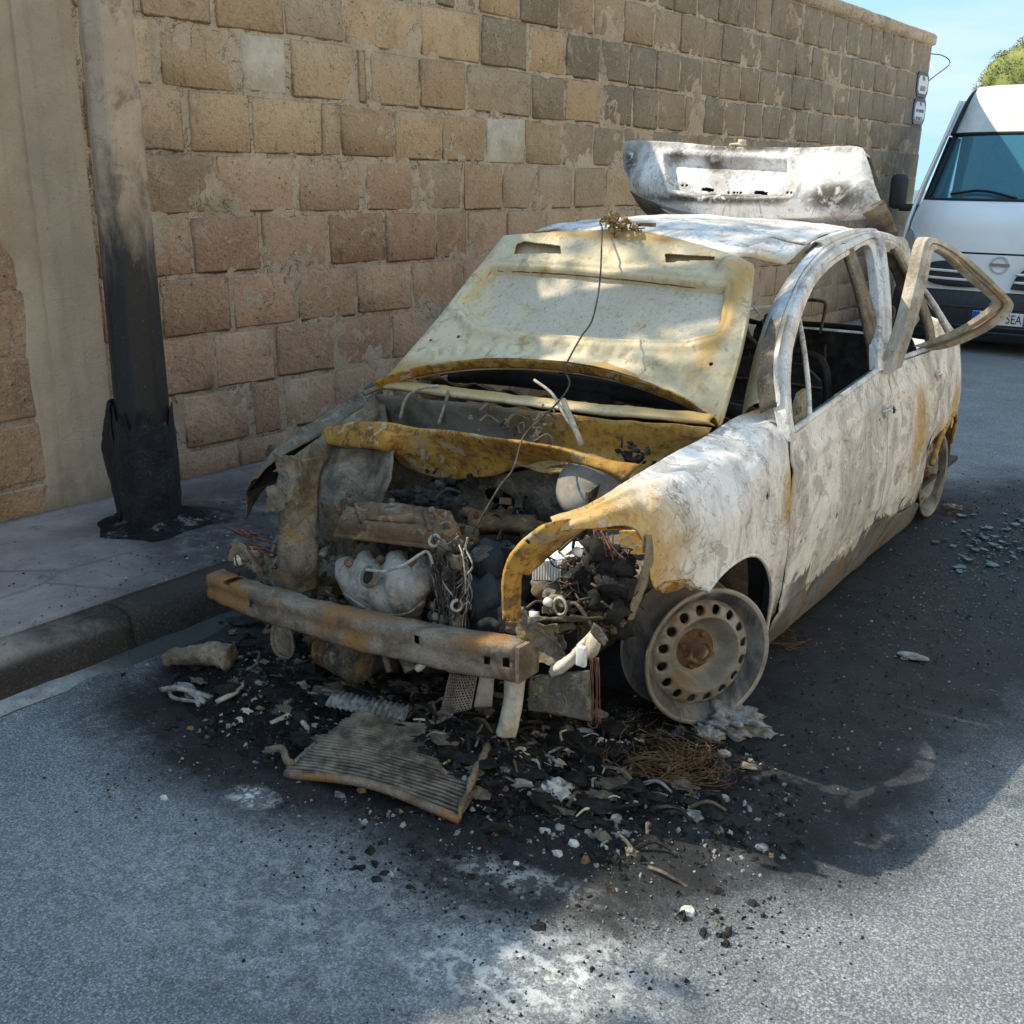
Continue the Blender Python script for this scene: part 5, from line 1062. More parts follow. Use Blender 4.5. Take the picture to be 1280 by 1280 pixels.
# wavy yellow plenum panel
pt = [at(*q, y=y) for q, y in (((405, 536), -.08), ((440, 530), -.10), ((480, 530), -.10), ((510, 536), -.08), ((560, 541), -.08), ((620, 549), -.09), ((690, 559), -.09), ((740, 572), -.09), ((796, 584), -.08))]
pm = [at(*q, y=y) for q, y in (((402, 552), -.10), ((440, 556), -.13), ((480, 557), -.13), ((505, 560), -.07), ((560, 570), -.03), ((620, 572), -.03), ((690, 574), -.05), ((745, 583), -.10), ((782, 600), -.10))]
pb = [at(*q, y=y) for q, y in (((412, 557), -.08), ((440, 560), -.10), ((485, 562), -.09), ((505, 582), -.03), ((550, 598), .0), ((610, 596), .0), ((680, 576), -.02), ((745, 586), -.07), ((772, 602), -.08))]
gridmesh('plenum_panel', loft([[p+Vector((0, .03, -.004)) for p in pt], pt, pm, pb], 30, 110), M['ochre'], CAR, disp=lambda P, u, v: .004*fbm(P, 9, 2), solid=.003)
# firewall
ft = [at(*q, y=.03) for q in ((400, 556), (500, 578), (560, 598), (640, 590), (720, 580), (790, 600))]; fbm_ = [at(*q, y=.05) for q in ((400, 700), (500, 700), (560, 700), (640, 700), (720, 700), (790, 710))]
FH = [(at(622, 622, y=.03), .030), (at(632, 628, y=.03), .030), (at(612, 618, y=.03), .02), (at(703, 612, y=.03), .022), (at(703, 622, y=.03), .022)]
gridmesh('firewall', loft([ft, fbm_], 140, 200), M['scorched'], CAR, disp=lambda P, u, v: .012*fbm(P, 6, 2)+.008*math.sin(v*40)*(.3), hole=lambda P, u, v: any((P-c).length < s for c, s in FH), solid=.004)
MB().prism([at(*q, y=.12) for q in ((440, 560), (790, 580), (790, 720), (440, 720))], (0, .02, 0)).build('inner_bulkhead', M['interior'], CAR, smooth=False)
MB().tube([at(580, 640, y=-.05), at(620, 650, y=-.08), at(670, 652, y=-.06)], .020, 8, 12).build('steering_rack', M['rust'], CAR)
gridmesh('crossmember', loft([[at(*q, y=-.10) for q in ((585, 640), (640, 645), (690, 655))], [at(*q, y=-.14) for q in ((585, 660), (640, 660), (690, 672))], [at(*q, y=-.10) for q in ((585, 668), (640, 668), (690, 680))]], 10, 40), M['rust'], CAR, solid=.006)
# brake servo dome
mb = MB(); mb.lathe([(.0, .05), (.03, .048), (.075, .035), (.095, .0), (.095, -.03)], at(733, 607, y=-.03), Vector((.05, -.85, .5)), 28); mb.build('brake_servo', M['alu'], CAR)

# ---- right (far) side: strut tower, upright, inner wing, folded wing edge
gridmesh('strut_tower', loft([[at(*q, y=-.08) for q in ((398, 556), (440, 560), (495, 560))], [at(*q, y=-.16) for q in ((396, 600), (446, 604), (494, 600))], [at(*q, y=-.20) for q in ((392, 650), (440, 655), (470, 650))]], 20, 30), M['flaking'], CAR, disp=lambda P, u, v: .016*fbm(P, 8, 2)-.014*math.cos(v*9), solid=.004)
iw = [[at(*q, y=y) for q, y in (((372, 566), -.22), ((400, 560), -.05), ((420, 530), .05), ((478, 486), .2))], [at(*q, y=y) for q, y in (((366, 640), -.30), ((400, 640), -.12), ((440, 640), -.05), ((500, 620), .05))], [at(*q, y=y) for q, y in (((372, 720), -.40), ((410, 720), -.28), ((440, 720), -.2), ((500, 700), -.1))]]
gridmesh('inner_wing', loft(iw, 30, 40), M['flaking'], CAR, disp=lambda P, u, v: .018*fbm(P, 7, 5), solid=.004)
up = [at(*q, y=-.52) for q in ((352, 578), (346, 610), (348, 660), (346, 700), (351, 738))]; up2 = [at(*q, y=-.50) for q in ((380, 575), (372, 610), (370, 660), (374, 700), (372, 742))]
gridmesh('front_upright', loft([[p+Vector((-.01, .05, 0)) for p in up], up, [a.lerp(b, .5)+Vector((0, -.015, 0)) for a, b in zip(up, up2)], up2, [p+Vector((.02, .06, 0)) for p in up2]], 16, 50), M['flaking'], CAR, disp=lambda P, u, v: .006*fbm(P, 13, 3)+.004*abs(nz(P, 22, 5)), solid=.004)
def crumple(name, mat, c, w, h, seed, parent=CAR, amp=.35, rot=None, n=26):
    """crushed sheet-metal panel: a sheet folded along random creases"""
    r = random.Random(seed); rot = rot or Matrix.Identity(3); folds = [(r.uniform(0, 3.14), r.uniform(-.35, .35), r.uniform(-1, 1)) for _ in range(7)]; g = []
    for i in range(n):
        row = []
        for j in range(n):
            u, v = i/(n-1)-.5, j/(n-1)-.5; d = 0
            for (a, o, k) in folds: d += k*abs(u*math.cos(a)+v*math.sin(a)-o)
            e = 1+.25*nz((u*4, v*4, seed), 1.3)
            row.append(Vector(c)+rot @ Vector((u*w*e, d*amp*min(w, h)*.8-.0, v*h*e)))
        g.append(row)
    return edge_split(gridmesh(name, g, M[mat], parent, disp=lambda P, u, v: .004*fbm(P, 30, seed), hole=lambda P, u, v: (abs(u-.5) > .36 or abs(v-.5) > .36) and nz(P, 26, seed) > .22, solid=.003), 30)
crumple('melted_lamp_housing', 'flaking', at(362, 598, y=-.53), .09, .13, 3); crumple('melted_lamp_housing', 'flaking', at(350, 622, y=-.53), .06, .08, 8)
crumple('coolant_bracket', 'flaking', at(412, 665, y=-.34), .10, .16, 5); crumple('coolant_bracket', 'scorched', at(432, 640, y=-.30), .08, .09, 6)
# folded edge of the far wing: two plates
fo_ = [at(*q, x=-.72) for q in ((308, 618), (330, 580), (370, 542), (420, 508), (468, 478))]; fi_ = [at(*q, x=-.64) for q in ((322, 598), (340, 578), (380, 555), (425, 530), (474, 492))]
gridmesh('front_wing', loft([[p+Vector((-.05, .03, -.10)) for p in fo_], fo_, [a.lerp(b, .5)+Vector((0, 0, .012)) for a, b in zip(fo_, fi_)], fi_], 16, 60), M['scorched'], CAR, disp=lambda P, u, v: .008*fbm(P, 10, 2), solid=.004)
g1 = [at(*q, x=-.60) for q in ((340, 590), (378, 562), (420, 532), (470, 498))]; g2 = [at(*q, x=-.58) for q in ((372, 590), (395, 565), (430, 545), (480, 508))]
gridmesh('wing_gutter', loft([g1, g2, [p+Vector((.01, .0, -.05)) for p in g2]], 10, 50), M['flaking'], CAR, disp=lambda P, u, v: .006*fbm(P, 18, 2), solid=.004)
fb = [[at(*q, x=-.72) for q in ((308, 618), (345, 572), (352, 560))], [at(*q, x=-.66) for q in ((322, 612), (350, 600), (366, 580))]]
gridmesh('wing_tip', loft(fb, 8, 20), M['char'], CAR, solid=.004)
MB().tube([at(*q, x=-.60) for q in ((455, 492), (470, 486), (495, 478), (520, 482))], .009, 6, 20).build('bonnet_hinge', M['flaking'], CAR)

# ---- crash beam
def beam():
    n = 70; P = []
    A_ = at(270, 729, y=-.575); Z_ = at(654, 825, y=-.60)
    for i in range(n):
        t = i/(n-1); p = A_.lerp(Z_, t); p.y -= .055*math.sin(math.pi*t)**.8; P.append(p)
    g = []
    for i, p in enumerate(P):
        t = i/(n-1); h = .036+.010*t+.003*fbm(p, 6, 2); d = .034; row = []
        for (a, b) in ((-1, .78), (-.9, 1), (.0, 1.03), (.9, 1), (1, .8), (1, .35), (.90, .22), (.90, -.22), (1, -.35), (1, -.8), (.9, -1), (-.9, -1), (-1, -.75), (-1, .78)):
            q = p+Vector((0, -a*d, b*h)); row.append(q+Vector((0, 1, 1))*(.003*fbm(q, 16, 3)))
        g.append(row)
    HB = [(at(283, 729, y=-.63), .012), (at(277, 722, y=-.62), .008), (at(516, 806, y=-.69), .009), (at(602, 828, y=-.66), .010), (at(628, 829, y=-.65), .009), (at(631, 829, y=-.65), .009), (at(316, 750, y=-.64), .012)]
    b = gridmesh('crash_beam', g, M['beam'], CAR, hole=lambda P, u, v: P.y < -.57 and any((Vector((P.x, 0, P.z))-Vector((c.x, 0, c.z))).length < s for c, s in HB), solid=.003)
    MB().lathe([(.014, 0), (.020, .004), (.024, -.002), (.014, -.004)], at(316, 750, y=-.640), (0, -1, 0), 16).build('tow_eye_boss', M['beam'], b)
    e = MB(); e.prism([P[-1]+Vector((0, -.035, .046)), P[-1]+Vector((0, .05, .046)), P[-1]+Vector((0, .05, -.046)), P[-1]+Vector((0, -.035, -.046))], (.012, 0, 0)); e.build('end_plate', M['beam'], b, smooth=False)
    # crumpled bracket behind the near end
    cb = crumple('crush_box', 'flaking', at(674, 792, y=-.575), .11, .10, 4); crumple('crush_box', 'flaking', at(690, 806, y=-.52), .10, .09, 16); crumple('crush_box', 'beam', at(652, 778, y=-.54), .08, .06, 19)
    crumple('crush_box', 'flaking', at(310, 698, y=-.52), .09, .08, 24); crumple('crush_box', 'flaking', at(330, 712, y=-.50), .09, .08, 26); crumple('crush_box', 'beam', at(298, 690, y=-.48), .06, .06, 29)
    MB().lump(at(300, 700, y=-.5), .02, 41, 2, .4).build('melted_lump', M['white_box'], CAR)
    mb = MB()
    for k in range(14):
        a = at(320+random.uniform(-14, 20), 690+random.uniform(-28, 14), y=-.5); mb.tube([a, a+Vector((random.uniform(-.05, .05), random.uniform(-.04, .04), random.uniform(-.03, .05))), a+Vector((random.uniform(-.06, .06), random.uniform(-.04, .04), random.uniform(-.05, .06)))], .003, 4, 8)
    mb.build('wiring_tangle', M['wire_copper'], CAR)
    for x0, lbl in (((540, 788), 0), ((352, 722), 1), ((600, 806), 2)):
        c = at(*x0, y=-.60); MB().prism([c+Vector((-.05, 0, -.012)), c+Vector((-.035, 0, .016)), c+Vector((.035, 0, .014)), c+Vector((.05, 0, -.012))], (0, .004, 0)).build('beam_tab', M['rust'], b, smooth=False)
beam()

# ---- wheels
def wheel(O, ax, far=False):
    t = bpy.data.objects.new('wheel', None); COL.objects.link(t); t.parent = CAR; t.location = O
    ax = Vector(ax).normalized()
    mb = MB(); R = .196
    # barrel with flanges: profile (radius, offset along axle; 0 = outer flange plane)
    prof = [(R, .0), (R+.003, -.006), (R-.003, -.012), (R-.016, -.016), (R-.022, -.030), (R-.040, -.052), (R-.052, -.062), (R-.052, -.090), (R-.034, -.104), (R-.022, -.118), (R-.018, -.130), (R-.003, -.136), (R, -.143), (R-.006, -.146), (R-.024, -.130), (R-.040, -.104), (R-.058, -.090), (R-.058, -.062), (R-.046, -.050), (R-.030, -.028), (R-.026, -.014), (R-.012, -.004)]
    mb.lathe([(r, h) for r, h in prof], (0, 0, 0), ax, 64, closed=True); mb.build('rim', M['barrel'], t)
    mb = MB(); mb.lathe([(R-.002, .002), (R+.004, -.003), (R, -.010), (R-.012, -.014), (R-.024, -.014), (R-.028, -.026), (R-.042, -.045), (R-.040, -.045), (R-.024, -.020), (R-.014, -.006)], (0, 0, 0), ax, 64, closed=True); mb.build('rim_flange', M['rim'], t)
    mb = MB(); mb.lathe([(R-.022, -.132), (R-.004, -.138), (R+.004, -.144), (R+.001, -.150), (R-.008, -.150), (R-.024, -.138)], (0, 0, 0), ax, 64, closed=True); mb.build('rim_flange', M['rim'], t)
    # steel disc with round holes near its edge
    a = ax.orthogonal().normalized(); b = ax.cross(a); nh = 16
    def PT(r, q, h): return ax*h+(a*math.cos(q)+b*math.sin(q))*r
    def hgt(r):
        k = [(.0, -.074), (.062, -.074), (.080, -.064), (.102, -.026), (.110, -.020), (.140, -.026), (.158, -.050)]
        for (r0, h0), (r1, h1) in zip(k, k[1:]):
            if r0 <= r <= r1: return h0+(h1-h0)*(r-r0)/(r1-r0)
        return k[-1][1]
    mb = MB(); r0, r1 = .110, .158; rc, rh = .131, .0145; m = 6
    for k in range(nh):
        q0, q1 = 2*math.pi*k/nh, 2*math.pi*(k+1)/nh; qc = (q0+q1)/2; per = []
        for i in range(m): per.append((r0, q0+(q1-q0)*i/m))
        for i in range(m): per.append((r0+(r1-r0)*i/m, q1))
        for i in range(m): per.append((r1, q1-(q1-q0)*i/m))
        for i in range(m): per.append((r1-(r1-r0)*i/m, q0))
        inn = []
        for (r, q) in per:
            dx, dy = (r-rc), (q-qc)*rc; l = math.hypot(dx, dy); inn.append((rc+dx/l*rh, qc+dy/l*rh/rc))
        midr = [((r+r2)/2, (q+q2)/2) for (r, q), (r2, q2) in zip(per, inn)]
        N_ = len(per); vs = [PT(r, q, hgt(r)) for r, q in per]+[PT(r, q, hgt(r)) for r, q in midr]+[PT(r, q, hgt(r)) for r, q in inn]+[PT(r, q, hgt(r)-.010) for r, q in inn]
        mb.add(vs, [(L*N_+i, L*N_+(i+1) % N_, (L+1)*N_+(i+1) % N_, (L+1)*N_+i) for L in range(3) for i in range(N_)])
    mb.lathe([(.1105, hgt(.110)), (.104, -.026), (.094, -.042), (.080, -.064), (.070, -.072), (.062, -.074), (.038, -.074), (.036, -.068), (.033, -.068), (.030, -.078)], (0, 0, 0), ax, 48)
    bmx = mb.build('disc', M['rim'], t)
    mb = MB(); mb.lathe([(.060, -.0735), (.058, -.070), (.040, -.066), (.037, -.040), (.030, -.036), (.026, -.045), (.020, -.045), (.018, -.026), (.008, -.022), (0, -.022)], (0, 0, 0), ax, 32)
    for k in range(4):
        q = 2*math.pi*k/4+.5; mb.lathe([(.010, -.070), (.010, -.056), (.007, -.052), (0, -.052)], PT(.048, q, 0), ax, 6)
    mb.build('hub', M['rust'], t)
    mb = MB(); mb.lathe([(.0, -.11), (.105, -.11), (.108, -.105), (.108, -.092), (.0, -.092)], (0, 0, 0), ax, 32); mb.build('brake_disc', M['rust'], t)
    mb = MB(); mb.tube([ax*-.10, ax*-.30+Vector((0, 0, .02))], .035, 8); mb.box(ax*-.12+Vector((0, .09, .03)), (.07, .06, .11)); mb.build('axle', M['scorched'], t)
    return t
WF = at(886, 822, z=.212); wf = wheel(WF, (math.cos(.58), -math.sin(.58), .06))
WR = Vector((.735, 2.47, .20)); wr = wheel(WR, (1, -.05, .03))
for p, ax in (((-.70, -.02, .2), (-1, 0.4, 0)), ((-.735, 2.47, .20), (-1, 0, 0))): wheel(Vector(p), ax)
# suspension strut and arch liner behind the wheel
mb = MB(); mb.tube([Vector((.56, .02, .22)), Vector((.54, .05, .45)), Vector((.52, .07, .70))], .028, 8, 8); mb.build('suspension_strut', M['scorched'], CAR)
aw = [[Vector((.70, .02+.36*math.cos(a), .25+.33*math.sin(a))) for a in [math.pi*k/20*1.08-.12 for k in range(21)]], [Vector((.42, .02+.34*math.cos(a), .25+.31*math.sin(a))) for a in [math.pi*k/20*1.08-.12 for k in range(21)]]]
gridmesh('wheel_arch', loft(aw, 12, 50), M['scorched'], CAR, disp=lambda P, u, v: .008*fbm(P, 9, 4), hole=lambda P, u, v: P.y < -.22, solid=.004)
MB().prism([Vector((.42, -.12, .15)), Vector((.42, .42, .15)), Vector((.42, .42, .75)), Vector((.42, -.12, .66))], (-.01, 0, 0)).build('inner_wing', M['scorched'], CAR, smooth=False)

hardware('burnt_hardware', 'scorched', [(420, 690, -.36), (400, 720, -.38), (440, 640, -.25), (390, 680, -.42)], 9, .035, 11)
hardware('burnt_hardware', 'rust', [(610, 650, -.12), (660, 660, -.12), (590, 690, -.22)], 8, .04, 12)
hardware('burnt_hardware', 'interior', [(610, 720, -.3), (640, 700, -.25), (600, 770, -.4), (560, 600, .0), (640, 640, -.03)], 12, .045, 13, s1=.04)
hardware('burnt_hardware', 'flaking', [(668, 790, -.5), (690, 770, -.48), (650, 770, -.48), (318, 702, -.5)], 8, .022, 14, s1=.022)
hardware('burnt_hardware', 'scorched', [(700, 760, -.46), (730, 775, -.44), (760, 770, -.42), (400, 780, -.42), (470, 800, -.42), (520, 800, -.42)], 9, .03, 15)
# ---- engine
ENG = bpy.data.objects.new('engine', None); COL.objects.link(ENG); ENG.parent = CAR; ENG.location = (0, 0, 0)
EP = (Vector((-.08, -.40, .575)), Vector((-.12, -.05, 1)).normalized())
ep = lambda q, dz=0: at(*q, pl=(EP[0]+Vector((0, 0, dz)), EP[1]))
def valve_cover():
    T = [ep((432, 625)), ep((500, 627)), ep((566, 637)), ep((575, 660)), ep((560, 668)), ep((500, 661)), ep((418, 652))]
    up = EP[1]; c = sum(T, Vector())/len(T)
    mb = MB(); mb.prism([c+(p-c)*.97 for p in T], up*-.050); vc = mb.build('valve_cover', M['rust'], ENG, smooth=False, bevel=.010)
    d = vc.modifiers.new('sub', 'SUBSURF'); d.subdivision_type = 'SIMPLE'; d.levels = d.render_levels = 4
    w = vc.modifiers.new('w', 'DISPLACE'); w.texture = TW; w.strength = .010
    MB().prism([c+(p-c)*1.05-up*.034 for p in T], up*-.012).build('cover_flange', M['rust'], vc, smooth=False, bevel=.004)
    P = lambda q, dz=.0: ep(q)+up*dz
    MB().prism([P(q, .012) for q in ((462, 633), (516, 636), (520, 655), (458, 651))], up*-.014).build('cover_pad', M['rust'], vc, smooth=False, bevel=.006)
    for q in ((450, 640), (536, 650)): MB().tube([P((q[0]-6, q[1]-10), .004), P((q[0]+2, q[1]+14), .004)], .006, 6).build('cover_rib', M['rust'], vc)
    n_ = MB(); n_.lathe([(.020, -.012), (.021, .008), (.026, .014), (.034, .010), (.036, -.004)], P((490, 644), .014), up, 26); n_.build('filler_neck', M['scorched'], vc)
    MB().lathe([(.0, .0), (.022, .0)], P((490, 644), .017), up, 20).build('well_shade_disc', M['char'], vc)  # flat black disc stands in for the shade down the filler neck
    for q in ((438, 631), (558, 660), (430, 650), (540, 640), (490, 629)): MB().lathe([(.009, 0), (.009, .012), (.005, .014), (0, .014)], P(q), up, 8).build('bolt_head', M['scorched'], vc)
    MB().lathe([(.018, -.01), (.018, .016), (.012, .018), (.010, -.0)], P((552, 648)), up, 14).build('breather', M['rust'], vc)
TW = bpy.data.textures.new('warp_fine', 'CLOUDS'); TW.noise_scale = .03
valve_cover()
mb = MB()
for k in range(9): mb.lump(ep((478+k*10+random.uniform(-3, 3), 621+k*2+random.uniform(-5, 3)), .01)+Vector((0, .05, 0)), random.uniform(.018, .034), k+50, 3, .7, 2.8, (1.3, 1, .6))
mb.build('melted_airbox', M['char'], ENG)
hardware('engine_fittings', 'rust', [(440, 690, -.44), (560, 668, -.46), (430, 640, -.36)], 6, .022, 31, ENG, s1=.022)
hardware('engine_fittings', 'interior', [(470, 690, -.42), (520, 692, -.42), (545, 640, -.28)], 8, .035, 32, ENG, s1=.03)
mb = MB(); c = ep((490, 680), -.12); mb.box(c+Vector((0, .08, -.10)), (.40, .18, .30)); mb.build('engine_block', M['scorched'], ENG, bevel=.02)
# intake manifold: swollen runners melting down into one trunk
def P5(px, py, y): return at(px, py, y=y)
mb = MB()
mb.tube([P5(432, 702, -.46), P5(436, 725, -.50), P5(452, 745, -.52), P5(480, 758, -.52), P5(498, 772, -.50)], [.030, .042, .050, .052, .040], 14, 24)
mb.tube([P5(458, 698, -.46), P5(462, 722, -.52), P5(478, 742, -.54), P5(495, 760, -.52)], [.030, .044, .052, .046], 14, 24)
mb.tube([P5(495, 700, -.46), P5(497, 722, -.53), P5(500, 742, -.54), P5(502, 765, -.51)], [.034, .050, .052, .044], 14, 24)
mb.tube([P5(528, 706, -.46), P5(526, 724, -.52), P5(515, 744, -.53), P5(506, 766, -.50)], [.032, .044, .048, .044], 14, 24)
mb.tube([P5(500, 755, -.50), P5(505, 775, -.50), P5(500, 800, -.48)], [.055, .046, .040], 14, 14)
mb.tube([P5(434, 714, -.48), P5(480, 716, -.50), P5(534, 716, -.48)], [.036, .040, .036], 12, 16); mb.tube([P5(445, 735, -.50), P5(480, 738, -.525), P5(522, 736, -.50)], [.045, .055, .045], 12, 16)
man = voxel(mb.build('intake_manifold', M['casting'], ENG), .006)
for q in ((436, 704), (476, 700), (516, 704)): MB().lathe([(.0, -.01), (.012, -.01), (.012, .008), (.007, .011), (.0, .011)], P5(*q, -.515), (0, -.7, .7), 6).build('manifold_bolt', M['rust'], man)
MB().tube([P5(430, 742, -.555), P5(465, 764, -.575), P5(505, 768, -.565), P5(530, 752, -.55)], .004, 5, 30).build('manifold_seam', M['casting'], man)
t = bpy.data.textures.new('warp', 'CLOUDS'); t.noise_scale = .05
d = man.modifiers.new('warp', 'DISPLACE'); d.texture = t; d.strength = .012; d.mid_level = .5
MB().lathe([(.0, -.004), (.020, -.003), (.024, .002), (.029, .003), (.031, -.012)], P5(460, 720, -.582), (-.25, -.85, .45), 18).build('manifold_port', M['scorched'], man); MB().lathe([(.0, .0), (.021, .0)], P5(460, 720, -.5835), (-.25, -.85, .45), 18).build('port_shade_disc', M['char'], man)  # black disc paints the shade inside the port
MB().tube([P5(458, 712, -.60), P5(480, 714, -.60), P5(505, 706, -.59), P5(525, 693, -.56), P5(535, 690, -.54), P5(541, 705, -.55)], .0042, 6, 40).build('bleached_hose', M['wire_pale'], ENG)
MB().lathe([(.014, -.006), (.019, 0), (.014, .008), (.010, 0)], P5(543, 676, -.54), (.1, -.9, .45), 20, closed=True).build('hose_ring', M['alu'], ENG)
MB().lathe([(.013, -.006), (.018, 0), (.013, .008), (.009, 0)], P5(571, 757, -.55), (.8, -.6, .2), 20, closed=True).build('hose_ring', M['wire_pale'], ENG)
# vertical clump of wires and connectors beside the engine
r_ = random.Random(21); mb = MB(); mc = MB(); ma = MB()
for k in range(80):
    x0, y0 = 560+r_.uniform(-16, 22), 672+r_.uniform(-12, 40); yy = -.50+r_.uniform(-.05, .06); pts = []
    n_ = r_.randint(4, 7)
    for i in range(n_): pts.append(P5(x0+r_.uniform(-12, 12), y0+i*r_.uniform(10, 24), yy+r_.uniform(-.02, .02)))
    (mb if k % 3 == 0 else mc).tube(pts, r_.uniform(.0010, .0026), 5, 22)
for k in range(34): 
    q = (556+r_.uniform(-18, 24), 690+r_.uniform(-20, 100)); ma.lump(P5(*q, -.50+r_.uniform(-.04, .04)), r_.uniform(.008, .020), k, 2, .5, 2.5, (1, 1, r_.uniform(.8, 1.7)))
kind(mb.build('wiring_clump', M['wire_pale'], ENG), 'stuff'); kind(mc.build('wiring_clump', M['wire_dark'], ENG), 'stuff'); kind(ma.build('melted_connectors', M['flaking'], ENG), 'stuff')
# gearbox side, battery tray and dark mass under it
mb = MB()
for q, y, s, k in (((600, 760), -.35, .10, 1), ((620, 720), -.25, .10, 2), ((590, 800), -.4, .09, 3), ((640, 790), -.35, .09, 4), ((540, 800), -.38, .09, 6), ((460, 800), -.36, .10, 7), ((420, 780), -.36, .08, 8)): mb.lump(P5(*q, y), s, k*5, 3, .45, 2.0)
mb.build('gearbox', M['interior'], ENG)
mb = MB(); mb.prism([P5(622, 760, -.45), P5(640, 758, -.45), P5(640, 790, -.45), P5(624, 790, -.45)], (0, .03, 0)); mb.build('battery_tray', M['scorched'], ENG, smooth=False)
MB().tube([P5(600, 780, -.50), P5(612, 776, -.51), P5(622, 782, -.52)], .010, 6, 8).build('earth_stud', M['beam'], ENG)
mb = MB(); mb.lathe([(.0, -.05), (.035, -.05), (.04, -.045), (.04, .02), (.03, .03), (.0, .03)], P5(605, 700, -.30), (0, -.4, 1), 18); mb.build('pump', M['scorched'], ENG)
for q in ((596, 690), (630, 682), (648, 700)): MB().tube([P5(*q, -.25), P5(q[0]+18, q[1]+6, -.28), P5(q[0]+40, q[1]+2, -.26)], .012, 7, 12).build('pipe', M['scorched'], ENG)
# alternator / compressor under the beam
mb = MB(); c = P5(432, 820, -.44); ax = Vector((1, -.22, .04)).normalized()
mb.lathe([(.0, -.10), (.055, -.10), (.060, -.094), (.060, -.080), (.050, -.074), (.050, -.066), (.060, -.06), (.060, -.05), (.0, -.05)], c, ax, 26); 
mb.build('pulley', M['rust'], ENG)
mb = MB(); mb.lathe([(.0, -.045), (.045, -.045), (.060, -.03), (.062, .02), (.055, .03), (.062, .036), (.062, .075), (.050, .09), (.0, .09)], c, ax, 22)
for k in range(5): mb.lump(c+ax*(-.02+.025*k)+Vector((0, -.03, .045)), .018, k, 2, .4)
mb.build('alternator', M['scorched'], ENG)
mb = MB(); mb.tube([P5(385, 800, -.45), P5(400, 795, -.44), P5(470, 800, -.42)], .02, 7, 12); mb.tube([P5(480, 815, -.45), P5(487, 840, -.46)], .010, 6, 6); mb.tube([P5(505, 815, -.45), P5(515, 838, -.46)], .022, 7, 6); mb.build('bracket', M['scorched'], ENG)
MB().tube([P5(530, 815, -.52), P5(528, 830, -.53), P5(522, 836, -.53)], .011, 6, 8).build('bleached_plug', M['white_box'], ENG)
mb = MB()
for k in range(16):
    x0 = 370+r_.uniform(-25, 120); a = P5(x0, 745+r_.uniform(0, 25), -.50); mb.tube([a, a+Vector((r_.uniform(-.08, .08), r_.uniform(-.03, .05), r_.uniform(-.06, .02))), a+Vector((r_.uniform(-.1, .1), r_.uniform(-.03, .06), r_.uniform(-.14, -.04)))], r_.uniform(.003, .008), 5, 10)
kind(mb.build('wiring_clump', M['scorched'], ENG), 'stuff')

# ---- left lamp cavity: tangle, white boxes, lower brackets
mb = MB(); mc = MB(); md = MB()
for k in range(330):
    q = (750+r_.gauss(0, 24), 726+r_.gauss(0, 25))
    if q[0] > 788 or q[0] < 700 or q[1] < 676 or q[1] > 778: continue
    a = P5(*q, -.38+r_.uniform(-.05, .08)); pts = [a]
    for i in range(5): pts.append(pts[-1]+Vector((r_.uniform(-.03, .026), r_.uniform(-.025, .025), r_.uniform(-.022, .022))))
    if max(p.x for p in pts) > .70: continue
    (mb if k % 7 else mc).tube(pts, r_.uniform(.0010, .0042), 4, 16)
for k in range(60):
    q = (752+r_.gauss(0, 22), 732+r_.gauss(0, 24)); 
    if q[0] > 784 or q[0] < 700: continue
    md.lump(P5(*q, -.40+r_.uniform(-.04, .06)), r_.uniform(.014, .034), k, 2, .8, 3.0)
kind(mb.build('wiring_tangle', M['wire_dark'], CAR), 'stuff'); kind(mc.build('wiring_tangle', M['wire_copper'], CAR), 'stuff'); kind(md.build('melted_headlamp', M['char'], CAR), 'stuff')
for k in range(6): MB().tube([P5(733+k*6+r_.uniform(-4, 4), 664+r_.uniform(-2, 5), -.40), P5(742+k*6+r_.uniform(-6, 6), 682+r_.uniform(-5, 5), -.42), P5(752+k*6+r_.uniform(-9, 9), 702+r_.uniform(-8, 10), -.43)], r_.uniform(.0015, .0035), 5, 12).build('burnt_lead', M['wire_copper' if k % 2 else 'wire_dark'], CAR)
MB().prism([P5(*q, -.40) for q in ((664, 704), (702, 699), (702, 728), (664, 726))], (0, .08, 0)).build('ribbed_box', M['white_box'], CAR, smooth=False, bevel=.006)
mb = MB()
for k in range(11): mb.box(P5(667+k*3.4, 713, -.405), (.004, .006, .05))
mb.build('box_ribs', M['white_box'], CAR, smooth=False)
MB().lump(P5(684, 735, -.38), .045, 3, 3, .3, 2, (1, .8, .9)).build('fluid_bottle', M['flaking'], CAR)
gridmesh('bleached_cover', loft([[P5(*q, -.30) for q in ((690, 684), (715, 678), (738, 675))], [P5(*q, -.36) for q in ((688, 704), (712, 697), (730, 688))]], 10, 20), M['white_box'], CAR, disp=lambda P, u, v: .006*fbm(P, 14, 2), solid=.004)
for q in ((683, 686), (690, 683)): MB().tube([P5(*q, -.40), P5(q[0]-12, q[1]+18, -.42)], .006, 5).build('lamp_bracket', M['scorched'], CAR)
mb = MB(); mb.lathe([(.020, -.004), (.025, 0), (.020, .004), (.017, 0)], P5(700, 758, -.50), (-.2, -.9, .1), 18, closed=True); mb.build('hose_ring', M['wire_pale'], CAR)
for q, s in (((685, 753), .012), ((722, 690), .012), ((668, 770), .014)): MB().lump(P5(*q, -.5), s, s*900, 2, .4).build('melted_lump', M['white_box'], CAR)
gridmesh('lamp_tray', loft([[P5(*q, -.56) for q in ((650, 778), (690, 775), (715, 770))], [P5(*q, -.38) for q in ((660, 775), (700, 772), (790, 778))]], 10, 20), M['scorched'], CAR, disp=lambda P, u, v: .008*fbm(P, 14, 2), solid=.004)
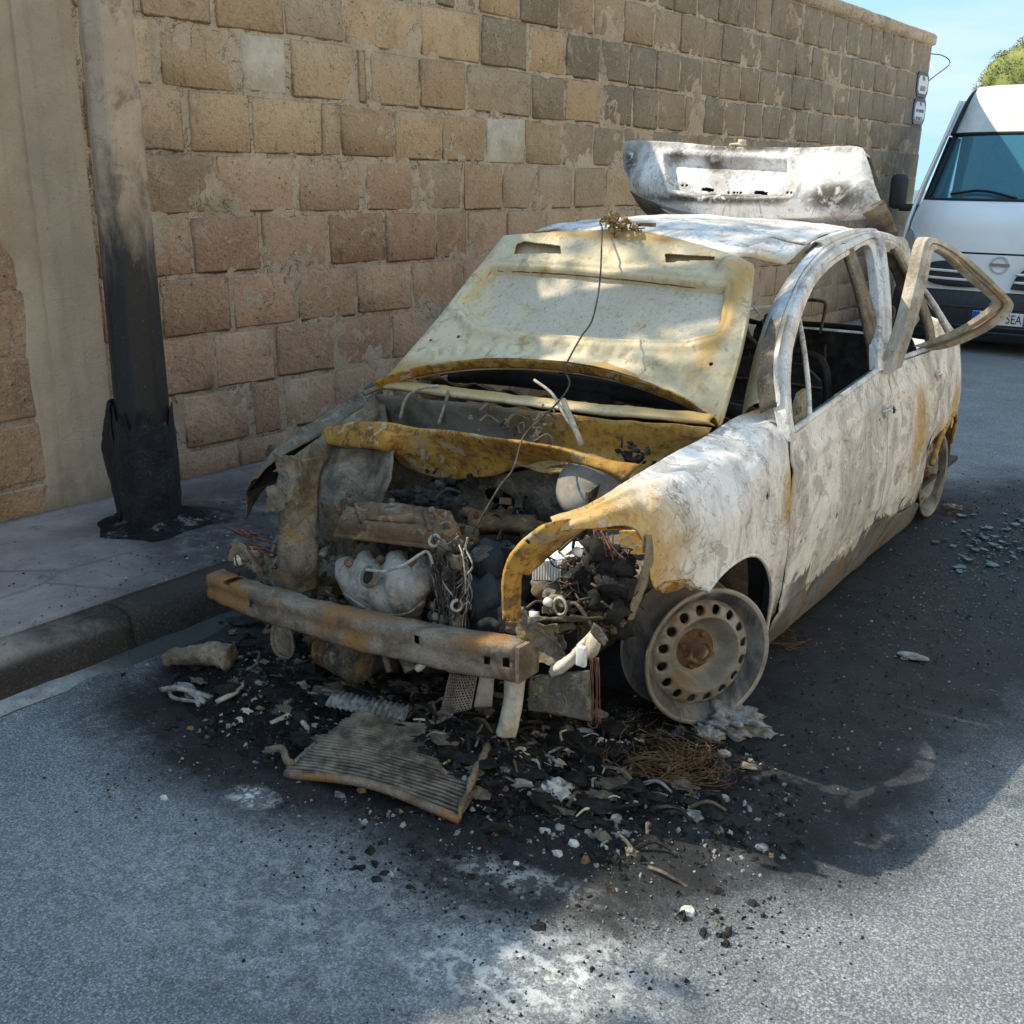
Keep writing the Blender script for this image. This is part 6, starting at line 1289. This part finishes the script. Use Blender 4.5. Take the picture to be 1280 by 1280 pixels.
# beside the beam: box channel, bracket arm, horn, plate, hanging legs
mb = MB(); mb.prism([P5(*q, -.52) for q in ((684, 783), (715, 778), (722, 785), (692, 792))], .008); mb.prism([P5(*q, -.53) for q in ((682, 785), (691, 787), (691, 828), (682, 828))], (0, .05, 0)); mb.build('tow_box', M['flaking'], CAR, smooth=False)
MB().prism([P5(*q, -.48) for q in ((692, 790), (722, 785), (722, 805), (692, 828))], (0, .01, 0)).build('box_liner', M['interior'], CAR, smooth=False)
arm = [P5(690, 838, -.56), P5(704, 832, -.57), P5(720, 818, -.57), P5(736, 800, -.56), P5(744, 788, -.54)]
gridmesh('bracket_arm', loft([[p+Vector((0, 0, .016)) for p in arm], [p+Vector((0, -.012, .0)) for p in arm], [p+Vector((0, 0, -.018)) for p in arm]], 8, 30), M['pale_frame'], CAR, disp=lambda P, u, v: .003*fbm(P, 20, 2), solid=.006)
mb = MB(); mb.lathe([(.0, .012), (.022, .012), (.036, .004), (.038, -.004), (.030, -.012), (.0, -.012)], P5(741, 803, -.58), (-.75, -.6, .25), 24); mb.build('horn', M['pale_frame'], CAR)
gridmesh('horn_cover', loft([[P5(*q, -.60) for q in ((742, 778), (752, 786), (760, 800))], [P5(*q, -.60) for q in ((738, 790), (746, 800), (756, 808))]], 6, 12), M['scorched'], CAR, solid=.003)
MB().box(P5(727, 820, -.62), (.025, .014, .05)).build('bleached_plug', M['white_box'], CAR, bevel=.004)
g = loft([[P5(*q, -.55) for q in ((664, 846), (700, 842), (736, 838))], [P5(*q, -.55) for q in ((662, 886), (700, 893), (740, 900))]], 20, 30)
gridmesh('cooler_plate', g, M['alu'] if False else M['scorched'], CAR, disp=lambda P, u, v: .005*fbm(P, 9, 2), hole=lambda P, u, v: any((P-P5(*q, -.55)).length < .004 for q in ((672, 870), (668, 848))), solid=.012)
mb = MB()
for k in range(6): mb.tube([P5(737+k*2.2+r_.uniform(-1, 1), 822, -.55), P5(741+k*1.6+r_.uniform(-2, 2), 850, -.55+r_.uniform(-.01, .01)), P5(740+k*1.8+r_.uniform(-2, 2), 880, -.55), P5(736+k*3, 902+r_.uniform(-6, 6), -.55)], .0015, 5, 16)
mb.tube([P5(742, 895, -.55), P5(734, 904, -.55), P5(744, 910, -.55), P5(750, 898, -.55)], .0016, 5, 16)
mb.build('copper_leads', M['wire_copper'], CAR)
def leg(name, pts, w, mat='flaking'):
    return gridmesh(name, loft([[p+Vector((-w*.5, 0, 0)) for p in pts], [p+Vector((-w*.15, -.016, 0)) for p in pts], [p+Vector((w*.2, -.012, 0)) for p in pts], [p+Vector((w*.5, .004, 0)) for p in pts]], 12, 30), M[mat], CAR, disp=lambda P, u, v: .006*fbm(P, 22, 2), solid=.006)
leg('hanging_leg', [P5(645, 845, -.57), P5(642, 870, -.57), P5(638, 895, -.58), P5(633, 918, -.58)], .05, 'pale_frame')
lt = [P5(345, 770, -.56), P5(340, 795, -.57), P5(345, 815, -.57), P5(360, 822, -.57), P5(366, 808, -.56), P5(360, 785, -.55)]
mb = MB(); mb.prism(lt, (0, .012, 0)); hl_ = mb.build('hanging_leg', M['flaking'], CAR, smooth=False, bevel=.004); MB().tube(lt+[lt[0]], .006, 5, 40).build('leg_rim', M['flaking'], hl_)
# perforated heat shield
pa, pb_, pc_, pd_ = P5(562, 842, -.58), P5(600, 842, -.585), P5(592, 884, -.60), P5(550, 893, -.60)
gsh = [[(pa*(1-u)+pb_*u)*(1-v)+(pd_*(1-u)+pc_*u)*v+Vector((0, -.015*math.sin(u*2.4), 0)) for v in [j/72 for j in range(73)]] for u in [i/60 for i in range(61)]]
gridmesh('perforated_shield', gsh, M['beam'], CAR, hole=lambda P, u, v: math.hypot((u*11+(.5 if int(v*13) % 2 else 0)) % 1-.5, (v*13) % 1-.5) < .33 and .03 < u < .97, smooth=True, solid=.0015)
gridmesh('shield_fold', loft([[pb_, pc_], [pb_+Vector((.03, .02, .0)), pc_+Vector((.035, .03, .0))]], 6, 12), M['alu'], CAR, disp=lambda P, u, v: .004*fbm(P, 20, 2), solid=.003)
gridmesh('shield_fold', loft([[P5(556, 838, -.56), P5(575, 842, -.58), P5(600, 838, -.57)], [P5(553, 832, -.54), P5(580, 834, -.55), P5(612, 832, -.54)]], 5, 16), M['alu'], CAR, disp=lambda P, u, v: .004*fbm(P, 20, 2), solid=.003)

# ---- tailgate raised above the roof
TY = lambda py: 1.98+.0009*(265-py)*1.6
tg = lambda px, py: at(px, py, y=TY(py))
top = [tg(*q) for q in ((779, 179), (800, 178), (850, 181), (900, 185), (950, 187), (1000, 187), (1050, 186), (1074, 187), (1082, 194))]
bot = [tg(*q) for q in ((790, 236), (812, 250), (850, 263), (900, 270), (950, 272), (1000, 271), (1050, 268), (1084, 262), (1102, 252))]
lmid = tg(780, 208); rmid = tg(1092, 222)
m1 = [a.lerp(b, .35)+Vector((0, -.045, 0)) for a, b in zip(top, bot)]; m2 = [a.lerp(b, .7)+Vector((0, -.055, 0)) for a, b in zip(top, bot)]
for m_, w in ((m1, .3), (m2, .1)):
    m_[0] += Vector((0, .045, 0)); m_[-1] += Vector((0, .045, 0)); m_[1] += Vector((0, .015, 0)); m_[-2] += Vector((0, .015, 0))
m1[0] = lmid
REC = [tg(*q) for q in ((836, 196), (870, 197), (930, 200), (985, 203), (1000, 232), (994, 243), (940, 245), (880, 243), (846, 236))]
LMP = [tg(*q) for q in ((846, 236), (880, 238), (940, 240), (996, 238), (996, 246), (940, 248), (880, 246), (850, 242))]
gt = loft([top, m1, m2, bot], 110, 260)
gtt = (gt[1][0]-gt[0][0]).cross(gt[0][1]-gt[0][0]); sg2 = 1 if gtt.dot(Vector((0, -1, .3))) > 0 else -1
def tdisp(P, u, v):
    P = Vector((P.x, 0, P.z)); s = poly_sd(P, [Vector((k.x, 0, k.z)) for k in REC]); d = -.045*max(0, min(1, (.008-s)/.014)); d += .008*math.exp(-(s-.016)**2/.0001)
    d += .012*math.exp(-((u-.0)/.05)**2) + .004*fbm(P, 5, 2)
    return d
THL = [tg(*q) for q in ((882, 237), (886, 237), (890, 238), (952, 241), (957, 242), (948, 241))]
TH2 = [tg(*q) for q in ((919, 241), (923, 241), (855, 232), (860, 232), (985, 241), (990, 241), (912, 241), (927, 241))]
tail = gridmesh('tailgate', gt, M['ash_paint'], CAR, disp=lambda P, u, v: sg2*tdisp(P, u, v), hole=lambda P, u, v: any(abs(P.x-h.x) < .014 and abs(P.z-h.z) < .007 for h in THL) or any(math.hypot(P.x-h.x, P.z-h.z) < .006 for h in TH2), solid=.004)
back = [[p+Vector((0, .07, -.01)) for p in r] for r in (top, [a.lerp(b, .5) for a, b in zip(top, bot)], bot)]
gridmesh('inner_panel', loft(back, 16, 60), M['scorched'], tail, disp=lambda P, u, v: .008*fbm(P, 8, 2), solid=.004)
gridmesh('tailgate_edge', loft([top, [p+Vector((0, .07, -.01)) for p in top]], 5, 60), M['ash_paint'], tail, solid=.003)
gridmesh('tailgate_edge', loft([bot, [p+Vector((0, .05, -.014)) for p in bot], [p+Vector((0, .10, -.03)) for p in bot]], 6, 60), M['ash_paint'], tail, solid=.003)
mb = MB(); lk = tg(922, 181); mb.lump(lk, .018, 3, 2, .4, 2, (2.4, 1, .6)); mb.box(lk+Vector((.02, 0, .012)), (.03, .02, .02)); mb.build('latch', M['hood'], tail)
for A_, B_ in (([(788, 238), (800, 258), (815, 270), (835, 278)], [(812, 250), (826, 262), (840, 270), (856, 277)]), ([(1103, 250), (1112, 270), (1120, 292), (1117, 303)], [(1076, 264), (1092, 278), (1100, 292), (1090, 297)])):
    a = [at(*q, y=2.0+k*.09) for k, q in enumerate(A_)]; b = [at(*q, y=2.0+k*.09) for k, q in enumerate(B_)]
    gridmesh('window_arm', loft([[p+Vector((0, .04, -.01)) for p in a], a, [p.lerp(q, .5)+Vector((0, -.015, 0)) for p, q in zip(a, b)], b, [p+Vector((0, .05, -.01)) for p in b]], 16, 40), M['flaking'], tail, disp=lambda P, u, v: .004*fbm(P, 11, 3), solid=.004)
for q in ((865, 280), (1085, 285)):
    p = at(*q, y=2.2); MB().tube([p, p+Vector((0, .1, -.05)), p+Vector((0, .18, -.10))], .014, 6, 8).build('hinge', M['scorched'], tail)
MB().tube([at(1076, 297, y=2.0), at(1100, 296, y=2.02), at(1122, 291, y=2.05)], .005, 5, 10).build('gas_strut', M['scorched'], tail)

# ================================================================== DEBRIS ON THE ROAD
r_ = random.Random(77)
# low heap of char and ash under and in front of the nose
g = []
for i in range(300):
    row = []
    for j in range(210):
        x = -1.0+2.1*i/299; y = -1.0+1.45*j/209
        dx, dy = (x-.12-.0*(y))/.92, (y+.38-.18*(x-.1))/.42; m = max(0, 1-(dx*dx+dy*dy)); m = min(1, m*1.6)
        m2 = max(0, 1-((x-.35)/.30)**2-((y+.56)/.20)**2)
        z = m*(.018+.032*max(0, fbm((x, y, 0), 4, 2)+.35)+.022*fbm((x, y, 0), 14, 5)+.016*abs(fbm((x, y, 0), 36, 8))+.006*fbm((x, y, 0), 90, 3)) + m2*(.035+.02*fbm((x, y, 0), 18, 4))
        row.append(Vector((x, y, z-.006)))
    g.append(row)
kind(gridmesh('burnt_debris', g, M['heap']), 'stuff')
# loose flakes
def flakes(name, mat, n, f, smin, smax, flat=.8):
    mb = MB()
    for k in range(n):
        x, y, bz = f(); s = smin+(smax-smin)*r_.random()**4; nn = r_.randint(4, 5); a0 = r_.uniform(0, 6.28); h = s*r_.uniform(.25, flat); e = r_.uniform(.35, 1)
        ca, sa = math.cos(a0*3), math.sin(a0*3)
        def q(rx, ry, z): return Vector((x+rx*ca-ry*sa, y+rx*sa+ry*ca, bz+z))
        lo = [q(s*r_.uniform(.5, 1.15)*math.cos(a0+6.28*i/nn), s*e*r_.uniform(.5, 1.15)*math.sin(a0+6.28*i/nn), r_.uniform(-.2, .25)*h) for i in range(nn)]
        hi = [q(s*r_.uniform(.1, .7)*math.cos(a0+6.28*i/nn+.4), s*e*r_.uniform(.1, .7)*math.sin(a0+6.28*i/nn+.4), h*r_.uniform(.6, 1.2)) for i in range(nn)]
        o = len(mb.v); mb.v += lo+hi; mb.f += [(o+i, o+(i+1) % nn, o+nn+(i+1) % nn, o+nn+i) for i in range(nn)]+[tuple(o+nn+i for i in range(nn))]; mb.m += [0]*(nn+1)
    return kind(mb.build(name, mat, smooth=False), 'stuff')
def hz(x, y):
    dx, dy = (x-.12)/.92, (y+.38-.18*(x-.1))/.42; m = min(1, max(0, 1-(dx*dx+dy*dy))*1.6); m2 = max(0, 1-((x-.35)/.30)**2-((y+.56)/.20)**2)
    return m*(.018+.032*max(0, fbm((x, y, 0), 4, 2)+.35))+m2*.035
FC = [(r_.gauss(.25, .48), r_.gauss(-.52, .20), r_.uniform(.015, .09)) for _ in range(70)]
def front():
    while True:
        if r_.random() < .65: c = r_.choice(FC); x, y = r_.gauss(c[0], c[2]), r_.gauss(c[1], c[2])
        else: x, y = r_.gauss(.25, .45), r_.gauss(-.50, .19)
        if -.92 < x < 1.2 and -1.05 < y < .2: return x, y, hz(x, y)
SCL = [(r_.gauss(.5, .5), r_.gauss(-.75, .3), r_.uniform(.02, .16)) for _ in range(60)]
def spread():
    while True:
        if r_.random() < .6: c = r_.choice(SCL); x, y = r_.gauss(c[0], c[2]), r_.gauss(c[1], c[2])
        else: x, y = r_.gauss(.45, .6), r_.gauss(-.70, .34)
        if -.9 < x < 1.4 and -1.5 < y < .3: return x, y, .002+hz(x, y)
def side():
    return r_.gauss(1.05, .22), r_.uniform(-.2, 3.4), .003
def pave():
    y = r_.gauss(.2, .7); return -1.10-min(.88, r_.random()**1.7*.9), y, PAV+.006
flakes('char_flakes', M['char'], 5200, front, .003, .022); flakes('ash_flakes', M['ash_grey'], 1500, front, .002, .016); flakes('pale_flakes', M['ash_pale'], 150, front, .002, .014); flakes('rust_flakes', M['rust'], 260, front, .003, .020)
flakes('char_flakes', M['char'], 5000, spread, .0012, .0065); flakes('ash_flakes', M['ash_grey'], 1400, spread, .001, .007); flakes('pale_flakes', M['ash_pale'], 160, spread, .001, .004)
flakes('char_flakes', M['char'], 3000, side, .0015, .008); flakes('ash_flakes', M['ash_grey'], 700, side, .0015, .008)
flakes('glass_crumbs', M['shard'], 2200, lambda: (r_.gauss(1.15, .18), r_.gauss(1.9, .6), .004), .002, .010, .3)
flakes('char_flakes', M['char'], 1500, pave, .0012, .007); flakes('ash_flakes', M['ash_grey'], 500, pave, .0015, .009)
def scrap(name, mat, n, seed, s0, s1):
    r = random.Random(seed); mb = MB()
    for k in range(n):
        while True:
            x, y = r.gauss(.10, .42), r.gauss(-.42, .16)
            if -.85 < x < .95 and -.80 < y < 0: break
        z = hz(x, y)+.004; s = r.uniform(s0, s1); a = r.uniform(0, 6.28); d = Vector((math.cos(a), math.sin(a), r.uniform(-.1, .35))); c = Vector((x, y, z)); t = r.random()
        if t < .45: mb.tube([c, c+d*s*1.5+Vector((0, 0, s*.5)), c+d*s*2.6+Vector((r.uniform(-s, s), r.uniform(-s, s), 0))], [s*.22, s*.30, s*.12], 5, 9)
        elif t < .75: mb.lump(c, s*.8, k+seed, 2, .9, 2.6, (1.2, .9, .6))
        else:
            mb.lump(c+Vector((0, 0, s*.1)), s, k*3+seed, 2, .8, 2.2, (1.5, .9, .16))
    return kind(mb.build(name, M[mat], smooth=False), 'stuff')
scrap('melted_scrap', 'char', 260, 3, .012, .040); scrap('melted_scrap', 'scorched', 150, 4, .010, .034); scrap('melted_scrap', 'ash_grey', 90, 5, .008, .026); scrap('melted_scrap', 'pale_frame', 40, 6, .008, .024)
def thing_mesh(o, label, cat, group=None): return tag(o, label, cat, group)
def ground(px, py, z=0): return at(px, py, z=z)
# radiator core lying flat
def radiator():
    A_, B2, C2, D2 = ground(357, 962, .02), ground(575, 1020, .02), ground(640, 905, .10), ground(445, 895, .09)
    base = (A_+B2+C2+D2)/4; base.z = 0; root = thing('radiator_core', 'flattened ribbed radiator core lying in the ash in front of the car', 'radiator', base)
    N_, K = 26, 44
    for k in range(N_):
        t = k/(N_-1); a = A_.lerp(D2, t); b = B2.lerp(C2, t); pts = []; 
        a = a.lerp(b, .02*r_.random()); bb = a.lerp(b, (1.0 if t < .4 else 1-.55*(t-.4)/.6)*r_.uniform(.97, 1.0))
        for i in range(16):
            s = i/15; p = a.lerp(bb, s); p.z += .022*math.sin(s*3.1+t*2)*(1-t*.3)+.004*fbm(p, 12, 3); pts.append(p-base)
        MB().tube(pts, .0052, 5).build('tube', M['fins'], root)
    g = [[(lambda p: p-base+Vector((0, 0, .022*math.sin((i/15)*3.1+t*2)*(1-t*.3)-.006)))((A_.lerp(D2, t)).lerp(B2.lerp(C2, t), i/15*(1.0 if t < .4 else 1-.55*(t-.4)/.6))) for i in range(16)] for t in [k/20 for k in range(21)]]
    gridmesh('fin_sheet', g, M['scorched'], root, solid=.004)
    front = [A_-base+Vector((0, 0, -.012)), (A_.lerp(B2, .5))-base+Vector((0, -.0, .004)), B2-base+Vector((0, 0, -.010))]
    MB().tube([p+Vector((0, 0, .018*math.sin(i*1.57))) for i, p in enumerate(front)], .012, 6, 20).build('side_rail', M['beam'], root)
    tk = [B2-base+Vector((-.005, 0, -.004)), B2.lerp(C2, .35)-base+Vector((-.02, 0, .004)), B2.lerp(C2, .7)-base+Vector((-.03, 0, .0)), ground(606, 948, .05)-base]
    gridmesh('end_tank', loft([[p+Vector((.012, -.006, 0)) for p in tk], [p+Vector((0, 0, .016)) for p in tk], [p+Vector((-.014, .008, .0)) for p in tk]], 8, 26), M['flaking'], root, disp=lambda P, u, v: .010*fbm(P, 24, 3), solid=.004)
    mb = MB(); mb.tube([ground(332, 938, .03)-base, ground(352, 936, .04)-base, ground(358, 950, .04)-base, ground(366, 955, .03)-base], .010, 7, 16); mb.tube([ground(360, 962, .02)-base, ground(395, 930, .06)-base], .009, 6, 8); mb.build('outlet_pipe', M['flaking'], root)
radiator()
# second corrugated strip and charred lump behind it
p = ground(462, 898, .05); o = MB(); pts = [Vector((-.12+.24*i/40, .0, .006*math.sin(i*2.2))) for i in range(41)]
g = [[q+Vector((0, y, .015*math.cos(y*30))) for q in pts] for y in (-.03, -.01, .01, .03)]
o = gridmesh('fin_strip', g, M['ash_grey'], solid=.003); o.location = p+Vector((0, 0, .03)); o.rotation_euler = (.3, 0, .25); thing_mesh(o, 'short corrugated strip of grey fins just behind the flattened radiator', 'scrap')
# charred wooden-looking lump by the kerb
b = ground(250, 838, 0); mb = MB()
mb.tube([Vector((-.10, -.055, .025)), Vector((-.05, -.02, .045)), Vector((.02, .02, .055)), Vector((.09, .05, .05))], [.022, .040, .048, .044], 12, 14); o = voxel(mb.build('melted_canister', M['flaking']), .006); d = o.modifiers.new('w', 'DISPLACE'); d.texture = bpy.data.textures['warp']; d.strength = .03
o.location = b; thing_mesh(o, 'crumpled pale metal canister lying in the ash by the kerb', 'canister')
b = ground(240, 873, 0); mb = MB()
for k in range(5): mb.tube([Vector((-.09+r_.uniform(-.02, .02), r_.uniform(-.03, .03), .01)), Vector((-.02, r_.uniform(-.06, .02), .02+r_.uniform(0, .02))), Vector((.07, r_.uniform(-.04, .04), .012))], r_.uniform(.005, .010), 6, 14)
o = mb.build('melted_trim', M['ash_grey']); o.location = b; thing_mesh(o, 'curled grey strips of melted trim beside the crumpled canister', 'scrap')
for (q1, q2, q3), lb in ((((270, 878), (300, 868), (312, 846)), 'short curved pale strip right of the canister'), (((310, 880), (345, 872), (372, 890)), 'curved pale strip lying in front of the beam'), (((338, 905), (368, 900), (388, 915)), 'twisted pale strip above the left end of the radiator'), (((430, 884), (465, 886), (500, 884)), 'straight rusty rod lying behind the radiator')):
    b = ground(*q2, 0); pts = [ground(*q, .02)-b for q in (q1, q2, q3)]; pts[1].z += .015
    o = MB().tube(pts, .008, 6, 14).build('scrap_strip', M['rust'] if 'rusty' in lb else M['wire_pale']); o.location = b; thing_mesh(o, lb, 'scrap', 'loose strips in front of the car')
# coil of steel wire left by the burnt tyre
def wire_nest(c, rad, n, label, lift=.05, sq=.6, rz=.5):
    mb = MB()
    for k in range(n):
        a0 = r_.gauss(-1.2, .9) if k % 3 else r_.uniform(0, 6.28); L = r_.uniform(.5, 2.6); rr = rad*r_.uniform(.35, 1.35); ox, oy = r_.gauss(0, rad*.28), r_.gauss(0, rad*.22); pts = []
        h = lift*r_.random()**2; ph = r_.uniform(0, 6); tl = r_.uniform(-.35, .5)*lift*3
        for i in range(8):
            a = a0+L*i/7; x, y = ox+rr*math.cos(a), oy+rr*sq*math.sin(a); pts.append(Vector((x*math.cos(rz)-y*math.sin(rz)+r_.gauss(0, .003), x*math.sin(rz)+y*math.cos(rz)+r_.gauss(0, .003), max(.003, h+.012*math.sin(a*2+ph)+tl*abs(i/7-.5)))))
        mb.tube(pts, r_.uniform(.0007, .0015), 4, 18, cap=False)
    o = mb.build('tyre_wire', M['wire_rust']); o.location = c; return thing_mesh(o, label, 'wire', 'wire left by burnt tyres')
wire_nest(ground(822, 962), .115, 210, 'tangled nest of rusty tyre wire on the ground in front of the front wheel', .07)
wire_nest(ground(740, 905), .16, 26, 'thin loose loops of tyre wire under the front arch', .03)
wire_nest(ground(965, 800), .10, 30, 'sparse dark tyre wire behind the front wheel', .05)
wire_nest(ground(1185, 640), .08, 26, 'small loops of tyre wire beside the rear wheel', .02)
# ash lumps
def lump(q, s, sq, seed, mat, label, name='ash_lump', group='ash lumps on the road', amp=.55):
    b = ground(*q); o = MB().lump((0, 0, s*sq[2]*.55), s, seed, 4, amp, 2.6, sq).build(name, M[mat]); o.location = b; return thing_mesh(o, label, 'ash')
lump((912, 908), .075, (1.2, .8, .45), 3, 'ash_grey', 'large pale grey lump of ash crushed under the front wheel', amp=.9)
lump((885, 922), .04, (1, .9, .5), 9, 'ash_grey', 'smaller grey ash lump at the left foot of the front wheel')
lump((640, 990), .035, (1, .8, .7), 12, 'ash_pale', 'white flaky ash lump right of the radiator')
lump((690, 995), .04, (1.1, .8, .6), 15, 'ash_pale', 'pale ash clump between the radiator and the wire nest', amp=.9)
lump((575, 930), .06, (1.4, 1, .6), 18, 'heap', 'dark crumbly char mound on top of the radiator')
lump((1190, 635), .03, (1.4, .9, .4), 22, 'ash_grey', 'grey ash lump beside the rear wheel')
lump((500, 880), .05, (1.6, .7, .35), 25, 'ash_grey', 'grey ash drift behind the flattened radiator', amp=.9)
# pieces about a hand wide
spots = [(668, 1002), (717, 1056), (775, 1000), (790, 1012), (755, 1060), (682, 1040), (697, 1068), (782, 1042), (770, 1026), (645, 1080), (700, 1035), (665, 970), (745, 985), (610, 1030), (760, 1010), (735, 1040), (425, 995), (205, 998), (1130, 822), (905, 1000), (953, 1060), (860, 1140), (580, 1138), (640, 940), (655, 955), (690, 945), (905, 945), (410, 940), (395, 918), (300, 905)]
frag = ['pale burnt fragment below the white ash clump right of the radiator', 'pale flat fragment in the group below the radiator corner, nearest the camera', 'grey fragment just below the left side of the tyre wire nest', 'grey angular fragment touching the lower edge of the tyre wire nest', 'grey fragment right of the pale flat one below the radiator corner', 'pale fragment under the gap between radiator and wire nest', 'grey fragment left of the pale flat one below the radiator corner', 'grey flat fragment a hand below the wire nest', 'grey chip between the wire nest and the fragments below it', 'pale fragment lowest and leftmost below the radiator corner', 'grey fragment midway between white clump and wire nest, lower one', 'grey fragment straight under the hanging cooler plate leg', 'grey fragment against the left edge of the wire nest', 'pale fragment at the lower right corner of the radiator', 'grey chip nearest the lower left of the wire nest', 'grey chip among the fragments below the wire nest, its smallest', 'grey fragment alone left of the radiator front edge', 'pale fragment alone on the clean road far left of the radiator', 'grey sliver on the black road beside the sill', 'grey fragment on the soot below the grey ash lump', 'grey fragment alone on the brown road patch right of the debris', 'pale fragment on the sunny road at the bottom edge of the soot', 'grey fragment alone in front of the black streak', 'grey fragment beside the foot of the hanging leg, upper one', 'grey fragment beside the foot of the hanging leg, lower one', 'pale fragment under the cooler plate', 'grey fragment beside the ash lump at the front wheel', 'grey fragment behind the left end of the radiator', 'grey fragment above the outlet pipe of the radiator', 'pale fragment by the curled trim left of the radiator']
for k, q in enumerate(spots):
    b = ground(*q); s = r_.uniform(.010, .019); nn = 6; a0 = r_.uniform(0, 6); h = s*r_.uniform(.35, .8)
    lo = [Vector((s*r_.uniform(.8, 1.25)*math.cos(a0+i*1.047), s*r_.uniform(.6, 1.05)*math.sin(a0+i*1.047), -.002)) for i in range(nn)]; hi = [p*.78+Vector((0, 0, h*r_.uniform(.7, 1.2))) for p in lo]
    o = mesh('burnt_fragment', lo+hi, [tuple(range(nn)), tuple(range(2*nn-1, nn-1, -1))]+[(i, (i+1) % nn, (i+1) % nn+nn, i+nn) for i in range(nn)], M['ash_pale'] if 'pale' in frag[k] else M['ash_grey'], smooth=False); o.location = b+Vector((0, 0, hz(b.x, b.y)))
    thing_mesh(o, frag[k], 'fragment', 'burnt fragments on the road')
# flat sheet of sooted glass by the rear wheel
def glass_sheet():
    b = ground(1248, 676); root = thing('glass_shards', 'patch of bluish broken window glass on the road beside the rear wheel', 'glass', b)
    for k in range(110):
        q = Vector((r_.gauss(0, .11), r_.gauss(0, .20), .006+.004*r_.random())); s = .005+.024*r_.random()**2; n_ = r_.randint(4, 6); a0 = r_.uniform(0, 6)
        p = [q+Vector((s*r_.uniform(.7, 1.1)*math.cos(a0+6.28*i/n_), s*r_.uniform(.6, 1.0)*math.sin(a0+6.28*i/n_), r_.uniform(-.003, .004))) for i in range(n_)]
        MB().prism(p, .004).build('shard', M['shard'], root, smooth=False)
glass_sheet()
b = ground(1140, 822); o = MB().lump((0, 0, .006), .05, 71, 3, .3, 2, (1, .5, .15)).build('scrap_plate', M['ash_grey']); o.location = b; thing_mesh(o, 'thin grey plate of scrap lying flat beside the sill', 'scrap')
